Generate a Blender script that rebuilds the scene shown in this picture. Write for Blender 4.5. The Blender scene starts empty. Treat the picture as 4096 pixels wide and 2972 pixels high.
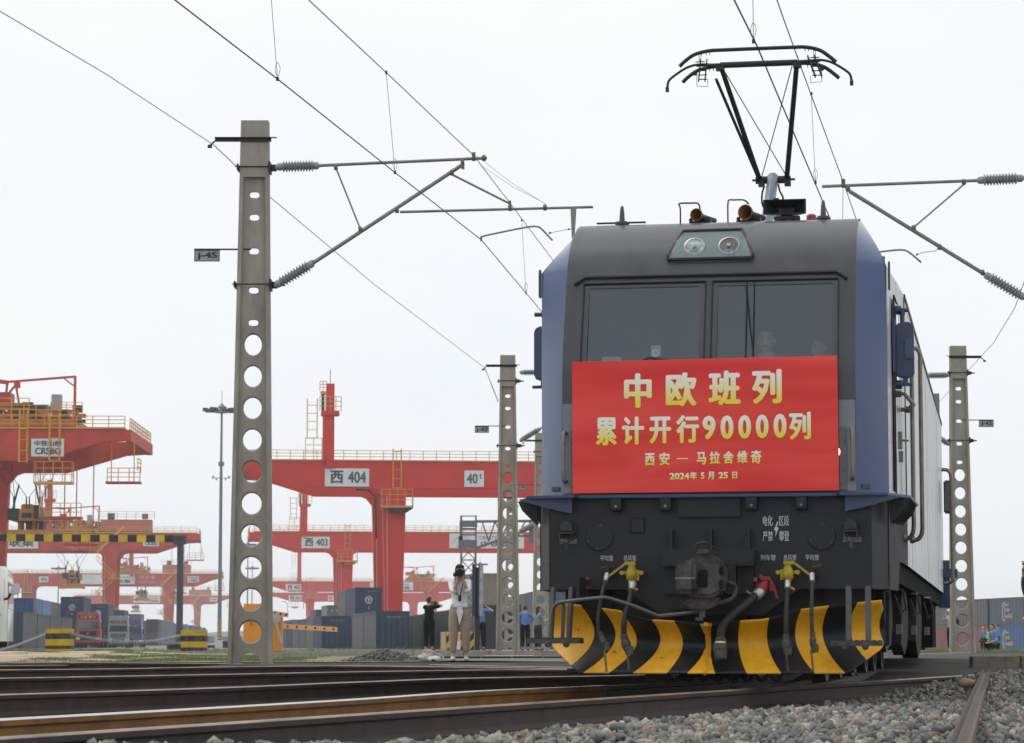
import bpy, bmesh, math, random
import numpy as np
from mathutils import Vector, Matrix, Euler
random.seed(7)
PI=math.pi
# ------------------------------------------------------------------ camera, sky, sun, exposure
FPX=10800.0; EYE=0.41                       # focal length in photo pixels, height of the lens above the rail top
PITCH=math.atan(1074/FPX)
sc=bpy.context.scene
COL=sc.collection
cam_d=bpy.data.cameras.new('camera'); cam=bpy.data.objects.new('camera',cam_d); COL.objects.link(cam)
cam.location=(0,0,EYE); cam.rotation_euler=(PI/2+PITCH,0,0)
cam_d.sensor_width=36; cam_d.lens=FPX/4096*36; cam_d.clip_start=.5; cam_d.clip_end=6000
cam_d.dof.use_dof=True; cam_d.dof.focus_distance=26.5; cam_d.dof.aperture_fstop=10.0
sc.camera=cam
w=bpy.data.worlds.new('World'); sc.world=w; w.use_nodes=True
nt=w.node_tree; nt.nodes.clear()
N=nt.nodes.new; K=nt.links.new
out=N('ShaderNodeOutputWorld'); bg=N('ShaderNodeBackground'); bg.inputs[1].default_value=0.1
sky=N('ShaderNodeTexSky'); sky.sky_type='NISHITA'; sky.sun_disc=False
sky.sun_elevation=math.radians(61); sky.sun_rotation=math.radians(300); sky.altitude=400; sky.dust_density=3; sky.air_density=1.2
tc=N('ShaderNodeTexCoord'); mp=N('ShaderNodeMapping'); mp.inputs['Scale'].default_value=(1,1,2.6)
ns=N('ShaderNodeTexNoise'); ns.inputs['Scale'].default_value=2.3; ns.inputs['Detail'].default_value=6; ns.inputs['Roughness'].default_value=.55
cr=N('ShaderNodeValToRGB'); cr.color_ramp.elements[0].position=.36; cr.color_ramp.elements[1].position=.66
cr.color_ramp.elements[0].color=(9.3,9.75,10.3,1); cr.color_ramp.elements[1].color=(10.4,10.35,10.15,1)
mx=N('ShaderNodeMix'); mx.data_type='RGBA'; mx.inputs[0].default_value=.95
K(tc.outputs['Generated'],mp.inputs[0]); K(mp.outputs[0],ns.inputs[0]); K(ns.outputs[0],cr.inputs[0])
K(sky.outputs[0],mx.inputs[6]); K(cr.outputs[0],mx.inputs[7]); K(mx.outputs[2],bg.inputs[0]); K(bg.outputs[0],out.inputs[0])
sun_d=bpy.data.lights.new('sun','SUN'); sun_d.energy=1.1; sun_d.angle=math.radians(36); sun_d.color=(1,.965,.91)
sun=bpy.data.objects.new('sun',sun_d); COL.objects.link(sun)
sun.rotation_euler=Vector((-.42,.24,.875)).to_track_quat('Z','Y').to_euler()
vs=sc.view_settings; vs.view_transform='Standard'; vs.look='None'; vs.gamma=1; vs.use_curve_mapping=False; vs.exposure=0.0
cy=sc.cycles; cy.use_denoising=True; cy.max_bounces=8; cy.volume_bounces=3; cy.transparent_max_bounces=16
cy.sample_clamp_indirect=6
# ------------------------------------------------------------------ helpers
def at(px,py,Y=None,z=None):
    """world point seen at photo pixel (px,py) at depth Y, or on the level z"""
    u=(px-2048)/FPX; v=(1486-py)/FPX
    dy=math.cos(PITCH)-math.sin(PITCH)*v; dz=math.sin(PITCH)+math.cos(PITCH)*v
    if Y is None: Y=(z-EYE)/dz*dy
    s=Y/dy
    return Vector((u*s,Y,EYE+dz*s))
class G:
    def __init__(s): s.v=[];s.f=[];s.m=[]
    def add(s,vs_,fs,mi=0):
        o=len(s.v); s.v+= [tuple(p) for p in vs_]; s.f+=[tuple(i+o for i in f) for f in fs]; s.m+=[mi]*len(fs); return s
    def box(s,c,d,rz=0,mi=0,rot=None):
        hx,hy,hz=d[0]/2,d[1]/2,d[2]/2
        P=[Vector((x,y,z)) for x in(-hx,hx) for y in(-hy,hy) for z in(-hz,hz)]
        R=rot if rot is not None else Matrix.Rotation(rz,3,'Z')
        P=[R@p+Vector(c) for p in P]
        return s.add(P,[(0,1,3,2),(4,6,7,5),(0,4,5,1),(2,3,7,6),(0,2,6,4),(1,5,7,3)],mi)
    def b2(s,a,b,mi=0):
        return s.box([(a[i]+b[i])/2 for i in range(3)],[abs(b[i]-a[i]) for i in range(3)],0,mi)
    def prism(s,pts,lo,hi,ax='y',mi=0):
        n=len(pts)
        def P(p,t):
            return {'y':(p[0],t,p[1]),'x':(t,p[0],p[1]),'z':(p[0],p[1],t)}[ax]
        V=[P(p,lo) for p in pts]+[P(p,hi) for p in pts]
        return s.add(V,[tuple(range(n)),tuple(range(2*n-1,n-1,-1))]+[(i,i+n,(i+1)%n+n,(i+1)%n) for i in range(n)],mi)
    def tube(s,pts,r,n=8,mi=0,cap=True):
        pts=[Vector(p) for p in pts]; m=len(pts)
        rr=r if isinstance(r,(list,tuple)) else [r]*m
        V=[];up=None
        for i,p in enumerate(pts):
            t=(pts[min(i+1,m-1)]-pts[max(i-1,0)])
            if t.length<1e-9: t=Vector((0,0,1))
            t.normalize()
            if up is None:
                up=Vector((0,0,1)) if abs(t.z)<.9 else Vector((1,0,0))
            a=t.cross(up)
            if a.length<1e-6: a=t.cross(Vector((1,0.1,0)))
            a.normalize(); b=a.cross(t); up=b
            for k in range(n):
                q=2*PI*k/n; V.append(p+(a*math.cos(q)+b*math.sin(q))*rr[i])
        F=[(i*n+k,i*n+(k+1)%n,(i+1)*n+(k+1)%n,(i+1)*n+k) for i in range(m-1) for k in range(n)]
        if cap: F+=[tuple(range(n-1,-1,-1)),tuple(range((m-1)*n,m*n))]
        return s.add(V,F,mi)
    def bar(s,a,b,wd,dp=None,mi=0):
        a=Vector(a);b=Vector(b);d=b-a;L=d.length
        if L<1e-6: return s
        R=d.to_track_quat('Z','Y').to_matrix()
        return s.box((a+b)/2,(wd,dp or wd,L),mi=mi,rot=R)
    def lathe(s,prof,o=(0,0,0),axis=(0,0,1),n=16,mi=0,cap=True):
        """prof: (radius, distance along the axis)"""
        A=Vector(axis).normalized(); R=A.to_track_quat('Z','Y').to_matrix(); o=Vector(o)
        V=[o+R@Vector((r*math.cos(2*PI*k/n),r*math.sin(2*PI*k/n),h)) for r,h in prof for k in range(n)]
        m=len(prof)
        F=[(i*n+k,i*n+(k+1)%n,(i+1)*n+(k+1)%n,(i+1)*n+k) for i in range(m-1) for k in range(n)]
        if cap: F+=[tuple(range(n-1,-1,-1)),tuple(range((m-1)*n,m*n))]
        return s.add(V,F,mi)
    def ell(s,c,r,n=12,mi=0,fn=None):
        V=[];F=[];m=n//2+1
        for i in range(m+1):
            th=PI*i/m
            for k in range(n):
                q=2*PI*k/n; p=Vector((math.sin(th)*math.cos(q),math.sin(th)*math.sin(q),math.cos(th)))
                if fn: p=fn(p)
                V.append(Vector(c)+Vector((p.x*r[0],p.y*r[1],p.z*r[2])))
        F=[(i*n+k,i*n+(k+1)%n,(i+1)*n+(k+1)%n,(i+1)*n+k) for i in range(m) for k in range(n)]
        return s.add(V,F,mi)
    def build(s,name,mats,parent=None,smooth=0,bevel=0,recalc=True):
        me=bpy.data.meshes.new(name); me.from_pydata(s.v,[],s.f)
        if not isinstance(mats,(list,tuple)): mats=[mats]
        for m in mats: me.materials.append(m)
        if len(mats)>1: me.polygons.foreach_set('material_index',s.m)
        if recalc or bevel:
            bm=bmesh.new(); bm.from_mesh(me)
            if bevel:
                bmesh.ops.remove_doubles(bm,verts=bm.verts,dist=1e-5)
                bmesh.ops.recalc_face_normals(bm,faces=bm.faces)
                ed=[e for e in bm.edges if len(e.link_faces)==2 and e.calc_face_angle(0)>.5]
                bmesh.ops.bevel(bm,geom=ed,offset=bevel,segments=2,affect='EDGES',clamp_overlap=True)
            bmesh.ops.recalc_face_normals(bm,faces=bm.faces)
            bm.to_mesh(me); bm.free()
        if smooth:
            me.shade_smooth(); me.set_sharp_from_angle(angle=math.radians(smooth if smooth>1 else 35))
        o=bpy.data.objects.new(name,me); COL.objects.link(o)
        if parent: o.parent=parent
        return o
def tag(o,label=None,cat=None,group=None,kind=None):
    if label: o['label']=label
    if cat: o['category']=cat
    if group: o['group']=group
    if kind: o['kind']=kind
    return o
def thing(name,label,cat,loc=(0,0,0),rz=0,group=None):
    o=bpy.data.objects.new(name,None); o.empty_display_size=.2; COL.objects.link(o)
    o.location=loc; o.rotation_euler=(0,0,rz)
    return tag(o,label,cat,group)
def dup(root,loc,rz,label,group=None):
    r=root.copy(); COL.objects.link(r); r.location=loc; r.rotation_euler=(0,0,rz); r['label']=label
    if group: r['group']=group
    for ch in list(root.children):
        c=ch.copy(); COL.objects.link(c); c.parent=r
        for g in ch.children:
            d=g.copy(); COL.objects.link(d); d.parent=c
    return r
def spline(P,n=6):
    P=[Vector(p) for p in P]; o=[]
    for i in range(len(P)-1):
        a=P[max(i-1,0)];b=P[i];c=P[i+1];d=P[min(i+2,len(P)-1)]
        for k in range(n):
            t=k/n
            o.append(.5*((2*b)+(c-a)*t+(2*a-5*b+4*c-d)*t*t+(3*b-a-3*c+d)*t**3))
    o.append(P[-1]); return o
TX={}
def text(s,x0,z0,x1,z1,y,mat,parent,name='lettering',bold=.0,fit=True,shear=0,label=None):
    """flat printed text filling the rectangle x0..x1, z0..z1 of the plane at depth y of its parent"""
    key=(s,bold,shear)
    if key not in TX:
        cu=bpy.data.curves.new('tx','FONT'); cu.body=s; cu.size=1; cu.shear=shear; cu.resolution_u=3
        ob=bpy.data.objects.new('tx',cu); COL.objects.link(ob)
        bpy.context.view_layer.update()
        me=bpy.data.meshes.new_from_object(ob.evaluated_get(bpy.context.evaluated_depsgraph_get()))
        a=np.zeros(len(me.vertices)*3); me.vertices.foreach_get('co',a); a=a.reshape(-1,3)
        f=[tuple(p.vertices) for p in me.polygons]
        bpy.data.objects.remove(ob); bpy.data.curves.remove(cu); TX[key]=(a,f)
    a,f=TX[key]
    if bold:
        base=a; nf=f; A=[];F_=[]
        for k,(dx,dz) in enumerate(((0,0),(1,0),(-1,0),(0,1),(0,-1),(.7,.7),(-.7,.7),(.7,-.7),(-.7,-.7))):
            q=base.copy(); q[:,0]+=dx*bold*1.25; q[:,1]+=dz*bold*.8; q[:,2]=k; A.append(q); F_+=[tuple(i+k*len(base) for i in p) for p in nf]
        a=np.concatenate(A); f=F_
    mn=a.min(0);mxx=a.max(0)
    sx=(x1-x0)/(mxx[0]-mn[0]); sz=(z1-z0)/(mxx[1]-mn[1])
    V=[(x0+(p[0]-mn[0])*sx,y-p[2]*1.5e-4*(1 if abs(x1-x0)<2 else 20),z0+(p[1]-mn[1])*sz) for p in a]
    me=bpy.data.meshes.new(name); me.from_pydata(V,[],f); me.materials.append(mat)
    uv=me.uv_layers.new(name='u'); 
    for lp in me.loops:
        p=V[lp.vertex_index]; uv.data[lp.index].uv=(((p[0]-x0)/(x1-x0)),(p[2]-z0)/(z1-z0))
    o=bpy.data.objects.new(name,me); COL.objects.link(o); o.parent=parent
    if label: o['label']=label
    return o
# ------------------------------------------------------------------ materials
MT={}
def mat(name,col,rough=.5,metal=0,coat=0,var=0,scale=8,bump=0,bscale=None,spec=.5,col2=None,dirt=0,stretch=None,emit=0):
    if name in MT: return MT[name]
    m=bpy.data.materials.new(name); m.use_nodes=True; t=m.node_tree; b=t.nodes['Principled BSDF']
    b.inputs['Base Color'].default_value=(*col,1); b.inputs['Roughness'].default_value=rough
    b.inputs['Metallic'].default_value=metal; b.inputs['Coat Weight'].default_value=coat; b.inputs['Coat Roughness'].default_value=.06
    b.inputs['Specular IOR Level'].default_value=spec
    if emit: b.inputs['Emission Color'].default_value=(*col,1); b.inputs['Emission Strength'].default_value=emit
    if var or bump or col2:
        c=t.nodes.new('ShaderNodeTexCoord'); mpp=t.nodes.new('ShaderNodeMapping'); t.links.new(c.outputs['Object'],mpp.inputs[0])
        if stretch: mpp.inputs['Scale'].default_value=stretch
        n=t.nodes.new('ShaderNodeTexNoise'); n.inputs['Scale'].default_value=scale; n.inputs['Detail'].default_value=7; n.inputs['Roughness'].default_value=.62
        t.links.new(mpp.outputs[0],n.inputs['Vector'])
        if var or col2:
            r=t.nodes.new('ShaderNodeValToRGB'); r.color_ramp.elements[0].position=.34; r.color_ramp.elements[1].position=.68
            c0=tuple(max(0,x*(1-var)) for x in col); c1=col2 or tuple(min(1,x*(1+var)) for x in col)
            r.color_ramp.elements[0].color=(*c0,1); r.color_ramp.elements[1].color=(*c1,1)
            t.links.new(n.outputs[0],r.inputs[0]); t.links.new(r.outputs[0],b.inputs['Base Color'])
            mr=t.nodes.new('ShaderNodeMapRange'); mr.inputs[3].default_value=max(0,rough-.12); mr.inputs[4].default_value=min(1,rough+.12)
            t.links.new(n.outputs[0],mr.inputs[0]); t.links.new(mr.outputs[0],b.inputs['Roughness'])
        if bump:
            n2=t.nodes.new('ShaderNodeTexNoise'); n2.inputs['Scale'].default_value=bscale or scale*5; n2.inputs['Detail'].default_value=6
            t.links.new(mpp.outputs[0],n2.inputs['Vector'])
            bp=t.nodes.new('ShaderNodeBump'); bp.inputs['Strength'].default_value=bump; bp.inputs['Distance'].default_value=.02
            t.links.new(n2.outputs[0],bp.inputs['Height']); t.links.new(bp.outputs[0],b.inputs['Normal'])
    MT[name]=m; return m
M=mat
dark=M('dark_grey_paint',(.038,.041,.048),.42,coat=.25,var=.22,scale=5,bump=.03,bscale=30,stretch=(1,1,.22))
skirtm=M('black_grey_paint',(.017,.018,.020),.5,spec=.35,coat=.0,var=.25,scale=3,bump=.05,bscale=40)
bluep=M('navy_blue_paint',(.016,.05,.165),.4,spec=.3,coat=.75,var=.1,scale=2,bump=.02,bscale=20)
bluem=M('deep_blue_metal',(.022,.05,.13),.42,coat=.2,var=.15,scale=6)
white=M('pearl_white_body_paint',(.36,.37,.40),.3,spec=.4,col2=(.7,.7,.71),scale=5,bump=.12,bscale=9,stretch=(1,1,.06))  # grey upright streaks in this colour stand in for reflections on the wall
blk=M('black_rubber',(.012,.012,.013),.6,var=.3,scale=10)
blkm=M('black_metal',(.02,.02,.022),.5,metal=.3,var=.3,scale=6,bump=.1)
steel=M('grey_steel',(.2,.2,.19),.42,metal=.7,var=.25,scale=8)
galv=M('galvanised_tube',(.22,.215,.195),.5,metal=.35,var=.22,scale=5)
handr=M('worn_steel_tube',(.2,.185,.15),.38,metal=.7,var=.2,scale=9)
castg=M('cast_iron',(.05,.046,.043),.6,metal=.4,var=.5,scale=7,bump=.4,bscale=22,col2=(.13,.12,.115))
yelm=M('yellow_valve_paint',(.42,.3,.02),.5,var=.25,scale=18)
redv=M('red_valve_paint',(.3,.03,.03),.5,var=.25,scale=18)
brass=M('aged_brass',(.38,.22,.09),.42,metal=.8,var=.25,scale=14)
wlet=M('white_stencil_paint',(.55,.56,.58),.6,var=.2,scale=40)
conc=M('weathered_concrete',(.33,.305,.255),.88,var=.2,scale=2.6,bump=.25,bscale=30,stretch=(1.6,1.6,.5))
conc2=M('kerb_concrete',(.3,.285,.25),.9,var=.25,scale=4,bump=.3,bscale=25)
insul=M('grey_porcelain',(.27,.27,.28),.28,coat=.3,var=.08,scale=9)
wirem=M('dark_wire',(.03,.03,.035),.5,metal=.5)
wireg=M('grey_wire',(.16,.16,.16),.5,metal=.5)
red404=M('crane_red_paint',(.62,.03,.018),.5,spec=.3,var=.12,scale=.2)
redL=M('crane_faded_red_paint',(.48,.05,.03),.55,spec=.3,var=.3,scale=.25)
orangem=M('crane_yellow_paint',(.62,.32,.03),.55,var=.1,scale=1)
signw=M('white_sign_panel',(.72,.73,.74),.45,var=.04,scale=1)
inkm=M('dark_green_print',(.03,.07,.08),.5)
blacks=M('black_print',(.02,.02,.022),.5)
skin=M('skin',(.5,.27,.18),.5,var=.08,scale=20); hairm=M('black_hair',(.012,.01,.01),.45,var=.4,scale=60,stretch=(1,1,.2))
glassw=None
def glassmat(name,tint,gl,rough=.02):
    m=bpy.data.materials.new(name); m.use_nodes=True; t=m.node_tree; t.nodes.clear()
    o=t.nodes.new('ShaderNodeOutputMaterial'); tr=t.nodes.new('ShaderNodeBsdfTransparent'); tr.inputs[0].default_value=(*tint,1)
    g=t.nodes.new('ShaderNodeBsdfGlossy'); g.inputs['Roughness'].default_value=rough; g.inputs[0].default_value=(.8,.95,1,1)
    mi=t.nodes.new('ShaderNodeMixShader'); mi.inputs[0].default_value=gl
    t.links.new(tr.outputs[0],mi.inputs[1]); t.links.new(g.outputs[0],mi.inputs[2]); t.links.new(mi.outputs[0],o.inputs[0]); return m
glassw=glassmat('windscreen_glass',(.66,.72,.74),.105)
glassl=glassmat('clear_glass',(.8,.85,.85),.08)
# ------------------------------------------------------------------ air
hz=G().b2((-900,-6,-9),(900,2600,48))
haze=hz.build('haze',M('_tmp',(1,1,1))); tag(haze,kind='stuff',label='pale even haze over the whole container yard')
hm=bpy.data.materials.new('haze_air'); hm.use_nodes=True; t=hm.node_tree; t.nodes.clear()
o_=t.nodes.new('ShaderNodeOutputMaterial'); v_=t.nodes.new('ShaderNodeVolumePrincipled')
v_.inputs['Color'].default_value=(.97,.985,1,1); v_.inputs['Density'].default_value=.00023; v_.inputs['Anisotropy'].default_value=.2
t.links.new(v_.outputs[0],o_.inputs['Volume']); haze.data.materials[0]=hm
# ------------------------------------------------------------------ ground
def sst(a,b,x):
    x=min(1,max(0,(x-a)/(b-a))); return x*x*(3-2*x)
def zfar(X,Y): return .03-max(0,Y-88)*(.0024+.0026*sst(-5,18,X))*(1 if Y<400 else 400/Y)
def rail_x(Y): return -2.2+(Y-11.5)*.3603          # plan of the right-hand stock rail
def zgr(X,Y):
    """height of the ground under everything"""
    near=-.30
    r=(X-rail_x(Y))
    if Y>45.5: z=zfar(X,Y)
    else: z=near+(zfar(X,Y)-near)*sst(44.2,46.2,Y)
    if X>3 and Y>33: z=max(z,-.16+(zfar(X,Y)+.13)*sst(33,48,Y))
    return z
def zballast(X,Y):
    """top of the ballast bed right of the stock rail"""
    r=(X-rail_x(Y))
    z=-.20+.18*sst(25,33.5,Y)+.035*sst(0,.9,r)+.02*sst(1,2.5,r)
    z-=.2*sst(3.0,5.2,r)*sst(8,22,Y)
    return z-.5*sst(33.5,37,Y)
def grid(name,xs,ys,zf,m,label=None,kind='structure',parent=None):
    nx,ny=len(xs),len(ys)
    V=[(x,y,zf(x,y)) for y in ys for x in xs]
    F=[(j*nx+i,j*nx+i+1,(j+1)*nx+i+1,(j+1)*nx+i) for j in range(ny-1) for i in range(nx-1)]
    me=bpy.data.meshes.new(name); me.from_pydata(V,[],F); me.materials.append(m); me.shade_smooth()
    o=bpy.data.objects.new(name,me); COL.objects.link(o); tag(o,label,kind=kind); 
    if parent: o.parent=parent
    return o
def frange(a,b,n): return [a+(b-a)*i/(n-1) for i in range(n)]
soil=M('dark_soil',(.045,.04,.034),.95,var=.5,scale=1.2,bump=.6,bscale=8)
asph=M('yard_paving',(.2,.195,.18),.9,var=.2,scale=.3,bump=.2,bscale=4)
grid('ground',sorted(frange(-60,60,121)+frange(-1500,-62,12)+frange(62,1500,12)),sorted(frange(2,60,117)+frange(62,120,30)+[130,150,180,220,280,360,500,800,1200,1800,2500]),zgr,soil)
grid('yard',frange(-400,400,41),[96.5,110,130,150,180,220,280,360,500,800,1200,1800,2450],lambda x,y:zgr(x,y)+.012,asph)
# ballast stones
stonem=bpy.data.materials.new('ballast_stone'); stonem.use_nodes=True
t=stonem.node_tree; b=t.nodes['Principled BSDF']; b.inputs['Roughness'].default_value=.85
atn=t.nodes.new('ShaderNodeAttribute'); atn.attribute_name='tint'
ng=t.nodes.new('ShaderNodeTexNoise'); ng.inputs['Scale'].default_value=55; ng.inputs['Detail'].default_value=6
cc=t.nodes.new('ShaderNodeTexCoord'); t.links.new(cc.outputs['Object'],ng.inputs[0])
mm=t.nodes.new('ShaderNodeMix'); mm.data_type='RGBA'; mm.blend_type='OVERLAY'; mm.inputs[0].default_value=.55
t.links.new(atn.outputs['Color'],mm.inputs[6]); t.links.new(ng.outputs[0],mm.inputs[7]); t.links.new(mm.outputs[2],b.inputs['Base Color'])
bp=t.nodes.new('ShaderNodeBump'); bp.inputs['Strength'].default_value=.5; bp.inputs['Distance'].default_value=.01; t.links.new(ng.outputs[0],bp.inputs['Height']); t.links.new(bp.outputs[0],b.inputs['Normal'])
rng=np.random.default_rng(5)
def stone_shapes(n,sub):
    S=[]
    for k in range(n):
        bm=bmesh.new(); bmesh.ops.create_icosphere(bm,subdivisions=sub,radius=1.12)
        # chip the ball with random planes: angular broken stone
        pl=[(Vector(rng.normal(size=3)).normalized(),rng.uniform(.3,.7)) for _ in range(7)]
        for v in bm.verts:
            for nn,d in pl:
                e=v.co.dot(nn)-d
                if e>0: v.co-=nn*e
        a=np.array([v.co[:] for v in bm.verts]); f=np.array([[v.index for v in fc.verts] for fc in bm.faces]); bm.free(); S.append((a,f))
    return S
PAL=np.array([(.2,.21,.21),(.27,.28,.27),(.14,.16,.17),(.34,.33,.3),(.3,.24,.19),(.35,.29,.24),(.23,.24,.23),(.17,.19,.2),(.42,.41,.38),(.3,.2,.16)])
def stones(name,pts,sizes,label,sub=1,dark_=1.0,parent=None):
    S=stone_shapes(14,sub); VV=[];FF=[];CC=[];o=0
    q=rng.normal(size=(len(pts),4)); q/=np.linalg.norm(q,axis=1)[:,None]
    pick=rng.integers(0,len(S),len(pts)); ci=rng.choice(len(PAL),len(pts),p=[.2,.15,.14,.09,.05,.05,.15,.1,.06,.01])
    for i,p in enumerate(pts):
        a,f=S[pick[i]]; w_,x,y,z=q[i]
        R=np.array([[1-2*(y*y+z*z),2*(x*y-z*w_),2*(x*z+y*w_)],[2*(x*y+z*w_),1-2*(x*x+z*z),2*(y*z-x*w_)],[2*(x*z-y*w_),2*(y*z+x*w_),1-2*(x*x+y*y)]])
        sc_=sizes[i]*np.array([1,rng.uniform(.6,.95),rng.uniform(.45,.8)])
        VV.append((a*sc_)@R.T+p); FF.append(f+o); o+=len(a)
        CC.append(np.repeat((PAL[ci[i]]*rng.uniform(.65,1.25)*dark_*.86*np.array([1.06,1,.92]))[None],len(a),0))
    V=np.concatenate(VV);F=np.concatenate(FF);C=np.concatenate(CC)
    me=bpy.data.meshes.new(name); me.vertices.add(len(V)); me.vertices.foreach_set('co',V.ravel())
    me.loops.add(F.size); me.loops.foreach_set('vertex_index',F.ravel().astype(np.int32))
    me.polygons.add(len(F)); me.polygons.foreach_set('loop_start',np.arange(0,F.size,3,dtype=np.int32)); me.update(calc_edges=True)
    ca=me.color_attributes.new('tint','FLOAT_COLOR','POINT'); ca.data.foreach_set('color',np.c_[C,np.ones(len(C))].ravel().astype(np.float32))
    me.materials.append(stonem); ob=bpy.data.objects.new(name,me); COL.objects.link(ob); tag(ob,label,kind='stuff'); return ob
P=[];Sz=[]
for Y0,Y1,n in ((8.8,12,1800),(12,16,3500),(16,22,5600),(22,30,6000),(30,36,3200)):
    for k in range(n):
        Y=rng.uniform(Y0,Y1); xr=min(.2*Y+.25,rail_x(Y)+6.2); xl=rail_x(Y)+.1
        X=rng.uniform(xl,max(xr,xl+.2)); s_=rng.choice([.026,.037,.05,.066],p=[.32,.36,.23,.09])*rng.uniform(.85,1.15)
        P.append((X,Y,zballast(X,Y)+rng.uniform(-.045,.02)-(.05*(X-xl<.12)))); Sz.append(s_)
for k in range(240):
    Y=rng.uniform(9.0,10.7); px=rng.uniform(380,1700); P.append(((px-2048)/FPX*Y,Y,EYE-(rng.uniform(2962,3010)-2560)/FPX*Y-.02)); Sz.append(rng.uniform(.028,.05))
stones('ballast_gravel',np.array(P),Sz,'grey and tan broken track ballast stones beside the near rail',sub=2 if False else 1)
grid('ballast_bed',frange(-3.5,12,60),frange(7,37.5,62),lambda x,y: zballast(x,y)-.045 if x>rail_x(y)+.02 else -.27, M('ballast_base',(.045,.043,.04),.95,var=.5,scale=14,bump=1,bscale=20))
P=[];Sz=[]
for k in range(3800):   # sparse stones between and beyond the tracks
    Y=rng.uniform(22,46); X=rng.uniform(-.2*Y,rail_x(Y)-.2); P.append((X,Y,-.235+rng.uniform(-.02,.02)+(.2*sst(44,46.5,Y)))); Sz.append(rng.uniform(.025,.05))
stones('track_gravel',np.array(P),Sz,'dark gravel lying between the rails in front of the locomotive',dark_=.5)
def zcess(X,Y): return -.12+.08*sst(34,44,Y)-.24*(1-sst(20.5,26,Y))-.1*sst(15,18,X)
grid('cess_path',frange(4,18,30),frange(20,47,40),lambda x,y: (zcess(x,y)+.03*math.sin(x*5+y*2)*math.sin(y*3.1) if x>rail_x(y)+3.4 else -.27), M('grey_grit',(.11,.11,.105),.95,var=.4,scale=6,bump=.9,bscale=14))
P=[];Sz=[]
for k in range(5200):
    Y=rng.uniform(22,44); X=rng.uniform(rail_x(Y)+2.8,rail_x(Y)+6.5); P.append((X,Y,zcess(X,Y)+rng.uniform(-.02,.025))); Sz.append(rng.uniform(.012,.034))
stones('fine_gravel',np.array(P),Sz,'fine dark grit in front of the concrete blocks by the crossing',dark_=.6)
# ------------------------------------------------------------------ rails
rtop=M('worn_rail_head',(.2,.16,.13),.42,metal=.3,var=.3,scale=3,col2=(.42,.3,.23),stretch=(.6,.6,3))
rweb=M('rusty_rail_web',(.05,.036,.032),.8,var=.35,scale=5,bump=.15,bscale=30)
rbrn=M('orange_rust_rail',(.22,.1,.022),.7,var=.3,scale=4,bump=.1)
rshine=M('polished_rail_head',(.62,.62,.6),.22,metal=.9,var=.12,scale=3)
RP=[(-.075,-.176),(.075,-.176),(.075,-.162),(.02,-.148),(.009,-.135),(.009,-.052),(.034,-.038),(.036,-.01),(.026,-.001),(0,.0005),(-.026,-.001),(-.036,-.01),(-.034,-.038),(-.009,-.052),(-.009,-.135),(-.02,-.148),(-.075,-.162)]
def rail(pts,label,group,head=None,web=None,name='rail'):
    pts=spline(pts,8); g=G(); n=len(RP); V=[];F=[];mi=[]
    for i,p in enumerate(pts):
        tg=(pts[min(i+1,len(pts)-1)]-pts[max(i-1,0)]).normalized(); sd=Vector((tg.y,-tg.x,0)).normalized()
        V+=[p+sd*a+Vector((0,0,b_)) for a,b_ in RP]
    for i in range(len(pts)-1):
        for k in range(n):
            F.append((i*n+k,(i+1)*n+k,(i+1)*n+(k+1)%n,i*n+(k+1)%n)); mi.append(0 if 6<k<11 else 1)
    g.v=[tuple(v) for v in V]; g.f=F+[tuple(range(n)),tuple(range((len(pts)-1)*n,len(pts)*n))]; g.m=mi+[1,1]
    o=g.build(name,[head or rtop,web or rweb],smooth=40); return tag(o,label,'rail',group)
z0=0
def zp(*l): return [at(x,y,z=0) for x,y in l]
GR='rails laid across the front of the scene'
rail([(rail_x(6),6,0),(rail_x(20),20,0),(rail_x(33.5),33.5,-.01)],'nearest weathered rail running diagonally right of the locomotive wheels',GR)
br=rail([(-6.45,3.4,0)]+[ (p.x,p.y,0) for p in zp((0,2874),(1300,2802),(1917,2762),(2411,2743))],'orange rusted switch rail with a bright polished top next behind the nearest rail',GR,head=rshine,web=rbrn)
rail([(p.x,p.y,0) for p in zp((2420,2742),(2700,2727))]+[(2.65,30.3,0),(3.4,34.5,0),(4.9,44,0)],'dark rail continuing under the left wheels of the locomotive',GR,web=blkm)
rail([(1.95,24.0,0),(2.55,26,0),(3.15,28.5,0),(4.1,33.3,0),(5.5,41,0)],'dark rail under the right wheels of the locomotive',GR,web=blkm)
rail([(-13.5,2.5,0)]+zp((0,2776),(1400,2727),(1856,2711),(2547,2699))+[(3.2,36,0)],'pinkish rusted rail directly behind the orange rusted rail',GR)
rail([(-16,14,0)]+zp((0,2711),(1400,2686),(1950,2678),(2310,2677))+[(2.9,39.6,0)],'rusty brown rail third behind the nearest rail',GR)
rail([(-21,27,0),tuple(at(0,2678,z=0)),tuple(at(700,2669,z=0)),tuple(at(1400,2662,z=0)),tuple(at(2310,2674,z=0)),(3.2,36,0)],'dark brown rail fourth behind the nearest rail crossing to the left cab side',GR)
rail([(-22,35,.0)]+zp((0,2661),(700,2655),(1400,2653),(2290,2668))+[(3.2,39.5,0)],'dark thick rail running along the far edge of the tracks',GR)
rail([(-20,44,.03),tuple(at(0,2650,Y=45)),tuple(at(500,2650,Y=45.4)),(-1,47,-.02)],'thin reddish rail end beside the dirt and grass strip',GR)
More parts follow.
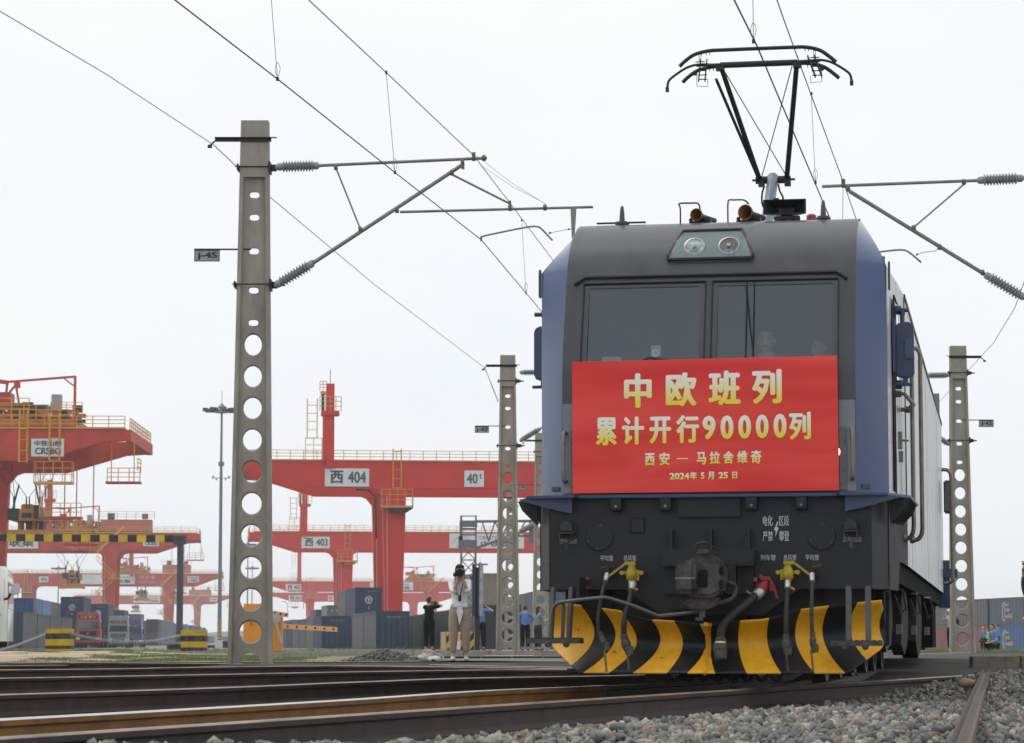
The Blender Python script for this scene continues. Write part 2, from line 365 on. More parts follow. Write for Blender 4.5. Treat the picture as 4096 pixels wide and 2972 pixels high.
# bolts at the foot of the switch rail, joint
g=G()
for x,y in ((350,427),(575,415),(790,386),(980,369),(1145,360),(1295,345),(1445,335),(1577,328),(1702,322)):
    px,py=1300+x*.6173,2600+y*.6173
    p=at(px,py-8,z=-.14); q=Vector((p.x,p.y,-.17))
    g.lathe([(.02,0),(.02,.03),(.013,.03),(.013,.055)],q,n=6)
tag(g.build('rail_bolts',blkm),'row of dark fastening bolts along the foot of the orange rail','bolts')
p=at(2405,2765,z=-.08); G().box(p,(.25,.5,.11),rz=-.34).build('fish_plate',castg,bevel=.01)['label']='dark fish plate at the end of the orange rail'
bpy.data.objects['fish_plate']['category']='fish plate'
# scrap rails lying on the ballast at the right
scr=M('scrap_rail_rust',(.1,.075,.062),.62,var=.35,scale=6,bump=.2,bscale=25)
def lying(a,b,label,w1=.15):
    a=Vector(a);b=Vector(b); n=12; L=(b-a).length
    prof=[(-.09,.055),(-.075,.06),(-.06,.015),(-.01,0),(.045,0),(.06,.035),(.095,.04),(.1,.0),(.085,-.03),(-.08,-.03),(-.095,.0)]
    g=G(); V=[];m=len(prof)
    for i in range(n+1):
        t_=i/n; p=a.lerp(b,t_)+Vector((0,0,0)); tg=(b-a).normalized(); sd=Vector((tg.y,-tg.x,0))
        V+=[p+sd*x*(w1/.15)+Vector((0,0,z)) for x,z in prof]
    g.add(V,[(i*m+k,i*m+(k+1)%m,(i+1)*m+(k+1)%m,(i+1)*m+k) for i in range(n) for k in range(m)]+[tuple(range(m)),tuple(range(n*m,(n+1)*m))])
    return tag(g.build('scrap_rail',scr,smooth=30),label,'scrap rail')
a1=at(3812,3010,z=-.035); b1=at(3945,2704,Y=31.5)
lying((a1.x+.02,a1.y,-.06),(b1.x,b1.y,.02),'rusty rail lying on its side in the ballast stones',.072)
p=at(3866,2735,z=-.0)
tag(G().ell(at(3866,2733,Y=24.5),(.085,.05,.045),16).build('pebble',M('tan_pebble',(.3,.21,.14),.7,var=.2,scale=10),smooth=60),'smooth round tan pebble on the ballast near the far end of the near rail','pebble')
# ------------------------------------------------------------------ verge: dirt, grass, kerbs, crossing
dirtm=M('bare_dirt',(.42,.31,.22),.95,var=.3,scale=1.5,bump=.6,bscale=7)
vergem=M('verge_soil',(.2,.19,.1),.95,var=.4,scale=2,bump=.6,bscale=9)
def zverge(X,Y):
    m=.10*math.exp(-((X+10.5)/4)**2-((Y-60)/9)**2)+.03*math.sin(X*1.7)*math.sin(Y*.5)
    return zgr(X,Y)+.01+max(0,m)*sst(46,50,Y)*(1-sst(70,78,Y))
grid('verge',frange(-22,-1.2,90),frange(46.0,79,60),zverge,vergem)
grid('dirt_patch',frange(-20,-6.6,60),frange(46.6,78,50),lambda x,y: zverge(x,y)+.006+.018*math.sin(x*3.1+y)*math.cos(y*.9)-.06*sst(-7.9,-6.6,x+.4*math.sin(y)),dirtm)
grassm=M('grass_blades',(.10,.17,.035),.7,var=.3,scale=1.3,col2=(.23,.27,.08))
grassm.use_backface_culling=False
def blades(name,regs,label,h=(.03,.09)):
    V=[];F=[];o=0
    for (x0,x1,y0,y1,n,zf) in regs:
        for k in range(n):
            X=rng.uniform(x0,x1);Y=rng.uniform(y0,y1)
            if math.sin(X*2.3+Y*.7)*math.sin(Y*1.1-X*.6)+rng.uniform(-.6,.6)<-.25: continue
            z=zf(X,Y)-.005; hh=rng.uniform(*h)*(1+.6*math.sin(X*1.9)*math.sin(Y*.8)); a=rng.uniform(0,6.28); wd=.006+.004*rng.random(); l=rng.uniform(-.6,.6)*hh; l2=rng.uniform(-.6,.6)*hh
            c,s=math.cos(a)*wd,math.sin(a)*wd
            V+=[(X-c,Y-s,z),(X+c,Y+s,z),(X+c*.6+l*.5,Y+s*.6+l2*.5,z+hh*.6),(X+l,Y+l2,z+hh)]; F+=[(o,o+1,o+2),(o,o+2,o+3)]; o+=4
    me=bpy.data.meshes.new(name); me.from_pydata(V,[],F); me.materials.append(grassm); ob=bpy.data.objects.new(name,me); COL.objects.link(ob); return tag(ob,label,kind='stuff')
blades('grass',[(-8.6,-3.9,46.5,60,26000,zverge),(-3.9,-2.2,46.5,49,500,zverge),(-17,-8,46.5,60,900,zverge)],'short patchy green grass and weeds along the track edge',h=(.012,.045))
grid('far_lawn',frange(-60,-2,20),[86,92,100,118],lambda x,y: zgr(x,y)+.022,M('far_grass',(.17,.23,.075),.95,var=.3,scale=.7,bump=.5,bscale=4))
grid('right_lawn',frange(8,60,20),[84,100,130,160,200,262],lambda x,y: zgr(x,y)+.022,MT['far_grass'])
blades('lawn_grass',[(-26,-3,87,96,9000,lambda x,y:zgr(x,y)+.02),(14,26,86,110,9000,lambda x,y:zgr(x,y)+.02)],'strip of thin green grass beyond the kerb stones',h=(.05,.12))
def kerb(p0,p1,n,h,dp,label,name='kerb',m=conc2,zbase=None,gap=.012):
    p0=Vector(p0);p1=Vector(p1); d=(p1-p0); L=d.length; rz=math.atan2(d.y,d.x)
    r=thing(name,label,'kerb',p0,rz); 
    for i in range(n):
        hh=h*(1+random.uniform(-.05,.05)); l=L/n
        G().box((l*(i+.5),0,hh/2-.04),(l-gap,dp,hh+.08)).build('kerb_stone',m,r,bevel=.012)
    return r
a=at(1075,2640,z=.02);b_=at(1580,2619,z=.03)
kerb((a.x,a.y,.02),(b_.x,b_.y,.03),4,.155,.16,'low kerb of four concrete blocks between the tall concrete pole and the gravel pile')
a=at(470,2624,z=.03);b_=at(930,2622,z=.03)
kerb((a.x,a.y,.03),(b_.x,b_.y,.03),4,.12,.18,'rough concrete kerb behind the green grass under the second striped block')
a=at(30,2600,Y=97);b_=at(520,2599,Y=97)
kerb((a.x,97,a.z-.09),(b_.x,97,b_.z-.09),9,.13,.2,'pale kerb stones between the white bus and the barrier posts')
a=at(1560,2627,z=.02);b_=at(2175,2629,z=.02)
kerb((a.x,a.y,.02),(b_.x,b_.y,.02),6,.15,.2,'grey kerb stones behind the woman and the bag')
# level crossing panels
cg=thing('crossing_deck','dark rubber crossing panels with pale painted stripes behind the woman','level crossing',(0,0,0))
a=at(1560,2646,z=.03);b_=at(2210,2646,z=.03)
grid('crossing_apron',frange(a.x-.5,b_.x+1,30),frange(46.4,62,12),lambda x,y: zgr(x,y)+.02+.008*math.sin(x*2)*math.sin(y*2),M('crossing_asphalt',(.13,.13,.135),.85,var=.3,scale=2,bump=.4,bscale=12))
for i in range(7):
    x=-1.85+i*.62
    G().b2((x,54,.062),(x+.6,57.2,.085)).build('rubber_panel',M('crossing_rubber',(.07,.07,.07),.8,var=.3,scale=4,bump=.5,bscale=18),cg,bevel=.01)
for i in range(22):
    p=at(1925+i*11,2636,z=.09)
    G().add([(p.x,55,.0892),(p.x+.035,55,.0892),(p.x-.03,57,.0892),(p.x-.09,57,.0892)],[(0,1,2,3)]).build('painted_stripe',M('stripe_paint',(.55,.33,.2) ,.7,var=.3,scale=10),cg)
P=[];Sz=[]
for k in range(2600):
    u,v=rng.normal(0,.5),rng.normal(0,.3); px=1570+u*105
    q=at(px,2640,z=.03); hgt=.20*math.exp(-u*u/1.0-v*v*2)
    P.append((q.x,q.y-3.2+v*2.0,.02+rng.uniform(0,1)*hgt)); Sz.append(rng.uniform(.03,.065))
stones('gravel_pile',np.array(P),Sz,'low heap of dark broken stone left of the white bag',dark_=.55)
# right hand: road, blocks, kerb
grid('road',frange(6.5,24,20),[44,50,60,70],lambda x,y: -.085+.0*x,M('grey_road',(.2,.2,.2),.9,var=.15,scale=2,bump=.3,bscale=20))
rb=thing('retaining_blocks','row of large weathered concrete blocks at the right edge beside the grit','concrete blocks',tuple(at(3891,2692,z=-.12)),math.radians(-2))
for i in range(4):
    G().box((.36+.78*i*1.0+.02,.2,.13),(.765,.42,.27+.01*(i%2))).build('concrete_block',M('block_concrete',(.2,.175,.13),.92,var=.35,scale=5,bump=.4,bscale=22),rb,bevel=.012)
a=at(3600,2660,Y=66);b_=at(3890,2648,Y=73)
kerb((a.x,66,-.09),(b_.x,74,-.07),5,.17,.3,'pale kerb stones in front of the right pole beside the road')
a=at(3960,2636,Y=58)
kerb((a.x,58,-.02),(a.x+1.9,57.5,-.03),2,.1,.16,'loose kerb stones lying on the grass behind the large concrete blocks')
# distant hills
hp=[(-900,0),(-900,60),(-640,75),(-420,60),(-260,82),(-120,58),(60,64),(300,52),(520,70),(900,48),(900,0)]
hv=G(); n=60
def hillz(x): return 15+6*math.sin(x*.006+1)+3*math.sin(x*.017)+1.5*math.sin(x*.05)
V=[];F=[]
for j,yy in enumerate((2250,2330,2420)):
    for i in range(n): 
        x=-860+1720*i/(n-1); V.append((x,yy,(-8,hillz(x)*.55,-8)[j] if j!=1 else hillz(x)*.9-6))
F=[(j*n+i,j*n+i+1,(j+1)*n+i+1,(j+1)*n+i) for j in range(2) for i in range(n-1)]
tag(G().add(V,F).build('hills',M('hill_green',(.06,.09,.05),.95,var=.3,scale=.02),smooth=60),kind='structure')
# ------------------------------------------------------------------ locomotive (local x right, y backwards, z up from the rail top)
YAW=math.atan(1970/FPX*math.cos(PITCH))
loco=thing('locomotive','electric locomotive with grey nose, navy cab corners and yellow and black striped plough','locomotive',(1.71,23.55,0),-YAW)
LM=Matrix.Translation((1.71,23.55,0))@Matrix.Rotation(-YAW,4,'Z')
PR=[(1.66,0),(2.1,0.0),(2.74,.02),(3.0,.07),(3.3,.17),(3.6,.27),(3.78,.36),(3.9,.44),(4.0,.55),(4.1,.72),(4.19,.92),(4.24,1.1),(4.262,1.3)]   # nose profile z,y
def nose_y(z):
    for (a,b),(c,d) in zip(PR,PR[1:]):
        if z<=c: return b+(d-b)*(z-a)/(c-a)
    return PR[-1][1]
def hw(z): return 1.27+.02*sst(1.7,2.2,z)
def edge(z):        # outer edge of the corner panel
    if z<=3.72: return (1.548,.46+.02*sst(3,3.7,z))
    t_=(z-3.72)/(4.262-3.72); return (1.548-.262*t_**1.15,.48+.84*t_)
SH=2.6   # where the tapered cab side reaches full width
# window openings in the nose are real holes: build the nose as strips
WZ0,WZ1=2.84,3.585
WX=[(-1.128,-.032),(.026,1.14)]
g=G()
zs=sorted(set([p[0] for p in PR]+[WZ0,WZ1,2.5,3.45,3.7,3.83,4.05,4.15]))
xs=sorted([-1.0,-.999]+[WX[0][0],WX[0][1],WX[1][0],WX[1][1]]+[0.0,-.6,.6]); xs=[x for x in xs if x!=-.999 and x!=-1.0]
def hx(z,f): return f
for i in range(len(zs)-1):
    a,b_=zs[i],zs[i+1]; cols=[-9]+xs+[9]
    for j in range(len(cols)-1):
        x0,x1=cols[j],cols[j+1]
        if a>=WZ0-1e-6 and b_<=WZ1+1e-6 and any(abs(x0-w0)<1e-6 or (x0>=w0-1e-6 and x1<=w1+1e-6) for w0,w1 in WX): continue
        def X(x,z): return -hw(z) if x==-9 else hw(z) if x==9 else x
        ya,yb=nose_y(a),nose_y(b_)
        g.add([(X(x0,a),ya,a),(X(x1,a),ya,a),(X(x1,b_),yb,b_),(X(x0,b_),yb,b_)],[(0,1,2,3)])
bm_name=g.build('nose_panel',dark,loco,recalc=False)
bm=bmesh.new(); bm.from_mesh(bm_name.data); bmesh.ops.remove_doubles(bm,verts=bm.verts,dist=1e-4); bmesh.ops.recalc_face_normals(bm,faces=bm.faces); bm.to_mesh(bm_name.data); bm.free()
bm_name.data.shade_smooth(); bm_name.data.set_sharp_from_angle(angle=math.radians(30))
# corner panels, cab sides, roof
zz=frange(1.66,3.72,9)+frange(3.78,4.262,7)
for s in (-1,1):
    g=G(); V=[];n=len(zz)
    for z in zz:
        e=edge(z); x0,y0=hw(z),nose_y(z)
        V+=[(s*x0,y0,z),(s*(x0*.985+e[0]*.015),y0+.004,z),(s*e[0],e[1],z)]
    F=[(i*3+k,i*3+k+1,(i+1)*3+k+1,(i+1)*3+k) for i in range(n-1) for k in range(2)]
    g.add(V,F); g.build('corner_panel',bluep,loco,smooth=50)
    # side wall: tapered cab part and full-width body
    g=G(); V=[]
    SY=[.47,1.2,1.9,SH,6,10,14,17.6,18.6]
    zr=[1.12,1.66,2.4,3.1,3.72]
    for y in SY:
        for z in zr:
            t_=sst(.47,SH,y)
            V.append((s*(1.548+.075*t_),y,z))
    m=len(zr); F=[(i*m+k,(i+1)*m+k,(i+1)*m+k+1,i*m+k+1) for i in range(len(SY)-1) for k in range(m-1)]
    o=len(V)
    # roof slope
    for y in SY[1:]: V.append((s*1.286,max(y,1.31),4.262))
    for i in range(1,len(SY)-1): F.append((i*m+m-1,(i+1)*m+m-1,o+i,o+i-1))
    F.append((m-1,2*m-1,o))
    g.add(V,F); g.m=[1 if (sum(V[k][1] for k in f)/len(f))<SH else 0 for f in F]; g.build('side_wall',[white,M('reflection_streaked_cab_side',(.16,.16,.19),.3,spec=.4,col2=(.74,.74,.76),scale=7,bump=.25,bscale=10,stretch=(1,1,.05))],loco,smooth=30)  # cab side colour carries painted vertical streaks in place of reflections
    g=G(); g.b2((s*1.60,SH+.1,3.70),(s*1.635,18.6,3.74)); g.b2((s*1.585,SH-.02,1.2),(s*1.632,SH+.01,3.7)); g.build('roof_gutter',blkm,loco)
    # skirt below the shelf on the side
    g=G(); g.add([(s*1.546,.35,.85),(s*1.59,1.2,.85),(s*1.6,1.38,1.12),(s*1.632,2.6,1.12),(s*1.632,2.6,1.64),(s*1.553,.47,1.64),(s*1.546,.35,1.64)],[(0,1,2,3,4,5,6)])
    g.build('side_skirt',M('glossy_grey_skirt',(.035,.03,.034),.6,spec=.15,coat=0,var=.1,scale=3),loco)
g=G(); g.add([(-1.286,1.3,4.262),(1.286,1.3,4.262),(1.286,18.6,4.262),(-1.286,18.6,4.262)],[(0,1,2,3)]); g.b2((-1.6,18.55,1.1),(1.6,18.6,4.2)); g.build('roof',M('roof_grey',(.2,.2,.21),.5,var=.2,scale=2),loco)
# cab interior
g=G(); cabm=M('cab_interior',(.1,.115,.12),.8,var=.2,scale=2)
g.b2((-1.45,2.6,1.7),(1.45,2.65,4.1)); g.b2((-1.4,.1,1.72),(1.4,2.6,1.76)); g.b2((-1.3,.35,2.2),(1.3,.75,2.70)); g.b2((-1.4,.9,3.98),(1.4,2.6,4.0))
g.build('cab_interior',cabm,loco)
g=G(); g.b2((-.95,1.25,2.3),(-.5,1.4,3.1)); g.b2((.25,1.5,2.3),(.75,1.62,3.12)); g.b2((.2,2.2,2.0),(.9,2.5,3.4)); g.build('driver_seat',M('seat_cloth',(.03,.035,.045),.8),loco,bevel=.03)
# windscreens
for wi,(w0,w1) in enumerate(WX):
    def ring(a0,a1,z0_,z1_,b=.045):
        y0,y1=nose_y(z0_),nose_y(z1_); return [(a0,y0,z0_),(a1,y0,z0_),(a1,y1,z1_),(a0,y1,z1_)]
    def gp(x,z,off=0): return (x,nose_y(z)+off,z)
    zl=frange(WZ0,WZ1,9)
    ins=.05
    g=G()
    V=[gp(x,z,.014) for z in (WZ0,WZ1) for x in (w0+ins-.01,w1-ins+.01)]
    g.add(V,[(0,1,3,2)]); g.build('windscreen',glassw,loco,smooth=80)
    g=G()
    zin=WZ1-.045
    zq=[WZ0,3.0,3.3,zin]
    for a,b_ in ((w0,w0+ins+.002),(w1-ins-.002,w1)):
        V=[gp(x,z,.008) for z in zq for x in (a,b_)]; g.add(V,[(i*2,i*2+1,i*2+3,i*2+2) for i in range(3)])
    g.add([gp(w0,zin,.008),gp(w1,zin,.008),gp(w1,WZ1,.008),gp(w0,WZ1,.008)],[(0,1,2,3)])
    g.build('windscreen_border',M('dark_window_band',(.035,.035,.045),.3,coat=.5),loco)
    g=G()
    for q in ([gp(w0,z,-.004) for z in zl],[gp(w1,z,-.004) for z in zl],[gp(w0,WZ1,-.004),gp(w1,WZ1,-.004)]): g.tube(q,.008,6)
    g.build('window_seal',blk,loco)
g=G()
g.tube([(-1.215,nose_y(3.58)-.02,3.58),(-1.115,nose_y(3.645)-.02,3.645),(1.12,nose_y(3.645)-.02,3.645),(1.215,nose_y(3.58)-.02,3.58)],.014,6); g.build('rain_gutter',blkm,loco)
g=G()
for x in (.334,.399): g.tube([(x,nose_y(z)-.0,z) for z in frange(2.86,3.575,8)],.0055,4)  # black strips added on the glass to stand for reflections of the overhead wires
g.build('wire_reflection_strip',blk,loco)
g=G(); g.tube([(-.63,.0,2.83),(-.52,.03,2.885),(-.34,.05,2.862),(-.05,.03,2.85)],.011,6); g.tube([(-.6,-.01,2.84),(-.35,.03,2.845),(-.12,.02,2.83)],.007,5); g.build('wiper',blk,loco)
# headlight housing
hx0=[(-.297,4.07),(.262,4.07),(.395,3.835),(.395,3.80),(-.405,3.80),(-.405,3.83)]
hx0=[(-.285,4.11),(.25,4.11),(.375,3.83),(.372,3.80),(-.385,3.80),(-.388,3.83)]
g=G(); n=len(hx0); pts=[(x,nose_y(z)-.03 if z<3.9 else nose_y(z)-.03,z) for x,z in hx0]
g.tube(pts+[pts[0]],.016,6); g.build('headlight_frame',blk,loco)
def hlw(z): return (-.285-.103*(4.11-z)/.28,.25+.125*(4.11-z)/.28) if z>3.83 else (-.386,.374)
def hstrip(off,k=.97):
    zq=frange(3.803,4.105,9); g=G(); V=[]
    for z in zq: l,r_=hlw(z); V+=[(l*k,nose_y(z)-off,z),(r_*k,nose_y(z)-off,z)]
    return g.add(V,[(2*i,2*i+1,2*i+3,2*i+2) for i in range(8)])
hstrip(.034).build('headlight_glass',glassl,loco,recalc=False); hstrip(.009).build('headlight_tray',M('light_grey_tray',(.17,.2,.195),.55,var=.08,scale=5),loco,recalc=False)
lampr=M('lamp_reflector',(.4,.42,.41),.3,metal=.8,var=.5,scale=25); lampb=M('lamp_glass_bulb',(.35,.37,.35),.15,spec=.8)
for x,lit in ((-.154,1),(.157,0)):
    zc=3.925; yc=nose_y(zc)-.022
    nrm=Vector((0,-.86,.5))
    o=Vector((x,yc+.005,zc))
    l=G().lathe([(.088,0),(.092,.004),(.092,.008),(.08,.006),(.05,.003),(.03,.002),(.012,.002)],o,nrm,24).build('headlight',lampr if lit else M('dull_reflector',(.14,.13,.125),.4,metal=.3),loco,smooth=40)
    G().lathe([(.018,.0),(.018,.02),(.01,.024)],o,nrm,12).build('bulb',lampb,l)
    G().lathe([(.095,.0),(.095,.01),(.086,.012),(.086,.0)],o,nrm,24).build('lamp_ring',M('bright_ring',(.5,.5,.48),.3,metal=.8),l,smooth=40)
# blue side marks at the shoulders, weld seams
for s in (-1,1):
    g=G(); g.box((s*1.572,.52,3.62),(.02,.07,.24)); g.box((s*1.572,.52,3.74),(.018,.05,.04)); g.build('shoulder_bracket',bluem,loco,bevel=.006)
    g=G(); g.tube([(s*(hw(z)-.06),nose_y(z)-.0005,z) for z in frange(3.98,4.25,6)],.003,4); g.build('weld_seam',dark,loco)
# lower grey corner boxes with lamps and grab handles
for s in (-1,1):
    g=G(); g.b2((s*1.14,-.012,1.69),(s*1.285,.02,2.485)); g.build('lamp_column',M('light_blue_grey_paint',(.2,.23,.26),.45,var=.12,scale=5),loco,bevel=.006)
    g=G(); g.b2((s*1.14,-.028,1.7),(s*1.213,-.01,2.25)); b=g.build('marker_light_box',M('mid_grey_panel',(.12,.13,.145),.4,coat=.2,var=.2,scale=8),loco,bevel=.006)
    g=G(); g.b2((s*1.128,-.034,1.76),(s*1.172,-.026,2.19)); g.build('marker_lens',M('smoked_lens',(.02,.02,.022),.12,coat=1),b)
    g=G()
    for z in (1.75,1.87,2.0,2.13,2.22): g.lathe([(.007,0),(.007,.006)],(s*1.195,-.028,z),(0,-1,0),6)
    g.build('screw',castg,b)
    g=G(); g.tube(spline([(s*1.25,0,1.80),(s*1.258,-.07,1.795),(s*1.262,-.085,1.83),(s*1.263,-.09,2.0),(s*1.262,-.085,2.19),(s*1.255,-.07,2.225),(s*1.25,0,2.22)],4),.017,8); g.build('grab_handle',handr,loco,smooth=60)
G().ell((1.135,-.045,2.03),(.02,.012,.035),10).build('lit_lamp',M('warm_lamp',(1,.75,.45),.4,emit=2.2),loco,smooth=60)
# shelf round the nose
g=G()
pl=[(-1.72,.42),(-1.6,-.08),(-1.15,-.2),(-1.12,-.1),(1.12,-.1),(1.15,-.2),(1.56,-.08),(1.74,.42),(1.76,1.9),(1.6,1.95),(1.54,.4),(1.3,.0),(-1.3,.0),(-1.54,.4),(-1.6,1.95),(-1.74,1.9)]
g.prism(pl,1.645,1.672,'z'); g.build('footboard',bluem,loco,bevel=.006)
for s in (-1,1):
    x0=-1.19 if s<0 else 1.16
    g=G(); g.prism([(s*1.19,1.645),(s*1.19,1.515),(s*1.3,1.535),(s*1.66,1.63),(s*1.66,1.645)],-.06,-.045,'y'); g.build('footboard_gusset',bluem,loco)
    for y in (.3,.7,1.1,1.5,1.85):
        G().prism([(s*1.56,1.645),(s*1.74,1.645),(s*1.70,1.56),(s*1.56,1.42)],y,y+.02,'y').build('footboard_bracket',skirtm,loco)
# front skirt plate
g=G()
pl=[(-1.4,1.645),(-1.4,.85),(-.73,.85),(-.41,.627),(.475,.627),(.79,.85),(1.415,.85),(1.415,1.645)]
g.prism(pl,0,.03,'y'); g.build('front_skirt',skirtm,loco)
for s in (-1,1):
    g=G(); g.add([(s*1.405,0,.85),(s*1.54,.35,.85),(s*1.54,.35,1.645),(s*1.405,0,1.645)],[(0,1,2,3)]); g.add([(s*1.405,0.03,.85),(s*1.54,.35,.85),(s*1.5,1.2,.85),(s*1.0,1.2,.85),(s*1.0,.03,.85)],[(0,1,2,3,4)]); g.build('skirt_corner',skirtm,loco)
g=G(); g.b2((-.262,-.04,1.475),(.29,0,1.64)); g.build('nose_door',skirtm,loco,bevel=.006)
for x in (-.80,-.365,.385,.815):
    g=G(); g.b2((x-.05,-.09,1.535),(x+.05,0,1.55)); g.b2((x-.05,-.09,1.535),(x+.05,-.075,1.64)); g.b2((x-.05,-.09,1.54),(x-.042,0,1.64)); g.b2((x+.042,-.09,1.54),(x+.05,0,1.64)); b=g.build('shelf_bracket',skirtm,loco)
    G().lathe([(.012,0),(.012,.01)],(x,-.09,1.572),(0,-1,0),8).build('bolt',steel,b)
for x,z,r in ((-.96,1.309,.123),(.982,1.306,.123)):
    b=G().lathe([(r,0),(r,.012),(r-.006,.016),(.001,.016)],(x,0,z),(0,-1,0),40).build('round_cover',skirtm,loco,smooth=30)
    g=G()
    for k in range(6): g.lathe([(.008,0),(.008,.008)],(x+math.cos(k*PI/3+.4)*(r-.02),-.016,z+math.sin(k*PI/3+.4)*(r-.02)),(0,-1,0),6)
    g.build('bolt',castg,b)
G().b2((-.684,-.02,1.338),(-.555,0,1.473)).build('square_cover',skirtm,loco,bevel=.012)
for x in (-1.24,1.238):
    g=G(); g.b2((x-.005,-.02,1.29),(x+.075,0,1.44)); b=g.build('socket_base',skirtm,loco,bevel=.006)
    g=G(); g.prism([(x-.055,1.36),(x+.055,1.36),(x+.05,1.42),(x+.02,1.445),(x-.02,1.445),(x-.05,1.42)],-.09,-.015,'y'); g.b2((x-.068,-.11,1.335),(x+.07,-.01,1.352)); g.lathe([(.008,0),(.008,.14)],(x-.07,-.05,1.40),(1,0,0),8); g.box((x-.025,-.05,1.45),(.012,.04,.03)); g.box((x+.02,-.05,1.45),(.012,.04,.03))
    g.build('socket_cover',M('dull_dark_metal',(.03,.033,.038),.45,metal=.3,var=.3,scale=20),b,bevel=.004)
    g=G(); g.tube(spline([(x-.055,-.1,1.34),(x-.055,-.1,1.28),(x-.02,-.1,1.255),(x+.03,-.1,1.265),(x+.052,-.1,1.29),(x+.052,-.1,1.34)],4),.005,5); g.b2((x-.01,-.1,1.205),(x+.015,-.09,1.26)); g.b2((x-.01,-.1,1.2),(x+.04,-.09,1.208)); g.build('socket_latch',castg,b)
yt=-.0025
def st(s_,x0,z0_,x1,z1_,bold=.0): return text(s_,x0,z0_,x1,z1_,yt,wlet,loco,bold=bold)
st('电化',.476,1.395,.562,1.484,.01); st('区段',.617,1.395,.704,1.484,.01); st('严禁',.476,1.264,.562,1.352,.01); st('攀登',.617,1.264,.704,1.352,.01)
o=G().add([(.602,yt,1.435),(.572,yt,1.358),(.588,yt,1.355),(.583,yt,1.30),(.615,yt,1.378),(.598,yt,1.383),(.610,yt,1.432)],[(0,1,2,5,6),(2,3,4,5)]).build('lightning_mark',wlet,loco,recalc=False)
for s_,x0,z0_,x1,z1_ in (('平均管',-.952,1.099,-.838,1.148),('总风管',-.745,1.099,-.635,1.148),('列车管',.454,1.096,.584,1.146),('总风管',.652,1.096,.763,1.146),('平均管',.842,1.096,.958,1.146)): st(s_,x0,z0_,x1,z1_)
for x0,x1 in ((-1.31,-1.154),(1.165,1.327)): text('重联插座',x0,1.252,x1,1.298,yt,M('faded_stencil',(.3,.31,.33),.6,var=.35,scale=70),loco)
# drag box and coupler
g=G(); g.b2((-.385,-.25,1.042),(.42,0,1.187)); g.b2((-.39,-.09,.8),(.40,0,1.045)); g.prism([(-.36,.80),(.38,.80),(.38,.70),(.34,.67),(-.31,.67),(-.36,.70)],-.05,0,'y'); g.build('buffer_beam',skirtm,loco,bevel=.012)
g=G(); g.b2((-.2,-.252,.80),(.26,-.1,1.044)); g.build('coupler_pocket',blk,loco)
for x in (-.315,0.03,.36): G().b2((x-.012,-.1,1.187),(x+.012,0,1.37)).build('beam_rib',skirtm,loco)
g=G()
g.b2((-.10,-.5,.79),(.18,-.2,1.02)); g.build('coupler_shank',castg,loco,bevel=.03)
g=G()
g.prism([(-.20,1.075),(-.06,1.085),(-.02,1.12),(.02,1.135),(.11,1.13),(.16,1.09),(.20,1.05),(.215,.98),(.215,.86),(.18,.80),(.10,.765),(-.05,.77),(-.13,.79),(-.20,.80)],-.72,-.42,'y')
cp=g.build('coupler_head',castg,loco,bevel=.03)
g=G(); g.b2((-.192,-.86,.80),(-.02,-.68,1.075)); g.build('knuckle',castg,cp,bevel=.035)
g=G(); g.b2((-.012,-.735,.85),(.07,-.70,1.0)); g.b2((.165,-.735,.84),(.2,-.70,.92)); g.b2((.165,-.735,.95),(.2,-.70,1.03)); g.build('knuckle_opening',M('pitch_black',(.004,.004,.004),.9),cp,bevel=.01)
G().b2((-.19,-.8635,.925),(-.022,-.8605,.929)).build('white_mark',wlet,cp)
g=G(); g.b2((-.01,-.72,1.13),(.075,-.6,1.175)); g.lathe([(.02,0),(.02,.12)],(-.04,-.6,1.14),(1,0,0),8); g.prism([(-.1,.77),(.16,.77),(.13,.70),(.04,.66),(-.08,.67),(-.16,.72)],-.62,-.45,'y'); g.tube(spline([(.22,-.5,.9),(.28,-.45,.86),(.25,-.5,.76),(.12,-.55,.72)],4),.02,8); g.build('lock_lifter',castg,cp,bevel=.01)
g=G(); g.tube(spline([(-.09,-.45,1.2),(-.03,-.5,1.235),(.03,-.5,1.24),(.09,-.4,1.2),(.13,-.3,1.185)],4),.006,5); g.build('chain',castg,cp)
# uncoupling bar
g=G(); g.tube(spline([(-1.345,-.3,.45),(-1.32,-.32,.66),(-1.27,-.35,.725),(-1.15,-.4,.745),(-.9,-.42,.77),(-.82,-.42,.768),(-.6,-.42,.70),(-.42,-.42,.628),(-.36,-.42,.617),(-.1,-.44,.643),(-.01,-.45,.66)],4),.017,8)
g.b2((-.03,-.5,.6),(.02,-.42,.70)); g.b2((-.06,-.5,.575),(0,-.44,.60)); g.build('uncoupling_bar',M('grey_painted_bar',(.1,.1,.105),.4,metal=.3,var=.2,scale=8),loco,smooth=60)
g=G(); g.b2((-1.115,-.36,.72),(-1.08,-.02,.95)); g.b2((-1.13,-.04,.72),(-1.06,.0,.97)); b=g.build('bar_bracket',skirtm,loco,bevel=.008)
g=G(); [g.lathe([(.013,0),(.013,.03)],(-1.07,-.05,z),(1,0,0),8) for z in (.94,.86)]; g.build('red_bolt',redv,b)
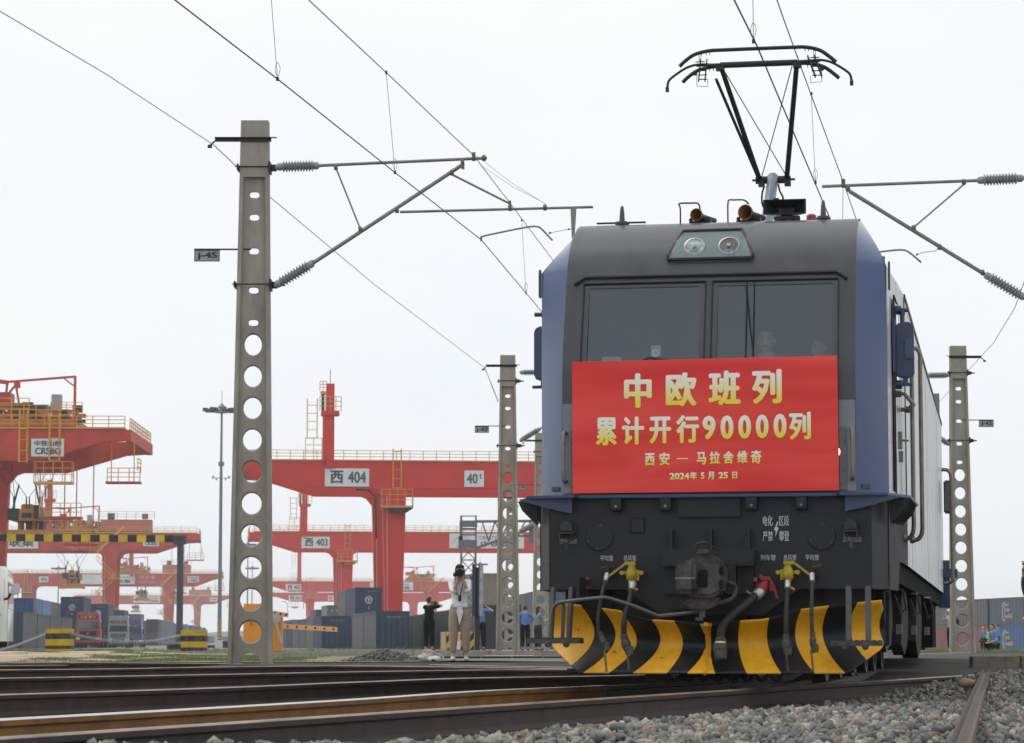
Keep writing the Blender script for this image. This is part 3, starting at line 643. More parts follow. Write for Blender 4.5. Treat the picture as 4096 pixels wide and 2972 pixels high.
# brake hoses
def hose(pts,r,ribbed,vm,label=None,dx=0):
    P_=spline(pts,10)
    if ribbed:
        Q=spline(pts,40); rr=[r*(1.0 if i%4<2 else .78) for i in range(len(Q))]; g=G().tube(Q,rr,8)
    else: g=G().tube(P_,r,10)
    h=g.build('brake_hose',blk if not ribbed else M('ribbed_hose',(.04,.04,.035),.55,var=.2,scale=12),loco,smooth=0 if ribbed else 60)
    a=Vector(pts[0]); d=(Vector(pts[1])-a).normalized()
    G().lathe([(r*1.25,-.01),(r*1.3,.03),(r*1.15,.045),(r*1.15,.07),(r*1.25,.08)],a-d*.06,d,10).build('hose_collar',M('bright_collar',(.5,.5,.48),.35,metal=.5,var=.3,scale=30),h,smooth=40)
    e=Vector(pts[-1]); d=(e-Vector(pts[-2])).normalized()
    g=G().lathe([(r*1.3,-.05),(r*1.3,0),(r*1.6,.01),(r*1.7,.05),(r*1.2,.09),(r*.9,.13)],e,d,8); g.box(e+d*.09+Vector((.02,-.02,0)),(r*2.4,r*2,.07)); g.build('hose_coupling',M('hose_casting',(.1,.09,.075),.6,metal=.5,var=.4,scale=25,bump=.3),h,bevel=.004)
    return h
Yh=-.32
hA=hose([(-.875,-.2,.93),(-.89,-.3,.82),(-.915,-.38,.62),(-.91,-.4,.5),(-.885,-.4,.44)],.018,True,None)
hB=hose([(-.645,-.2,.85),(-.655,-.3,.74),(-.685,-.4,.58),(-.69,-.4,.45),(-.68,-.4,.41)],.026,False,None)
hC=hose([(.43,-.2,.79),(.34,-.32,.70),(.24,-.42,.62),(.165,-.48,.52),(.15,-.5,.38)],.037,False,None)
hD=hose([(.7,-.2,.86),(.70,-.3,.74),(.698,-.38,.58),(.70,-.4,.46),(.70,-.4,.41)],.022,False,None)
hE=hose([(.91,-.2,.92),(.915,-.3,.8),(.915,-.38,.62),(.92,-.4,.5),(.925,-.4,.43)],.019,True,None)
G().lathe([(.055,0),(.06,.05),(.05,.12),(.02,.13)],(.15,-.5,.36),(0,0,-1),12).build('hose_cap',blk,hC,smooth=40)
g=G(); g.lathe([(.048,0),(.05,.012),(.046,.024)],(.15,-.5,.40),(0,0,-1),12); g.build('foil_band',M('foil',(.6,.55,.35),.3,metal=.8,var=.3,scale=40),hC)
rustr=M('rusty_stud',(.2,.11,.05),.7,var=.4,scale=20)
for x,z,y in ((-.835,.14,-.42),(-.64,.15,-.42),(.717,.15,-.42),(.93,.14,-.42)):
    G().tube([(x-.02,y,z+.19),(x,y-.02,z)],.011,6).build('hose_stud',rustr if abs(x)>.8 else castg,loco)
for x,s in ((-.655,-1),(.70,1)):
    z=1.0
    g=G(); g.lathe([(.028,-.085),(.05,-.06),(.052,-.01),(.04,.02),(.03,.06),(.034,.068)],(x,-.14,z),(0,0,1),12); g.box((x+.04*s*-1,-.12,z-.03),(.05,.06,.09)); g.lathe([(.02,0),(.02,.06)],(x-.085,-.1,z-.01),(0,-1,0),8); g.lathe([(.02,0),(.02,.06)],(x+.085,-.1,z-.01),(0,-1,0),8); g.b2((x-.085,-.14,z-.022),(x+.085,-.1,z+.004)); v=g.build('angle_cock',yelm,loco,smooth=40)
    g=G(); g.b2((x-s*.035-.0,-.17,z+.058),(x+s*.055,-.12,z+.088)); g.bar((x+s*.05,-.15,z+.075),(x+s*.2,-.17,z-.04),.012,.018); g.build('cock_handle',yelm,v)
    G().tube([(x,-.15,z-.085),(x,-.16,z-.125)],.026,10).build('thread_seal',M('white_tape',(.7,.7,.7),.5),v,smooth=40)
    G().bar((x+.03,-.19,z-.14),(x+.062,-.21,z-.16),.014).build('yellow_plug',yelm,v)
g=G(); g.lathe([(.03,-.09),(.052,-.06),(.054,-.01),(.04,.03),(.03,.06)],(.485,-.14,.87),(.45,0,.9),12); g.lathe([(.02,0),(.02,.05)],(.42,-.1,.93),(0,-1,0),8); g.lathe([(.02,0),(.02,.05)],(.56,-.1,.85),(0,-1,0),8); g.b2((.42,-.12,.86),(.56,-.08,.9)); v=g.build('red_angle_cock',redv,loco,smooth=40)
g=G(); g.b2((.47,-.18,.925),(.55,-.13,.955)); g.bar((.54,-.16,.945),(.585,-.17,.86),.014,.022); g.bar((.585,-.17,.86),(.61,-.18,.765),.014,.02); g.bar((.475,-.16,.94),(.47,-.16,.97),.03); g.build('cock_handle',redv,v)
G().tube([(.465,-.15,.825),(.445,-.16,.795)],.032,10).build('thread_seal',MT['white_tape'],v); G().tube([(.442,-.16,.79),(.43,-.17,.77)],.045,10).build('steel_flange',steel,v)
G().bar((.35,-.2,.83),(.39,-.2,.80),.015).build('yellow_plug',yelm,v)
for x in (-.868,.905):
    g=G(); g.box((x,-.12,1.0),(.05,.1,.07)); g.lathe([(.02,0),(.024,.06)],(x,-.12,.98),(0,0,-1),8); g.lathe([(.025,0),(.025,.05)],(x+.035,-.05,.975),(0,-1,0),8); g.box((x,-.14,1.045),(.07,.02,.012)); v=g.build('small_cock',blkm,loco,bevel=.005)
    G().bar((x-.01 if x>0 else x-.06,-.16,1.03),(x+.085 if x>0 else x-.005,-.16,1.055 if x>0 else 1.05),.007).build('cock_handle',redv,v)
# snow plough with painted stripes (u of the map carries the stripe count)
CX=lambda c:(c-955)/2268*1850*.8157/.8157*23.9/FPX*1.0
KB=[(0,130,300,250),(1,262,395,345),(2,370,503,450),(3,500,610,550),(4,615,722,700),(5,780,835,805),(6,875,945,930),(7,1003,962,978),(8,1145,1095,1110),(9,1300,1228,1240),(10,1450,1355,1385),(11,1585,1480,1510),(12,1750,1609,1640),(13,1900,1743,1785)]
def c2x(c): return .0155+(c-955)*.8157*.002207/.9855*1.01
def stripe(x,t_):
    w0=(t_-.5)*(t_-1)/.5; w1=t_*(t_-1)/-.25; w2=t_*(t_-.5)/.5
    # straight slanting lower part, nearly upright above
    B=[(k,c2x(b*w0+m_*w1+tp*w2)) for k,b,m_,tp in KB]
    for (k,a),(k2,b_) in zip(B,B[1:]):
        if x<=b_ or k2==13: return k+(x-a)/(b_-a)
ZT=[(0,.545),(.2,.573),(.48,.588),(.6,.61),(.76,.668),(1.1,.715),(1.5,.757)]
def ztop(x):
    x=abs(x)
    for (a,b),(c,d) in zip(ZT,ZT[1:]):
        if x<=c: return b+(d-b)*(x-a)/(c-a)
    return .757
def pbase(x): return -.42+.42*(abs(x)/1.4)**1.35
def pt_plow(s_,t_):
    """s -1..1 across, t 0..1 up"""
    xb=1.155; xm=1.40 
    # outline half width: bottom corner, widest above mid, slightly in at the top
    W_=xb+(1.44-xb)*min(1,t_/.34) if t_<.34 else 1.44+.02*math.sin((t_-.34)/.66*PI)
    x=s_*W_+.045
    z=.122+(ztop(x)-.122)*t_
    y=pbase(x)+.25*math.sin(PI*min(1,t_*.92))**1.1-.10*(1-t_)*1.0
    return (x,y,z)
NS,NT=120,22
V=[];U=[]
for j in range(NT+1):
    for i in range(NS+1):
        s_=-1+2*i/NS; p=pt_plow(s_,j/NT); V.append(p); U.append(stripe(p[0],j/NT))
me=bpy.data.meshes.new('plough_blade'); F=[(j*(NS+1)+i,j*(NS+1)+i+1,(j+1)*(NS+1)+i+1,(j+1)*(NS+1)+i) for j in range(NT) for i in range(NS)]
me.from_pydata(V,[],F); uv=me.uv_layers.new(name='stripe')
for lp in me.loops: uv.data[lp.index].uv=(U[lp.vertex_index],0)
pm=bpy.data.materials.new('striped_plough_paint'); pm.use_nodes=True; t=pm.node_tree; b=t.nodes['Principled BSDF']
u_=t.nodes.new('ShaderNodeUVMap'); u_.uv_map='stripe'; sx=t.nodes.new('ShaderNodeSeparateXYZ'); t.links.new(u_.outputs[0],sx.inputs[0])
md=t.nodes.new('ShaderNodeMath'); md.operation='PINGPONG'; md.inputs[1].default_value=1.0; 
fl=t.nodes.new('ShaderNodeMath'); fl.operation='FLOOR'; t.links.new(sx.outputs[0],fl.inputs[0])
mo=t.nodes.new('ShaderNodeMath'); mo.operation='MODULO'; mo.inputs[1].default_value=2; t.links.new(fl.outputs[0],mo.inputs[0])
n1=t.nodes.new('ShaderNodeTexNoise'); n1.inputs['Scale'].default_value=14; n1.inputs['Detail'].default_value=8; c1=t.nodes.new('ShaderNodeTexCoord'); t.links.new(c1.outputs['Object'],n1.inputs[0])
ry=t.nodes.new('ShaderNodeValToRGB'); ry.color_ramp.elements[0].position=.3; ry.color_ramp.elements[0].color=(.70,.34,.012,1); ry.color_ramp.elements[1].position=.6; ry.color_ramp.elements[1].color=(.80,.41,.016,1)
e=ry.color_ramp.elements.new(.24); e.color=(.12,.07,.03,1)
t.links.new(n1.outputs[0],ry.inputs[0])
mm=t.nodes.new('ShaderNodeMix'); mm.data_type='RGBA'; t.links.new(mo.outputs[0],mm.inputs[0]); t.links.new(ry.outputs[0],mm.inputs[6]); mm.inputs[7].default_value=(.006,.007,.010,1)
t.links.new(mm.outputs[2],b.inputs['Base Color']); b.inputs['Roughness'].default_value=.42; b.inputs['Specular IOR Level'].default_value=.35
me.materials.append(pm); me.shade_smooth(); pl_o=bpy.data.objects.new('plough_blade',me); COL.objects.link(pl_o); pl_o.parent=loco; pl_o['label']='curved plough blade painted in yellow and black stripes'
so=pl_o.modifiers.new('s','SOLIDIFY'); so.thickness=.012; so.offset=1
g=G(); g.tube([ (pt_plow(0-.03,t_)[0]+.01,pt_plow(-.03,t_)[1]-.012,pt_plow(-.03,t_)[2]) for t_ in frange(0,1,10)],[.016]*10,6); g.b2((-.0,pbase(0)+.0,.53),(.035,pbase(0)+.15,.56)); g.build('plough_ridge',M('yellow_ridge_paint',(.72,.36,.014),.45,var=.25,scale=20),loco)
g=G()
for x in (-.9,-.3,.35,.95): g.bar((x,.12,.6),(x,.3,.9),.05,.08)
g.b2((-1.3,.25,.3),(1.35,.32,.86)); g.b2((-1.25,.0,.13),(1.25,.3,.16)); g.build('plough_stay',blk,loco)
# cab steps on each side of the plough
for s,x0,x1,zt,bx in ((-1,-1.545,-1.08,.425,(-1.335,-1.175)),(1,1.07,1.505,.405,(1.22,1.385))):
    g=G(); g.b2((x0,-.36,zt-.045),(x1,-.12,zt)); 
    for x in frange(x0+.02,x1-.02,9): g.b2((x-.012,-.365,zt),(x+.012,-.12,zt+.006))
    stp=g.build('step_tread',M('step_steel',(.07,.07,.07),.5,metal=.5,var=.3,scale=14,bump=.2),loco,bevel=.004)
    for x in bx:
        G().bar((x-(0.018 if s<0 else 0),-.24,zt-.01),(x,-.2,.87),.05,.03).build('step_hanger',M('hanger_steel',(.09,.095,.1),.4,metal=.4,var=.2,scale=9),loco,bevel=.008)
        G().lathe([(.03,0),(.03,.016),(.02,.02)],(x-.02,-.36,zt-.05),(0,-1,0),12).build('step_bolt',castg,stp)
g=G(); g.tube([(-1.225,-.33,.73),(-1.235,-.31,.5),(-1.24,-.3,.42)],.016,8); g.build('side_bar',MT['grey_painted_bar'],loco)
# roof gear
def horn(x,y,r,pipe):
    z=4.30+r*.92
    g=G(); g.lathe([(r,-.0),(r*.98,.012),(r*.72,.05),(r*.5,.1),(r*.4,.16),(r*.38,.4)],(x,y,z),(.35,1,0),24,cap=False); g.lathe([(.001,.2),(r*.38,.2)],(x,y,z),(.35,1,0),16,cap=False); h=g.build('horn',M('horn_body',(.05,.048,.042),.6,var=.4,scale=12,bump=.3),loco,smooth=50)
    g=G(); g.lathe([(r*1.0,-.004),(r*.93,-.006),(r*.66,.045),(r*.42,.09),(r*.3,.2)],(x,y-.004,z),(.35,1,0),24,cap=False); g.build('horn_bell',brass,h,smooth=60)
    g=G(); g.lathe([(.012,-.0),(r*.34,0.0)],(x+.012,y+.02,z),(.35,1,0),16)
    g=G(); g.box((x-.0,y+.15,4.30),(r*2.6,.1,.03)); g.lathe([(.02,0),(.02,.03)],(x-r*1.0,y+.1,4.31),(0,0,1),8); g.lathe([(.02,0),(.02,.03)],(x+r*1.1,y+.1,4.31),(0,0,1),8); g.box((x+.06,y+.2,4.32),(r*1.8,.12,.07)); g.build('horn_mount',blkm,h,bevel=.006)
    g=G(); g.tube(spline(pipe,3),.008,6); g.build('horn_pipe',blkm,h,smooth=60)
horn(-.236,1.35,.062,[(-.385,1.35,4.27),(-.385,1.35,4.42),(-.4,1.36,4.46),(-.38,1.38,4.475),(-.28,1.45,4.485),(-.24,1.5,4.49),(-.22,1.5,4.46),(-.22,1.5,4.42)])
horn(.222,1.35,.074,[(.06,1.35,4.27),(.06,1.35,4.44),(.07,1.37,4.49),(.11,1.4,4.495),(.2,1.45,4.5),(.24,1.5,4.47)])
g=G()
x0,x1,z0_,z1_=.375,.775,4.365,4.505; y=1.5
g.add([(x0,y,z0_),(x1,y,z0_),(x1,y,z1_),(x0,y,z1_),(x0+.02,y+.02,z0_+.015),(x1-.02,y+.02,z0_+.015),(x1-.02,y+.02,z1_-.015),(x0+.02,y+.02,z1_-.015),(.5,y+.22,z0_+.045),(.65,y+.22,z0_+.045),(.65,y+.22,z1_-.045),(.5,y+.22,z1_-.045)],[(0,1,5,4),(1,2,6,5),(2,3,7,6),(3,0,4,7),(4,5,9,8),(5,6,10,9),(6,7,11,10),(7,4,8,11),(8,9,10,11)])
g.add([(x0,y,z0_),(x1,y,z0_),(x1,y,z1_),(x0,y,z1_),(.48,y+.3,z0_+.03),(.67,y+.3,z0_+.03),(.67,y+.3,z1_-.03),(.48,y+.3,z1_-.03)],[(0,1,5,4),(1,2,6,5),(2,3,7,6),(3,0,4,7),(4,5,6,7)])
sp=g.build('loudspeaker',M('black_speaker_shell',(.018,.018,.02),.5),loco,recalc=False)
g=G(); g.lathe([(.1,0),(.08,.04),(.06,.1)],(.59,y+.12,4.27),(0,0,1),12); g.box((.59,y+.1,4.34),(.24,.1,.03)); g.box((.49,y+.1,4.515),(.05,.05,.03)); g.build('speaker_foot',blkm,sp)
g=G(); g.lathe([(.06,0),(.06,.03),(.085,.035),(.085,.045),(.05,.055),(.048,.12),(.03,.135)],(.79,2.0,4.30),(0,0,1),16); g.build('beacon',M('red_beacon',(.3,.02,.02),.35,coat=.3),loco,smooth=40)
for x in (-.92,.95):
    g=G(); g.lathe([(.028,0),(.022,.1),(.015,.155),(.006,.165)],(x,1.25,4.28),(0,0,1),12); g.lathe([(.07,0),(.07,.01)],(x,1.25,4.27),(0,0,1),12); g.box((x,1.25,4.285),(.1,.08,.02)); b=g.build('roof_antenna',M('antenna_grey',(.05,.055,.065),.4,coat=.2),loco,smooth=40)
    if x<0:
        G().b2((-1.16,1.22,4.283),(-.7,1.3,4.289)).build('antenna_plate',blkm,b)
# pantograph
pg=G(); pg.b2((-.5,6.0,4.27),(.5,7.4,4.34)); pg.build('pantograph_base',blkm,loco)
panm=M('pantograph_black',(.022,.022,.024),.45,metal=.4,var=.2,scale=6)
KN=Vector((0,7.24,5.68)); HD=Vector((0,5.43,0))
g=G(); g.tube([(0,5.75,4.40),(0,6.34,5.03),(0,7.2,5.70)],[.075,.07,.062],12); la=g.build('pantograph_lower_arm',M('blue_grey_arm',(.13,.17,.23),.38,coat=.3,var=.2,scale=5),loco,smooth=50)
g=G(); g.tube([(-.2,7.24,5.675),(.2,7.24,5.675)],.045,12); g.tube([(-.24,7.24,5.675),(.25,7.24,5.675)],.014,6); g.box((-.13,7.2,5.62),(.07,.06,.06)); g.box((.17,7.2,5.62),(.07,.06,.06)); g.build('knee_joint',blkm,la,smooth=50)
g=G(); g.tube(spline([(-.09,7.1,5.58),(-.115,7.1,5.5),(-.12,7.1,5.4),(-.1,7.1,5.33)],4),.012,6); g.tube(spline([(.07,7.1,5.6),(.085,7.1,5.52),(.12,7.1,5.45),(.115,7.1,5.39),(.08,7.1,5.38),(.06,7.1,5.44)],4),.012,6); g.tube([(.04,7.1,5.56),(.035,6.9,5.3)],.01,5); g.build('shunt_cable',blk,la)
g=G(); g.tube([(-.155,7.24,5.68),(-.40,5.47,6.60)],[.03,.028],10); g.tube([(.155,7.24,5.68),(.41,5.47,6.60)],[.03,.028],10); g.tube([(-.17,7.15,5.70),(-.47,5.52,6.51)],.018,8)
ua=g.build('pantograph_upper_arm',panm,loco,smooth=60)
g=G(); g.tube([(-.38,5.5,6.6),(.16,7.2,5.70)],.006,5); g.tube([(.36,5.5,6.62),(-.13,7.2,5.70)],.006,5); g.build('stay_wire',blk,ua)
g=G(); g.tube([(-.54,5.47,6.655),(-.42,5.47,6.655)],.024,10); g.tube([(-.42,5.47,6.655),(.42,5.47,6.655)],.034,12); g.tube([(.42,5.47,6.655),(.56,5.47,6.66)],.024,10)
g.tube([(-.56,5.47,6.65),(-.40,5.47,6.65)],.026,8); 
for x in (-.42,.42): g.box((x,5.47,6.63),(.09,.08,.07))
g.build('head_crossbar',panm,ua,smooth=60)
for s in (-1,1):
    g=G(); g.tube(spline([(s*.5,5.47,6.665),(s*.66,5.47,6.672),(s*.78,5.47,6.645),(s*.90,5.47,6.575),(s*.98,5.47,6.51),(s*1.0,5.47,6.45),(s*1.003,5.47,6.415)],5),.014,8); g.lathe([(.02,0),(.02,.05)],(s*1.003,5.47,6.38),(0,0,1),10); g.build('end_horn',panm,ua,smooth=60)
    g=G()
    for k in range(2): g.bar((s*.66-s*.05+.02*k*s,5.28,6.75),(s*.66-s*.05+.02*k*s,5.28,6.66),.006)
    for q in ((-.035,.0),(.035,.0)): g.bar((s*.62+q[0]-.04*s,5.28,6.68),(s*.62+q[0]+.02*s,5.62,6.52),.012,.03)
    for k in range(5): g.bar((s*.62-.05,5.30+.07*k,6.665-.034*k),(s*.62+.05,5.30+.07*k,6.665-.034*k),.01)
    g.tube([(s*.56,5.5,6.5),(s*.56,5.5,6.43),(s*.68,5.5,6.44),(s*.68,5.5,6.62),(s*.6,5.4,6.66)],.004,4); g.lathe([(.025,0),(.025,.006),(.019,.006),(.019,0)],(s*.69,5.4,6.56),(0,1,0),14)
    g.build('head_spring_box',panm,ua)
def strip(y,z,xa,name='collector_strip'):
    P_=[(-xa-.29,y,z-.165),(-xa-.24,y,z-.115),(-xa-.13,y,z-.04),(-xa+.02,y,z-.005),(-xa+.2,y,z),(xa-.2,y,z),(xa-.02,y,z-.005),(xa+.13,y,z-.045),(xa+.24,y,z-.125),(xa+.3,y,z-.18)]
    g=G(); g.tube(spline(P_,5),.021,8)
    for x in (-.6,-.55,-.51,.52,.56,.62): g.bar((x,y,z-.02),(x,y,z-.05),.008)
    return g.build(name,panm,loco,smooth=60)
strip(5.25,6.775,.55); strip(5.62,6.70 if False else 6.675,.56)
g=G()
# mirrors, door furniture and rails on the right side, mirror on the left
def mirror(s,x,y,z0_,z1_):
    g=G(); g.prism([(x-.085,z0_+.03),(x-.055,z0_),(x+.065,z0_),(x+.085,z0_+.03),(x+.082,z1_-.03),(x+.055,z1_),(x-.05,z1_),(x-.085,z1_-.04)],y,y+.09,'y'); m_=g.build('mirror',bluem,loco,bevel=.012)
    g=G(); g.b2((x-.0,y-.03,z0_+.17),(x+.085,y+.0,z0_+.35)); g.build('mirror_pad',M('mid_blue_metal',(.035,.075,.18),.4,coat=.2),m_,bevel=.008)
    g=G(); g.lathe([(.005,0),(.005,.004)],(x+.05,y-.033,z0_+.26),(0,-1,0),8); g.build('screw',blk,m_)
    g=G(); g.lathe([(.042,0),(.042,.07),(.02,.075),(.02,.14)],(s*1.575,y+.05,z1_+.115),(s,0,0),14); g.lathe([(.028,-.03),(.028,.03)],(x-.02*s,y+.05,z1_+.1),(0,0,1),10); g.lathe([(.02,0),(.02,.12)],(x-.02*s,y+.05,z1_-.01),(0,0,1),10)
    g.build('mirror_mount',bluem,m_,smooth=40); g=G(); g.lathe([(.042,0),(.042,.07),(.015,.075),(.015,.16)],(s*1.575,y+.05,z0_-.06),(s,0,0),14); g.box((x-.0*s,y+.05,z0_-.03),(.05,.04,.09)); g.build('mirror_mount',bluem,m_,smooth=40)
mirror(1,1.675,1.25,2.79,3.30); mirror(-1,-1.63,1.0,2.80,3.30)
G().prism([(1.0,2.82),(1.18,2.82),(1.2,2.86),(1.2,3.25),(1.15,3.31),(1.0,3.31)],1.575,1.597,'x').build('side_window_frame',bluem,loco)
g=G(); g.b2((1.579,1.05,1.75),(1.583,1.9,3.5)); dr=g.build('cab_door',MT['reflection_streaked_cab_side'],loco)  # door shares the reflection streaks painted into the cab side
g=G(); g.tube([(1.590,1.02,1.72),(1.590,1.02,3.52),(1.594,1.93,3.52),(1.60,1.93,1.72)],.008,4); g.build('door_seal',blk,dr)
G().b2((1.59,1.25,2.75),(1.602,1.75,3.4)).build('door_window',M('dark_side_glass',(.03,.035,.04),.1,coat=1),dr,bevel=.01)
g=G(); g.tube([(1.6,1.3,2.22),(1.66,1.3,2.22),(1.69,1.35,2.22)],.012,6); g.box((1.62,1.3,2.22),(.04,.05,.16)); g.build('door_handle',steel,dr); G().box((1.62,1.45,2.08),(.04,.05,.1)).build('door_lock',steel,dr)
for yy,xx,zb,zt in ((2.15,1.705,1.36,3.10),(2.5,1.775,1.36,3.16)):
    g=G(); g.tube(spline([(xx-.09,yy,zt+.03),(xx-.03,yy,zt+.025),(xx,yy,zt-.03),(xx,yy,zt-.1)],4)+[(xx,yy,zb+.25)]+spline([(xx,yy,zb+.12),(xx-.01,yy,zb+.05),(xx-.05,yy,zb),(xx-.12,yy,zb)],4),.021,8); h=g.build('hand_rail',handr,loco,smooth=60)
    G().lathe([(.035,0),(.038,.03),(.03,.05)],(xx-.12,yy,zb),(1,0,0),10).build('rail_foot',handr,h,smooth=40)
g=G(); g.tube([(1.56,1.4,2.655),(1.66,1.4,2.655),(1.74,1.4,2.56)],.02,8); g.tube([(1.56,2.0,2.56),(1.66,2.0,2.56),(1.74,1.5,2.56)],.02,8); h=g.build('pipe_bracket',handr,loco,smooth=50)
g=G(); g.lathe([(.033,0),(.033,.05)],(1.585,1.4,2.655),(1,0,0),10); g.lathe([(.033,0),(.033,.05)],(1.64,2.0,2.56),(1,0,0),10); g.build('pipe_clamp',handr,h)
g=G(); g.lathe([(.025,0),(.03,.03),(.02,.05)],(-1.55,.9,2.57),(-1,0,0),10); g.build('side_knob',handr,loco)
# far cab end of the same side: rail, mirror
g=G(); g.tube(spline([(1.64,17.4,2.95),(1.74,17.4,2.93),(1.78,17.4,2.8),(1.78,17.4,2.2),(1.78,17.4,1.4),(1.76,17.4,1.28),(1.66,17.4,1.25)],5),.028,8); g.build('hand_rail',handr,loco,smooth=60)
g=G(); g.b2((1.66,17.6,2.3),(1.80,17.7,2.8)); m_=g.build('mirror',bluem,loco,bevel=.02); G().b2((1.68,17.585,2.34),(1.79,17.6,2.76)).build('mirror_glass',M('mirror_dark_glass',(.02,.05,.05),.08,coat=1),m_)
g=G(); g.b2((1.62,18.0,1.35),(1.84,18.2,1.48)); g.b2((1.55,18.3,.9),(1.72,18.9,1.62)); g.build('rear_footboard',bluem,loco)
g=G()
for z in (1.6,2.05): g.b2((1.623,5.2,z),(1.63,5.24,z+.3))
g.build('side_slot',blk,loco)
for y in (4.2,9.9,15.2): G().b2((1.618,y,1.14),(1.6245,y+.015,3.68)).build('panel_seam',blkm,loco)
# second unit coupled behind
u2=thing('rear_unit','white sided second unit coupled close behind the locomotive','locomotive',tuple(LM@Vector((0,19.3,0))),-YAW+.02)
g=G(); g.prism([(-1.6,1.1),(1.58,1.1),(1.58,3.7),(1.28,4.2),(-1.28,4.2),(-1.6,3.7)],0,15,'y'); g.build('body_shell',white,u2,bevel=.03)
g=G(); g.b2((-1.3,.5,.25),(1.3,14.5,1.1)); g.build('underframe',blkm,u2)
# bogies
wheelm=M('wheel_steel',(.1,.09,.08),.5,metal=.7,var=.3,scale=10)
def bogie(y0):
    f=G()
    for s in (-1,1):
        f.prism([(y0-1.1,.95),(y0+5.5,.95),(y0+5.5,.72),(y0+4.9,.55),(y0-.5,.55),(y0-1.1,.72)],s*1.05-.06,s*1.05+.06,'x')
    f.b2((-1.0,y0-.9,.6),(1.0,y0-.7,.9)); f.b2((-1,y0+1,.4),(1,y0+1.4,.85)); f.b2((-1,y0+3.1,.4),(1,y0+3.5,.85))
    b=f.build('bogie_frame',blkm,loco,bevel=.02)
    for k in range(3):
        y=y0+k*2.25
        g=G()
        for s in (-1,1):
            g.lathe([(.50,-.07),(.625,-.07),(.655,-.06),(.655,-.045),(.625,-.035),(.62,.07),(.56,.07),(.53,.03),(.25,.02),(.2,.09),(.05,.09)],(s*.755,y,.625),(s,0,0),32)
        g.tube([(-.75,y,.625),(.75,y,.625)],.09,10); g.build('wheelset',wheelm,loco,smooth=35)
        g=G()
        for s in (-1,1): g.lathe([(.17,0),(.17,.16),(.13,.2),(.05,.22)],(s*1.06,y,.63),(s,0,0),16); g.box((s*1.15,y+.34,.72),(.12,.22,.4)); g.lathe([(.1,0),(.1,.3)],(s*1.15,y-.36,.6),(0,0,1),12)
        g.build('axle_box',castg,b,smooth=40)
bogie(3.0); bogie(10.6)
# side boxes and step plates under the right side, each a hexagonal plate as in a bogie cover
hexs=[((2.3,.92),(2.3,.36),(2.6,.30),(3.6,.36),(4.05,.56),(4.05,.70),(3.6,.95)),((5.0,.92),(4.6,.36),(5.6,.25),(6.4,.36),(6.8,.56),(6.8,.72),(6.3,.97)),((8.0,1.0),(7.4,.4),(8.2,.2),(9.4,.3),(9.8,.6),(9.4,1.0))]
for i,hp_ in enumerate(hexs):
    for s in (-1,1):
        g=G(); g.prism(list(hp_),s*1.36,s*1.42+s*.06*i,'x'); h=g.build('sand_box',M('dull_black_plate',(.014,.014,.015),.7,spec=.2,var=.4,scale=6),loco,bevel=.006)
        if s>0:
            g=G(); y1=hp_[-2][0]; x=1.45+.06*i; g.tube([(x,y1-.1,.92),(x+.07,y1+.05,.92),(x+.1,y1+.3,.72),(x+.02,y1+.3,.68)],.012,6); g.tube([(x,y1-.2,.86),(x+.05,y1+.2,.66)],.012,6); g.box((x+.02,y1+.35,.52),(.06,.12,.1)); g.build('latch',steel,h)
g=G(); g.prism([(1.0,.84),(1.45,.84),(1.75,.36),(1.35,.30),(1.1,.36)],1.44,1.47,'x'); g.prism([(1.38,.84),(1.51,.84),(1.5,.36),(1.36,.34)],1.2,1.22,'y'); g.build('wheel_guard',skirtm,loco,bevel=.006)
g=G(); g.b2((-1.1,1.6,.45),(1.1,1.8,.95)); g.b2((-1.52,1.45,.93),(1.58,18.5,1.115)); g.b2((-1.25,2.2,.38),(1.25,8.6,.95)); g.b2((-1.3,9.0,.4),(1.3,17,.95)); g.b2((-1.2,9.2,.3),(1.2,10.0,1.0)); g.b2((-.9,1.2,.12),(-.5,1.5,.3)); g.b2((.5,1.2,.12),(.9,1.5,.3)); g.b2((1.0,16.3,.3),(1.5,18.2,1.05))
g.build('underframe',M('deep_matt_black',(.008,.008,.008),.9,spec=.1),loco)  # one very dark matt colour over the whole underframe
g=G(); g.b2((-.55,-.06,.045),(-.38,.12,.122)); g.tube([(-.3,.3,.1),(.3,.3,.09)],.02,6)
for k in range(8): g.tube(spline([(-.45+.13*k,.6,.35),(-.42+.13*k,.55,.1),(-.35+.13*k,.6,.06),(-.3+.13*k,.7,.2)],3),.018,6)
g.build('low_cables',blk,loco)
# ------------------------------------------------------------------ banner
bn=thing('banner','large red banner board with gold and white lettering leaning on the locomotive nose','banner',(0,0,0)); bn.matrix_world=LM
yb=-.105
def bz(cx,cy): # zoom pixel -> banner plane
    px,py=2050+cx*.8157,1400+cy*.8157
    p=at(px,py,23.55); q=LM.inverted()@p; c=LM.inverted()@Vector((0,0,EYE)); t_=(yb-c.y)/(q.y-c.y); r=c+(q-c)*t_; return r.x,r.z
cor=[bz(295,703),bz(1602,688),bz(1591,27),bz(292,58)]
rm=bpy.data.materials.new('red_banner_print'); rm.use_nodes=True; t=rm.node_tree; b=t.nodes['Principled BSDF']; b.inputs['Roughness'].default_value=.4; b.inputs['Specular IOR Level'].default_value=.3
c1=t.nodes.new('ShaderNodeTexCoord'); mpp=t.nodes.new('ShaderNodeMapping'); mpp.inputs['Rotation'].default_value=(0,math.radians(-24),0); mpp.inputs['Scale'].default_value=(.35,1,2.6); t.links.new(c1.outputs['Object'],mpp.inputs[0])
n1=t.nodes.new('ShaderNodeTexNoise'); n1.inputs['Scale'].default_value=1.5; n1.inputs['Detail'].default_value=2; n1.inputs['Distortion'].default_value=.6; t.links.new(mpp.outputs[0],n1.inputs[0])
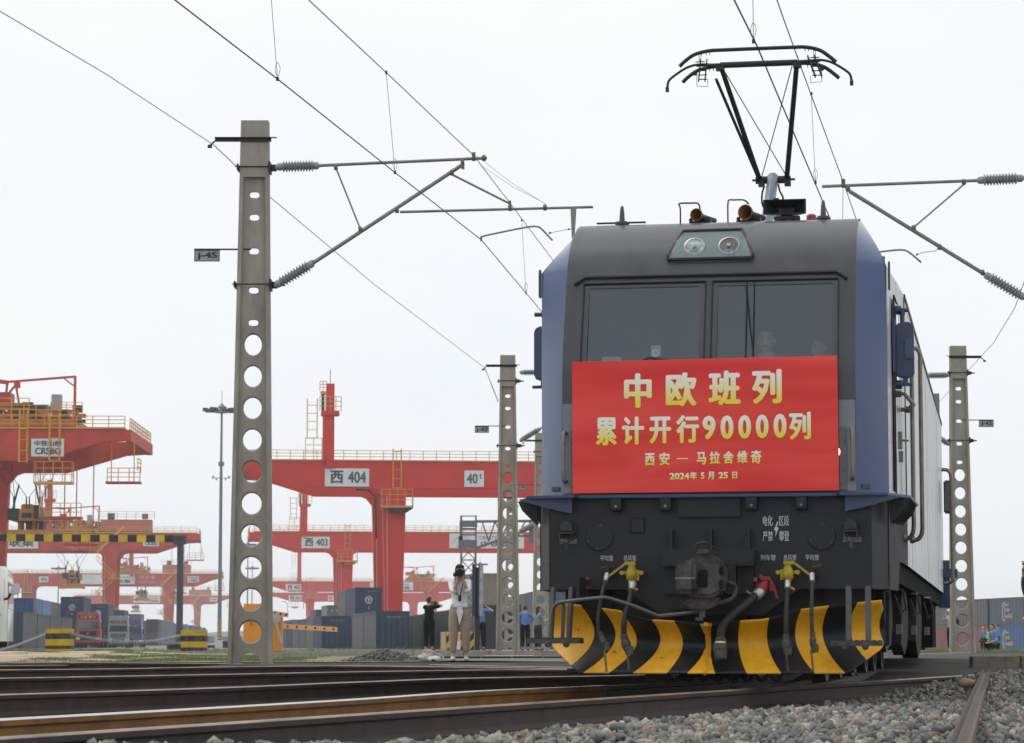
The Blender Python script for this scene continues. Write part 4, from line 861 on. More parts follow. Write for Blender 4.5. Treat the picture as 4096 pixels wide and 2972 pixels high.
r=t.nodes.new('ShaderNodeValToRGB'); r.color_ramp.elements[0].position=.3; r.color_ramp.elements[0].color=(.70,.022,.025,1); r.color_ramp.elements[1].position=.72; r.color_ramp.elements[1].color=(.90,.085,.065,1)
t.links.new(n1.outputs[0],r.inputs[0]); t.links.new(r.outputs[0],b.inputs['Base Color'])
g=G(); g.prism([(c_[0],c_[1]) for c_ in cor],yb,yb+.03,'y'); g.build('banner_board',rm,bn)
goldm=bpy.data.materials.new('white_to_gold_print'); goldm.use_nodes=True; t=goldm.node_tree; b=t.nodes['Principled BSDF']; b.inputs['Roughness'].default_value=.45
u_=t.nodes.new('ShaderNodeUVMap'); u_.uv_map='u'; sx=t.nodes.new('ShaderNodeSeparateXYZ'); t.links.new(u_.outputs[0],sx.inputs[0])
r=t.nodes.new('ShaderNodeValToRGB'); r.color_ramp.elements[0].position=.12; r.color_ramp.elements[0].color=(.92,.72,.03,1); r.color_ramp.elements[1].position=.85; r.color_ramp.elements[1].color=(.93,.91,.8,1)
t.links.new(sx.outputs[1],r.inputs[0]); t.links.new(r.outputs[0],b.inputs['Base Color'])
shad=M('dark_red_outline_print',(.3,.03,.03),.5)
def bt(s_,x0,y0,x1,y1,bold):
    a=bz(x0,y1);c=bz(x1,y0)
    text(s_,a[0],a[1],c[0],c[1],yb-.004,goldm,bn,bold=bold)
for ch,x0,y0,x1,y1 in (('中',547,113,683,285),('欧',752,108,903,279),('班',962,100,1118,273),('列',1175,93,1320,266)): bt(ch,x0,y0,x1,y1,.038)
for ch,x0,y0,x1,y1 in (('累',408,330,512,469),('计',537,326,646,465),('开',672,326,778,460),('行',803,318,915,457),('9',932,322,996,440),('0',1020,320,1084,438),('0',1107,318,1170,436),('0',1193,316,1256,434),('0',1280,312,1344,432),('列',1357,303,1463,441)): bt(ch,x0,y0,x1,y1,.038)
for ch,x0,y0,x1,y1 in (('西',650,506,697,568),('安',720,502,772,566),('—',805,530,862,536),('马',903,500,950,562),('拉',967,497,1018,559),('舍',1034,496,1085,558),('维',1102,494,1153,556),('奇',1170,491,1221,557)): bt(ch,x0,y0,x1,y1,.034)
for ch,x0,y0,x1,y1 in (('2024',770,602,868,636),('年',871,597,905,636),('5',923,600,942,633),('月',958,596,988,635),('25',1010,598,1057,631),('日',1078,597,1102,631)): bt(ch,x0,y0,x1,y1,.036)
G().b2((-.53,.25,2.92),(-.435,.27,3.02)).build('dash_camera',M('camera_glass_box',(.28,.3,.3),.3),loco,bevel=.004)
g=G(); g.lathe([(.032,0),(.032,.02),(.02,.02),(.02,0)],(-.48,.24,2.945),(0,-1,0),16); g.build('camera_ring',M('silver_ring',(.6,.6,.6),.3,metal=.6),bpy.data.objects['dash_camera'],smooth=40)
G().b2((-.98,.3,2.86),(-.8,.36,2.93)).build('dash_gauge',MT['camera_glass_box'],loco,bevel=.01)
# ------------------------------------------------------------------ catenary poles
def tubeseg(g,a,b,r,n=8,mi=0): g.tube([a,b],r,n,mi)
def insulator(a,b,parent,n=10,r=.098):
    a=Vector(a);b=Vector(b);d=(b-a);L=d.length;d.normalize()
    prof=[(.012,0),(.03,.02*L),(.065,.07*L),(.065,.14*L)]
    s0,s1=.16*L,.84*L
    for k in range(n):
        t0=s0+(s1-s0)*k/n; w_=(s1-s0)/n
        prof+=[(.055,t0),(r,t0+.42*w_),(r,t0+.55*w_),(.055,t0+.9*w_)]
    prof+=[(.065,.86*L),(.06,.93*L),(.03,.96*L),(.03,L)]
    return G().lathe(prof,a,d,20).build('insulator',insul,parent,smooth=30)
def pole(x,y,zb,H,label,sign,signdir,yaw=0,w0=.72,w1=.45,dp=.26,nslot=5,first=0,circ=None):
    """concrete mast of H section with round holes; built in its own frame"""
    p=thing('catenary_pole',label,'catenary pole',(x,y,zb),yaw,'perforated concrete masts carrying the overhead line')
    def W(z): return w0+(w1-w0)*z/H
    sl=[.795*H,.852*H,.908*H]  # placeholder, replaced below
    holes=[]
    for f in (.862,.820,.757,.684,.624): holes.append((f*H,.078,.048))
    k=0;z=.583*H
    while z>-.1:
        q_=1-z/H
        holes.append((z,.112+.068*q_,.166+.008*q_)); z-=.0584*H; k+=1
    holes.sort()
    g=G()
    hd=dp/2; wd=.035
    # web with holes: front and back skins plus hole walls
    def webpatch(z0_,z1_,hole=None):
        a0,a1=W(z0_)/2-.055,W(z1_)/2-.055
        for sgn in (-1,1):
            yv=sgn*wd
            if not hole:
                g.add([(-a0,yv,z0_),(a0,yv,z0_),(a1,yv,z1_),(-a1,yv,z1_)],[(0,1,2,3)])
        if hole:
            hz_,rx,rz_=hole; n=32; R=[];O=[]
            for i in range(n):
                q=2*PI*i/n+PI/n; c,s_=math.cos(q),math.sin(q)
                e=.72 if rz_<rx*.9 else 1
                cx=math.copysign(abs(c)**e,c);cz=math.copysign(abs(s_)**e,s_)
                R.append((rx*cx,hz_+rz_*cz))
                m_=max(abs(c),abs(s_)); ux,uz=c/m_,s_/m_
                zz_=hz_+(uz*(z1_-hz_) if uz>0 else uz*(hz_-z0_)); ww=a0+(a1-a0)*(zz_-z0_)/(z1_-z0_)
                O.append((ux*ww,zz_))
            V=[(p_[0],-wd,p_[1]) for p_ in O]+[(p_[0]*1.14,-wd,hz_+(p_[1]-hz_)*1.14) for p_ in R]+[(p_[0],0,p_[1]) for p_ in R]+[(p_[0]*1.14,wd,hz_+(p_[1]-hz_)*1.14) for p_ in R]+[(p_[0],wd,p_[1]) for p_ in O]
            F=[(j*n+i,j*n+(i+1)%n,(j+1)*n+(i+1)%n,(j+1)*n+i) for j in range(4) for i in range(n)]
            g.add(V,F)
    def webarch(z1_,rx,rz_):
        a0,a1=W(0)/2-.055,W(z1_)/2-.055; n=18; R=[];O=[]
        for i in range(n+1):
            q=PI*i/n; c,s_=math.cos(q),math.sin(q); R.append((rx*c,rz_*s_)); m_=max(abs(c),abs(s_)); O.append((c/m_*(a0+(a1-a0)*s_/m_),s_/m_*z1_))
        V=[(p_[0],y_,p_[1]) for y_ in (-wd,wd) for p_ in O]+[(p_[0],y_,p_[1]) for y_ in (-wd,wd) for p_ in R]; m=n+1
        g.add(V,[(i,i+1,2*m+i+1,2*m+i) for i in range(n)]+[(m+i,m+i+1,3*m+i+1,3*m+i) for i in range(n)]+[(2*m+i,2*m+i+1,3*m+i+1,3*m+i) for i in range(n)])
    zprev=0
    for i,(hz_,rx,rz_) in enumerate(holes):
        if hz_<.1:
            if hz_+rz_>.04: zprev=hz_+rz_+.07; webarch(zprev,rx,hz_+rz_)
            continue
        lo=max(hz_-rz_-.07,zprev); hi=hz_+rz_+.07
        if i+1<len(holes): hi=min(hi,(hz_+holes[i+1][0])/2)
        if lo<0: lo=max(lo,0)
        if hz_-rz_<.0: zprev=hi if hz_+rz_>0 else 0; 
        if hz_-rz_<0: webpatch(0,hi,(hz_ if hz_>.02 else .02,rx,min(rz_,max(.02,hz_)))) if hz_>.03 else None; zprev=hi; continue
        if lo>zprev+1e-4: webpatch(zprev,lo)
        webpatch(lo,hi,(hz_,rx,rz_)); zprev=hi
    webpatch(zprev,.894*H)
    g.prism([(-W(.894*H)/2,.894*H),(W(.894*H)/2,.894*H),(W(H)/2,H),(-W(H)/2,H)],-hd,hd,'y')
    for s in (-1,1):
        V=[]
        for z in (0,.894*H):
            w_=W(z)/2
            V+=[(s*w_,-hd,z),(s*(w_-.06),-hd,z),(s*(w_-.085),-wd,z),(s*(w_-.085),wd,z),(s*(w_-.06),hd,z),(s*w_,hd,z)]
        g.add(V,[(i,(i+1)%6,(i+1)%6+6,i+6) for i in range(6)]+[(5,4,3,2,1,0),(6,7,8,9,10,11)])
    sh=g.build('pole_shaft',conc,p,smooth=25)
    # clamps
    for f in (.913,.694):
        z=f*H; w_=W(z)/2+.02
        g=G(); g.tube([(-w_-.06,-hd-.02,z),(w_+.03,-hd-.02,z)],.012,6); g.tube([(-w_-.06,hd+.02,z),(w_+.03,hd+.02,z)],.012,6); g.b2((-w_-.03,-hd-.04,z-.05),(-w_,hd+.04,z+.05)); g.b2((w_-.02,-hd-.05,z-.09),(w_+.01,hd+.05,z+.09)); g.b2((w_-.01,-.06,z-.05),(w_+.1,.06,z+.05)); g.tube([(w_+.08,0,z),(w_+.22,0,z)],.02,6); g.lathe([(.035,-.02),(.035,.02)],(w_+.12,0,z),(0,1,0),8); g.build('mast_clamp',blkm,p,bevel=.006)
    g=G(); z=.966*H; s=signdir if sign is None else -1
    g.b2((-(W(z)/2+.42),-hd-.07,z-.0),(W(z)/2+.14,-hd-.01,z+.012)); g.b2((-(W(z)/2+.42),-hd-.02,z-.06),(W(z)/2+.05,-hd-.008,z)); g.tube([(-(W(z)/2+.42),-hd-.03,z-.05),(-(W(z)/2+.5),-hd-.03,z-.13)],.015,6); g.box((-(W(z)/2+.5),-hd-.03,z-.14),(.07,.05,.05)); wb=g.build('wire_bracket',blkm,p)
    if signdir>0: wb.scale=(-1,1,1)
    if sign:
        z=.759*H; g=G(); sd=signdir
        g.b2((-.05 if sd<0 else .05,-.04,z),(sd*(w0/2+.62),-.015,z+.025)); ar=g.build('sign_arm',blkm,p)
        x0,x1=sd*(w0/2+.62),sd*(w0/2+.62)-sd*.42; x0,x1=min(x0,x1),max(x0,x1)
        g=G(); g.b2((x0,-.04,z-.19),(x1,-.03,z-.0)); pn=g.build('sign_plate',M('dirty_sign_plate',(.3,.31,.3),.6,var=.3,scale=9),ar)
        g=G(); b=.012
        for q in (((x0,z-.19),(x1,z-.19+b)),((x0,z-b),(x1,z)),((x0,z-.19),(x0+b,z)),((x1-b,z-.19),(x1,z))): g.b2((q[0][0],-.044,q[0][1]),(q[1][0],-.041,q[1][1]))
        g.build('sign_border',blacks,pn)
        text(sign,x0+.05,z-.165,x1-.04,z-.03,-.0425,blacks,pn,bold=.035)
    return p
Y45=44.0
P45=pole(at(1001,2640,Y45).x,Y45,.03,at(1001,487,Y45).z-.03,'tall perforated concrete pole nearest the camera with sign j-45','j-45',-1)
Y43=80.0
P43=pole(at(2031,2608,Y43).x,Y43,.04,at(2031,1422,Y43).z-.04,'perforated concrete pole with sign j-43 just left of the locomotive','j-43',-1)
Y42=76.5
P42=pole(at(3851,2627,Y42).x,Y42,-.07,at(3850,1385,Y42).z+.07,'perforated concrete pole with sign j-42 right of the locomotive','J-42',1)
Y41=111.6
P41=pole(at(2163,2600,Y41).x,Y41,-.05,at(2163,1732,Y41).z+.05,'perforated concrete pole with sign j-41 half hidden behind the cab corner','j-41',-1)
P39=pole(at(2043,2595,150).x,150,-.12,8.7,'distant concrete pole seen through the holes of pole j-43',None,-1)
P44=pole(at(4222,2650,45.5).x,45.5,-.1,8.9,'concrete pole standing just outside the right edge carrying the right cantilever',None,1)
def clampring(g,p,r=.045): g.lathe([(r,-.03),(r+.006,-.025),(r+.006,.025),(r,.03)],p,(1,0,.1),10)
def inv(p,o): return Vector(p)-Vector(o.location)
# cantilever of j-45
def A(px,py,Y=43.6): return at(px,py,Y)
def cant45(pr,T):
    L_=lambda q: inv(T(*q),pr)
    insulator(L_((1100,668)),L_((1285,662)),pr,n=11)
    insulator(L_((1097,1145)),L_((1262,1046)),pr,n=10)
    g=G(); g.tube([L_((1280,662)),L_((1948,632))],.026,10); g.build('top_tube',galv,pr,smooth=50)
    g=G(); g.tube([L_((1255,1050)),L_((1848,660))],.033,10); g.build('raking_tube',galv,pr,smooth=50)
    g=G(); g.tube([L_((1344,672)),L_((1444,922))],.014,8); g.tube([L_((1808,698)),L_((2040,815))],.018,8); g.build('brace_tube',galv,pr,smooth=50)
    g=G(); g.tube([L_((1600,848)),L_((2372,828))],.022,10); g.build('registration_tube',galv,pr,smooth=50)
    g=G(); g.prism([(L_((2282,832)).x,L_((2282,832)).z),(L_((2306,832)).x,L_((2306,832)).z),(L_((2298,900)).x,L_((2298,960)).z),(L_((2287,900)).x,L_((2287,960)).z)],L_((2290,840)).y-.02,L_((2290,840)).y+.02,'y'); g.build('drop_post',galv,pr)
    g=G(); g.tube(spline([L_((1924,958)),L_((1930,946)),L_((1990,932)),L_((2100,910)),L_((2142,906)),L_((2165,915)),L_((2210,962))],5),.015,8); g.build('steady_arm',galv,pr,smooth=60)
    g=G(); g.tube([L_((2195,935)),L_((2215,928)),L_((2250,922)),L_((2290,915))],.005,5); g.lathe([(.02,-.01),(.02,.01)],L_((2200,932)),(0,1,0),10); g.lathe([(.018,-.01),(.018,.01)],L_((2275,917)),(0,1,0),10); g.build('tie_chain',wireg,pr)
    g=G()
    for q in ((1343,668),(1441,918),(1850,648),(1808,690),(2040,832),(1588,840),(1895,632),(1250,1052),(1936,632),(2180,830)): clampring(g,L_(q))
    g.box(L_((1895,622)),(.06,.06,.1)); g.box(L_((1852,662)),(.05,.05,.12)); g.box(L_((2040,820)),(.04,.04,.14)); g.box(L_((1925,955)),(.03,.04,.08)); g.build('tube_clamp',M('weathered_clamp',(.18,.15,.11),.6,metal=.4,var=.3,scale=20),pr)
cant45(P45,lambda x,y:A(x,y,43.6))
# right hand cantilever
pr=P44; L_=lambda x,y,Y=44.6: inv(at(x,y,Y),pr)
insulator(L_(4100,712),L_(3900,722),pr,n=11); insulator(L_(4105,1195),L_(3930,1092),pr,n=10)
g=G(); q_=Vector((-.26,0,0)); g.tube([L_(4095,712),q_+Vector((0,0,L_(4100,712).z))],.022,6); g.tube([L_(4100,1192),q_+Vector((-.03,0,L_(4105,1195).z-.06))],.022,6); g.build('mast_link',blkm,pr)
g=G(); g.tube([L_(3905,722),L_(3288,746)],.027,10); g.build('top_tube',galv,pr,smooth=50)
g=G(); g.tube([L_(3935,1095),L_(3398,765)],.034,10); g.build('raking_tube',galv,pr,smooth=50)
g=G(); g.tube([L_(3858,735),L_(3660,905)],.015,8); g.build('brace_tube',galv,pr,smooth=50)
g=G(); g.tube(spline([L_(3300,1035),L_(3540,1005),L_(3610,1000),L_(3640,1012),L_(3685,1050)],5),.016,8); g.build('steady_arm',galv,pr,smooth=60)
g=G(); g.tube([L_(3665,1020),L_(3690,1010),L_(3740,1004),L_(3757,990)],.006,5); g.lathe([(.02,-.01),(.02,.01)],L_(3668,1018),(0,1,0),10); g.build('tie_chain',wireg,pr)
g=G(); g.tube([L_(3372,750),L_(3371,880)],.005,5); g.build('hanger_wire',wirem,pr)
g=G()
for q in ((3374,740),(3392,752),(3855,728),(3655,912),(3758,988),(3930,1090)): clampring(g,L_(*q))
g.box(L_(3373,728),(.06,.06,.1)); g.box(L_(3393,755),(.05,.05,.1)); g.build('tube_clamp',MT['weathered_clamp'],pr)
# insulators and stubs on the further poles
pr=P43; L_=lambda x,y,Y=79.8: inv(at(x,y,Y),pr)
insulator(L_(2078,1490),L_(2175,1488),pr,n=10,r=.1); insulator(L_(2078,1765),L_(2165,1712),pr,n=10,r=.1)
g=G(); g.tube([L_(2175,1488),L_(2520,1478)],.028,8); g.tube([L_(2165,1712),L_(2480,1500)],.034,8); g.build('cantilever_tube',galv,pr,smooth=50)
pr=P42; L_=lambda x,y,Y=76.4: inv(at(x,y,Y),pr)
insulator(L_(3800,1500),L_(3700,1502),pr,n=10,r=.1); insulator(L_(3800,1780),L_(3712,1722),pr,n=10,r=.1)
g=G(); g.tube([L_(3700,1502),L_(3420,1512)],.028,8); g.tube([L_(3712,1722),L_(3460,1530)],.034,8); g.build('cantilever_tube',galv,pr,smooth=50)
pr=P41; L_=lambda x,y,Y=111.4: inv(at(x,y,Y),pr)
insulator(L_(2190,1770),L_(2255,1768),pr,n=8,r=.1)
# wires
def wire(name,label,pts,r,m=wirem,group='overhead line wires'):
    pts=[Vector(p) for p in pts]
    if (name in('contact_wire','messenger_wire') and pts[0].y>5) or (pts[0].x<-5 and pts[0].y<35): e=(pts[0]-pts[1]).normalized(); pts=[pts[0]+e*9]+pts
    return tag(G().tube(pts,r,5).build(name,m),label,'wire',group)
zc=6.815
cw=wire('contact_wire','contact wire crossing the left sky down to the steady arm beside the cab',[at(560,-110,25.8),at(700,0,27.2),at(1110,316,31.2),at(1580,690,37.2),at(1926,960,43.5),at(2180,1262,53.5),at(2600,1740,79)],.0085)
mw=wire('messenger_wire','carrier wire above the left contact wire clamped on the upper tube of pole j-45',[at(1080,-145,31.3),at(1235,0,32.9),at(1545,290,37),at(1895,622,43.6),at(2040,812,48),at(2228,1062,56),at(2600,1500,80)],.0075)
p0=LM@Vector((0,5.25,6.80)); p1=at(3317,867,40.6)
qa=at(2937,0,26.6); ea=qa-p0; ea.z=0; ea=ea.normalized()*48
qb=at(3108,0,33.5); eb=qb-at(3243,375,38.5); eb.z=0; eb=eb.normalized()*55
cw2=wire('contact_wire','contact wire resting on the pantograph of the locomotive',[qa+ea,qa,(p0.x,p0.y,p0.z+.012),tuple(p1),at(3350,960,44.5),at(3560,1400,80)],.009)
mw2=wire('messenger_wire','carrier wire running right of the pantograph to the right cantilever',[qb+eb,qb,at(3143,100,34.8),at(3243,375,38.5),at(3373,728,44.6),at(3520,1150,60)],.008)
rw=wire('return_wire','thin grey return wire passing the top bracket of pole j-45',[at(-60,10,34),at(0,45,34.7),at(430,300,39),at(855,580,43.85)],.007,wireg)
rw2=wire('return_wire','thin grey return wire sagging between pole j-45 and pole j-43',[at(855,580,43.85),at(945,665,44.2),at(1070,780,46.5),at(1500,1140,60),at(1938,1470,79.8),at(1995,1605,95)],.008,wireg)
rw3=wire('return_wire','thin grey wire rising from pole j-42 to the right edge',[at(3755,1610,95),at(3912,1440,76.4),at(3975,1370,66),at(4060,1230,55),at(4096,1130,50),at(4150,950,44)],.008,wireg)
wire('pole_lead','slack thin grey lead hanging beside pole j-43',[at(1940,1470,79.7),at(1962,1530,79.7),at(1992,1610,79.7)],.008,wireg,None)
def dropper(a,b,label,r=.004):
    a=Vector(a);b=Vector(b); g=G(); m_=a.lerp(b,.5); g.tube([a,m_,b],r,4)
    g.tube(spline([b+Vector((0,0,.02)),b+Vector((-.03,0,.12)),b+Vector((.0,0,.2)),b+Vector((.03,0,.12)),b+Vector((0.005,0,.02))],4),r*.8,4)
    d=tag(g.build('dropper',wireg),label,'dropper wire','droppers hanging between the overhead wires')
    g=G(); g.box(b,(.03,.05,.04)); g.box(a,(.03,.05,.04)); g.build('dropper_clamp',blkm,d)
dropper(at(1083,-30,31.4),at(1110,316,31.2),'thin dropper wire looping onto the left contact wire near the top edge')
dropper(at(1545,290,37),at(1580,690,37.2),'thin dropper wire left of the upper tube of pole j-45')
dropper(at(2087,880,50),at(2104,1172,50),'thin dropper wire between the left wires beside the cab roof')
dropper(at(3011,-30,28.2),at(3014,165,28.2),'thin dropper wire directly above the pantograph')
dropper(at(3245,375,38.4),at(3262,730,38.4),'thin dropper wire right of the pantograph')
for k,(a_,b__) in enumerate((((1905,622),(2175,812)),((1930,665),(2170,808)))):
    wire('jumper_wire',('upper','lower')[k]+' slack jumper wire right of the upper tube of pole j-45',[at(*a_,43.6),at((a_[0]+b__[0])/2,(a_[1]+b__[1])/2+10,43.6),at(*b__,43.6),at(b__[0]+12,b__[1]+8,43.6)],.0035,wireg,'slack jumper wires')
# ------------------------------------------------------------------ height limit gantry
hg=thing('height_barrier','black and yellow striped height limit beam on a dark grey post','height barrier',(0,0,0))
pc=at(717,2598,129)
yb_=M('traffic_yellow',(.62,.42,.02),.6,var=.25,scale=1.5); bb_=M('traffic_black',(.02,.02,.022),.6,var=.3,scale=2)
gpm=M('slate_grey_post',(.055,.07,.085),.5,var=.1,scale=1)
g=G(); g.lathe([(.16,-.1),(.16,5.1),(.17,5.1),(.3,5.35),(.3,5.4)],(pc.x,129,pc.z-.02),(0,0,1),16); g.build('post',gpm,hg,smooth=30)
g=G(); g.box((pc.x-.02,129,at(717,2160,129).z),(.6,.4,.42)); g.build('post_cap',gpm,hg,bevel=.03)
g=G(); g.lathe([(.5,-.1),(.5,.28)],(pc.x-.1,129,pc.z+.05),(0,0,1),16); g.build('post_footing',blkm,hg)
zb_=at(400,2155,129).z; x=pc.x-.3; k=0
while x>-30:
    g=G(); g.box((x-.22,129.0,zb_+.05*(pc.x-x)/8.5),(.44,.3,.33)); g.build('beam_band',yb_ if k%2 else bb_,hg); x-=.443; k+=1
# ------------------------------------------------------------------ striped barrier blocks and chains
def block(px0,px1,py0,py1,Y,label):
    a=at(px0,py1,Y);b=at(px1,py0,Y); w_=b.x-a.x; h=b.z-a.z
    r=thing('barrier_block',label,'barrier block',((a.x+b.x)/2,Y+w_/2,a.z),0,'black and yellow striped concrete blocks')
    z=0
    for f,mm_ in ((.11,yb_),(.15,bb_),(.29,yb_),(.25,bb_),(.20,yb_)) if px0<400 else ((.17,bb_),(.28,yb_),(.28,bb_),(.27,yb_)):
        g=G(); g.b2((-w_/2,-w_/2,z),(w_/2,w_/2,z+f*h)); g.build('painted_band',M('chipped_yellow',(.6,.38,.015),.7,var=.2,scale=3,bump=.3,bscale=20) if mm_ is yb_ else M('chipped_black',(.02,.02,.02),.75,var=.5,scale=6,bump=.3,bscale=20,col2=(.1,.1,.09)),r); z+=f*h
    return r
block(181,281,2515,2606,83,'left black and yellow striped concrete block beside the white bus')
block(722,820,2520,2604,83,'right black and yellow striped concrete block under the height limit post')
def chain(pts,label):
    g=G(); Q=spline(pts,14)
    for i in range(len(Q)-1):
        a,b=Q[i],Q[i+1]; d=(b-a); m_=(a+b)/2; up=Vector((0,0,1)) if i%2 else Vector((0,1,0)); s=d.cross(up).normalized()*.034
        g.tube([a-d*.1+s,b+d*.1+s],.016,4); g.tube([a-d*.1-s,b+d*.1-s],.016,4)
    return tag(g.build('chain',M('galvanised_chain',(.3,.3,.3),.45,metal=.6,var=.2,scale=9)),label,'chain')
chain([at(-20,2606,83),at(60,2585,83),at(120,2562,83),at(182,2538,83)],'grey chain from the left edge up to the left striped block')
chain([at(281,2533,83),at(370,2555,83),at(480,2566,83),at(600,2566,83),at(722,2543,83)],'grey chain sagging between the two striped blocks')
chain([at(620,2568,83.2),at(660,2574,83.2),at(722,2574,83.2)],'short low chain end left of the right striped block')
# ------------------------------------------------------------------ parking barrier
ob=M('orange_barrier_paint',(.72,.28,.03),.5,var=.08,scale=2); ob2=M('pale_orange_boom',(.75,.4,.16),.5,var=.08,scale=2)
def boxpx(g,px0,py0,px1,py1,Y,dy,mi=0):
    a=at(px0,py1,Y);b=at(px1,py0,Y); g.b2((a.x,Y,a.z),(b.x,Y+dy,b.z),mi); return a,b
r=thing('boom_barrier','orange parking boom barrier with slotted boom behind the tall pole','boom barrier',(0,0,0))
YB=74
g=G(); boxpx(g,973,2415,1055,2572,YB,.5); b1=g.build('left_cabinet',ob,r,bevel=.01)
g=G(); boxpx(g,1086,2466,1128,2606,YB,.4); boxpx(g,1082,2466,1090,2606,YB+.1,.4); b2_=g.build('right_cabinet',ob,r,bevel=.01)
g=G(); 
for k in range(4): boxpx(g,998,2487+k*5,1014,2488.5+k*5,YB-.012,.012)
g.build('vent_slots',M('vent_dark',(.25,.1,.02),.6),b1)
def boom(pa,pb,h,label):
    a=at(*pa,YB+.1);b=at(*pb,YB+.1); g=G(); g.bar(a,b,.16,h)
    o=g.build('boom',ob2,r); n=6 if (b-a).length>1 else 3
    for k in range(n):
        q=a.lerp(b,(k+.6)/n if n==6 else (k+.7)/n*.98); q.y-=.085
        G().box(q,(.05,.012,.06)).build('boom_slot',blacks,o)
    return o
o=boom((1130,2504),(1349,2518),.13,''); o=boom((1086,2450),(1153,2461),.12,'')
g=G(); g.bar(at(1100,2475,YB-.1),at(1126,2572,YB-.1),.14,.06); g.lathe([(.14,0),(.14,.1)],at(1103,2474,YB-.05),(0,-1,0),16); g.build('counter_arm',M('aluminium_arm',(.4,.4,.37),.5,metal=.3),r)
# ------------------------------------------------------------------ blue sign, striped wall, bollard, lattice frame
r=thing('sign_board','dark blue double sign board on a single post behind the woman','sign board',(0,0,0))
YS=84
def pp(px,py,Y=YS): return at(px,py,Y)
g=G(); a=pp(1893,2463);b=pp(1898,2257); g.add([pp(1893,2463),pp(1900,2463,85),pp(1903,2265,85),pp(1896,2257)],[(0,1,2,3)]); g.b2((pp(1892,0).x,84,pp(0,2463).z),(pp(1904,0).x,84.2,pp(0,2258).z)); g.b2((pp(1904,0).x,84.4,pp(0,2463).z),(pp(1917,0).x,84.6,pp(0,2268).z)); g.build('left_leaf',M('navy_sign_metal',(.015,.03,.06),.4,coat=.2,var=.1,scale=1),r)
g=G(); p0_=pp(1917,2463,84.0);p1_=pp(1933,2468,86.5);p2_=pp(1933,2262,86.5);p3_=pp(1919,2257,84.0); g.add([p0_,p1_,p2_,p3_]+[v+Vector((-.04,.02,0)) for v in (p0_,p1_,p2_,p3_)],[(0,1,2,3),(7,6,5,4),(0,4,5,1),(1,5,6,2),(2,6,7,3),(3,7,4,0)]); rl=g.build('right_leaf',M('blue_sign_face',(.03,.055,.1),.4,coat=.2),r)
g=G()
for k in range(12):
    z0_,z1_=pp(0,2300+k*12).z,pp(0,2307+k*12).z; f=.55
    q=p0_.lerp(p1_,.35+.2*(k%2)); q2=p0_.lerp(p1_,.62+.2*((k+1)%2)); g.add([(q.x+.004,q.y-.01,z1_),(q2.x+.004,q2.y-.01,z1_),(q2.x+.004,q2.y-.01,z0_),(q.x+.004,q.y-.01,z0_)],[(0,1,2,3)])
g.build('small_lettering',M('pale_print',(.3,.32,.35),.6),rl)
g=G(); boxpx(g,1899,2455,1919,2609,84.3,.15); g.build('post',M('charcoal_post',(.03,.033,.04),.5),r)
r=thing('striped_crash_block','concrete block with diagonal yellow and black stripes behind the woman','crash block',(0,0,0))
YK=95; a=at(1785,2602,YK);b=at(1896,2527,YK); g=G(); g.b2((a.x-.02,YK+.01,a.z-.05),(b.x,YK+1.2,b.z)); g.add([(a.x-.22,YK+.9,a.z),(a.x-.02,YK,a.z),(a.x-.02,YK,b.z),(a.x-.22,YK+.9,b.z)],[(0,1,2,3)]); g.build('block_body',M('tan_concrete',(.42,.3,.2),.85,var=.1,scale=3),r)
sw=(b.x-a.x); hh=b.z-a.z
def clip(poly,x0,x1):
    def c(P_,f,xx):
        o=[]
        for i in range(len(P_)):
            p,q=P_[i],P_[(i+1)%len(P_)]; ip,iq=f(p),f(q)
            if ip: o.append(p)
            if ip!=iq: t_=(xx-p[0])/(q[0]-p[0]); o.append((xx,p[1]+(q[1]-p[1])*t_))
        return o
    return c(c(poly,lambda p:p[0]>=x0,x0),lambda p:p[0]<=x1,x1)
k=-3
while k<8:
    x0=a.x+k*.2; q=clip([(x0,a.z),(x0+.2,a.z),(x0+.2+hh*.85,b.z),(x0+hh*.85,b.z)],a.x,b.x)
    if len(q)>2: G().add([(x_,YK-.004,z_) for x_,z_ in q],[tuple(range(len(q)))]).build('diagonal_stripe',yb_ if k%2 else bb_,r)
    k+=1
r=thing('bollard','short white and black bollard seen between the legs of the woman','bollard',(0,0,0))
p=at(1831,2624,72); g=G(); g.lathe([(.075,0),(.075,.17)],(p.x,72,p.z),(0,0,1),14); g.build('black_base',blacks,r); g=G(); g.lathe([(.07,0),(.07,.22)],(p.x,72,p.z+.17),(0,0,1),14); g.build('white_band',signw,r); g=G(); g.lathe([(.07,0),(.07,.2),(.03,.24)],(p.x,72,p.z+.39),(0,0,1),14); g.build('orange_band',ob2,r)
r=thing('lattice_portal','grey lattice steel portal mast with a truss arm behind the woman','lattice mast',(0,0,0))
YL=135; lm=M('portal_grey',(.15,.17,.19),.5,metal=.3,var=.1,scale=1)
def q(px,py,dy=0): return at(px,py,YL+dy)
g=G()
for px in (1845,1902):
    for dy in (0,.7): g.bar(q(px,2605,dy),q(px,2190,dy),.11)
g.build('mast_leg',lm,r)
g=G()
for k in range(7):
    y0=2600-k*60
    for dy in (0,.7): g.bar(q(1845,y0,dy),q(1902,y0-60,dy),.05); g.bar(q(1902,y0,dy),q(1845,y0-60,dy),.05)
    g.bar(q(1845,y0-60,0),q(1902,y0-60,0),.06)
g.build('lattice_bracing',lm,r)
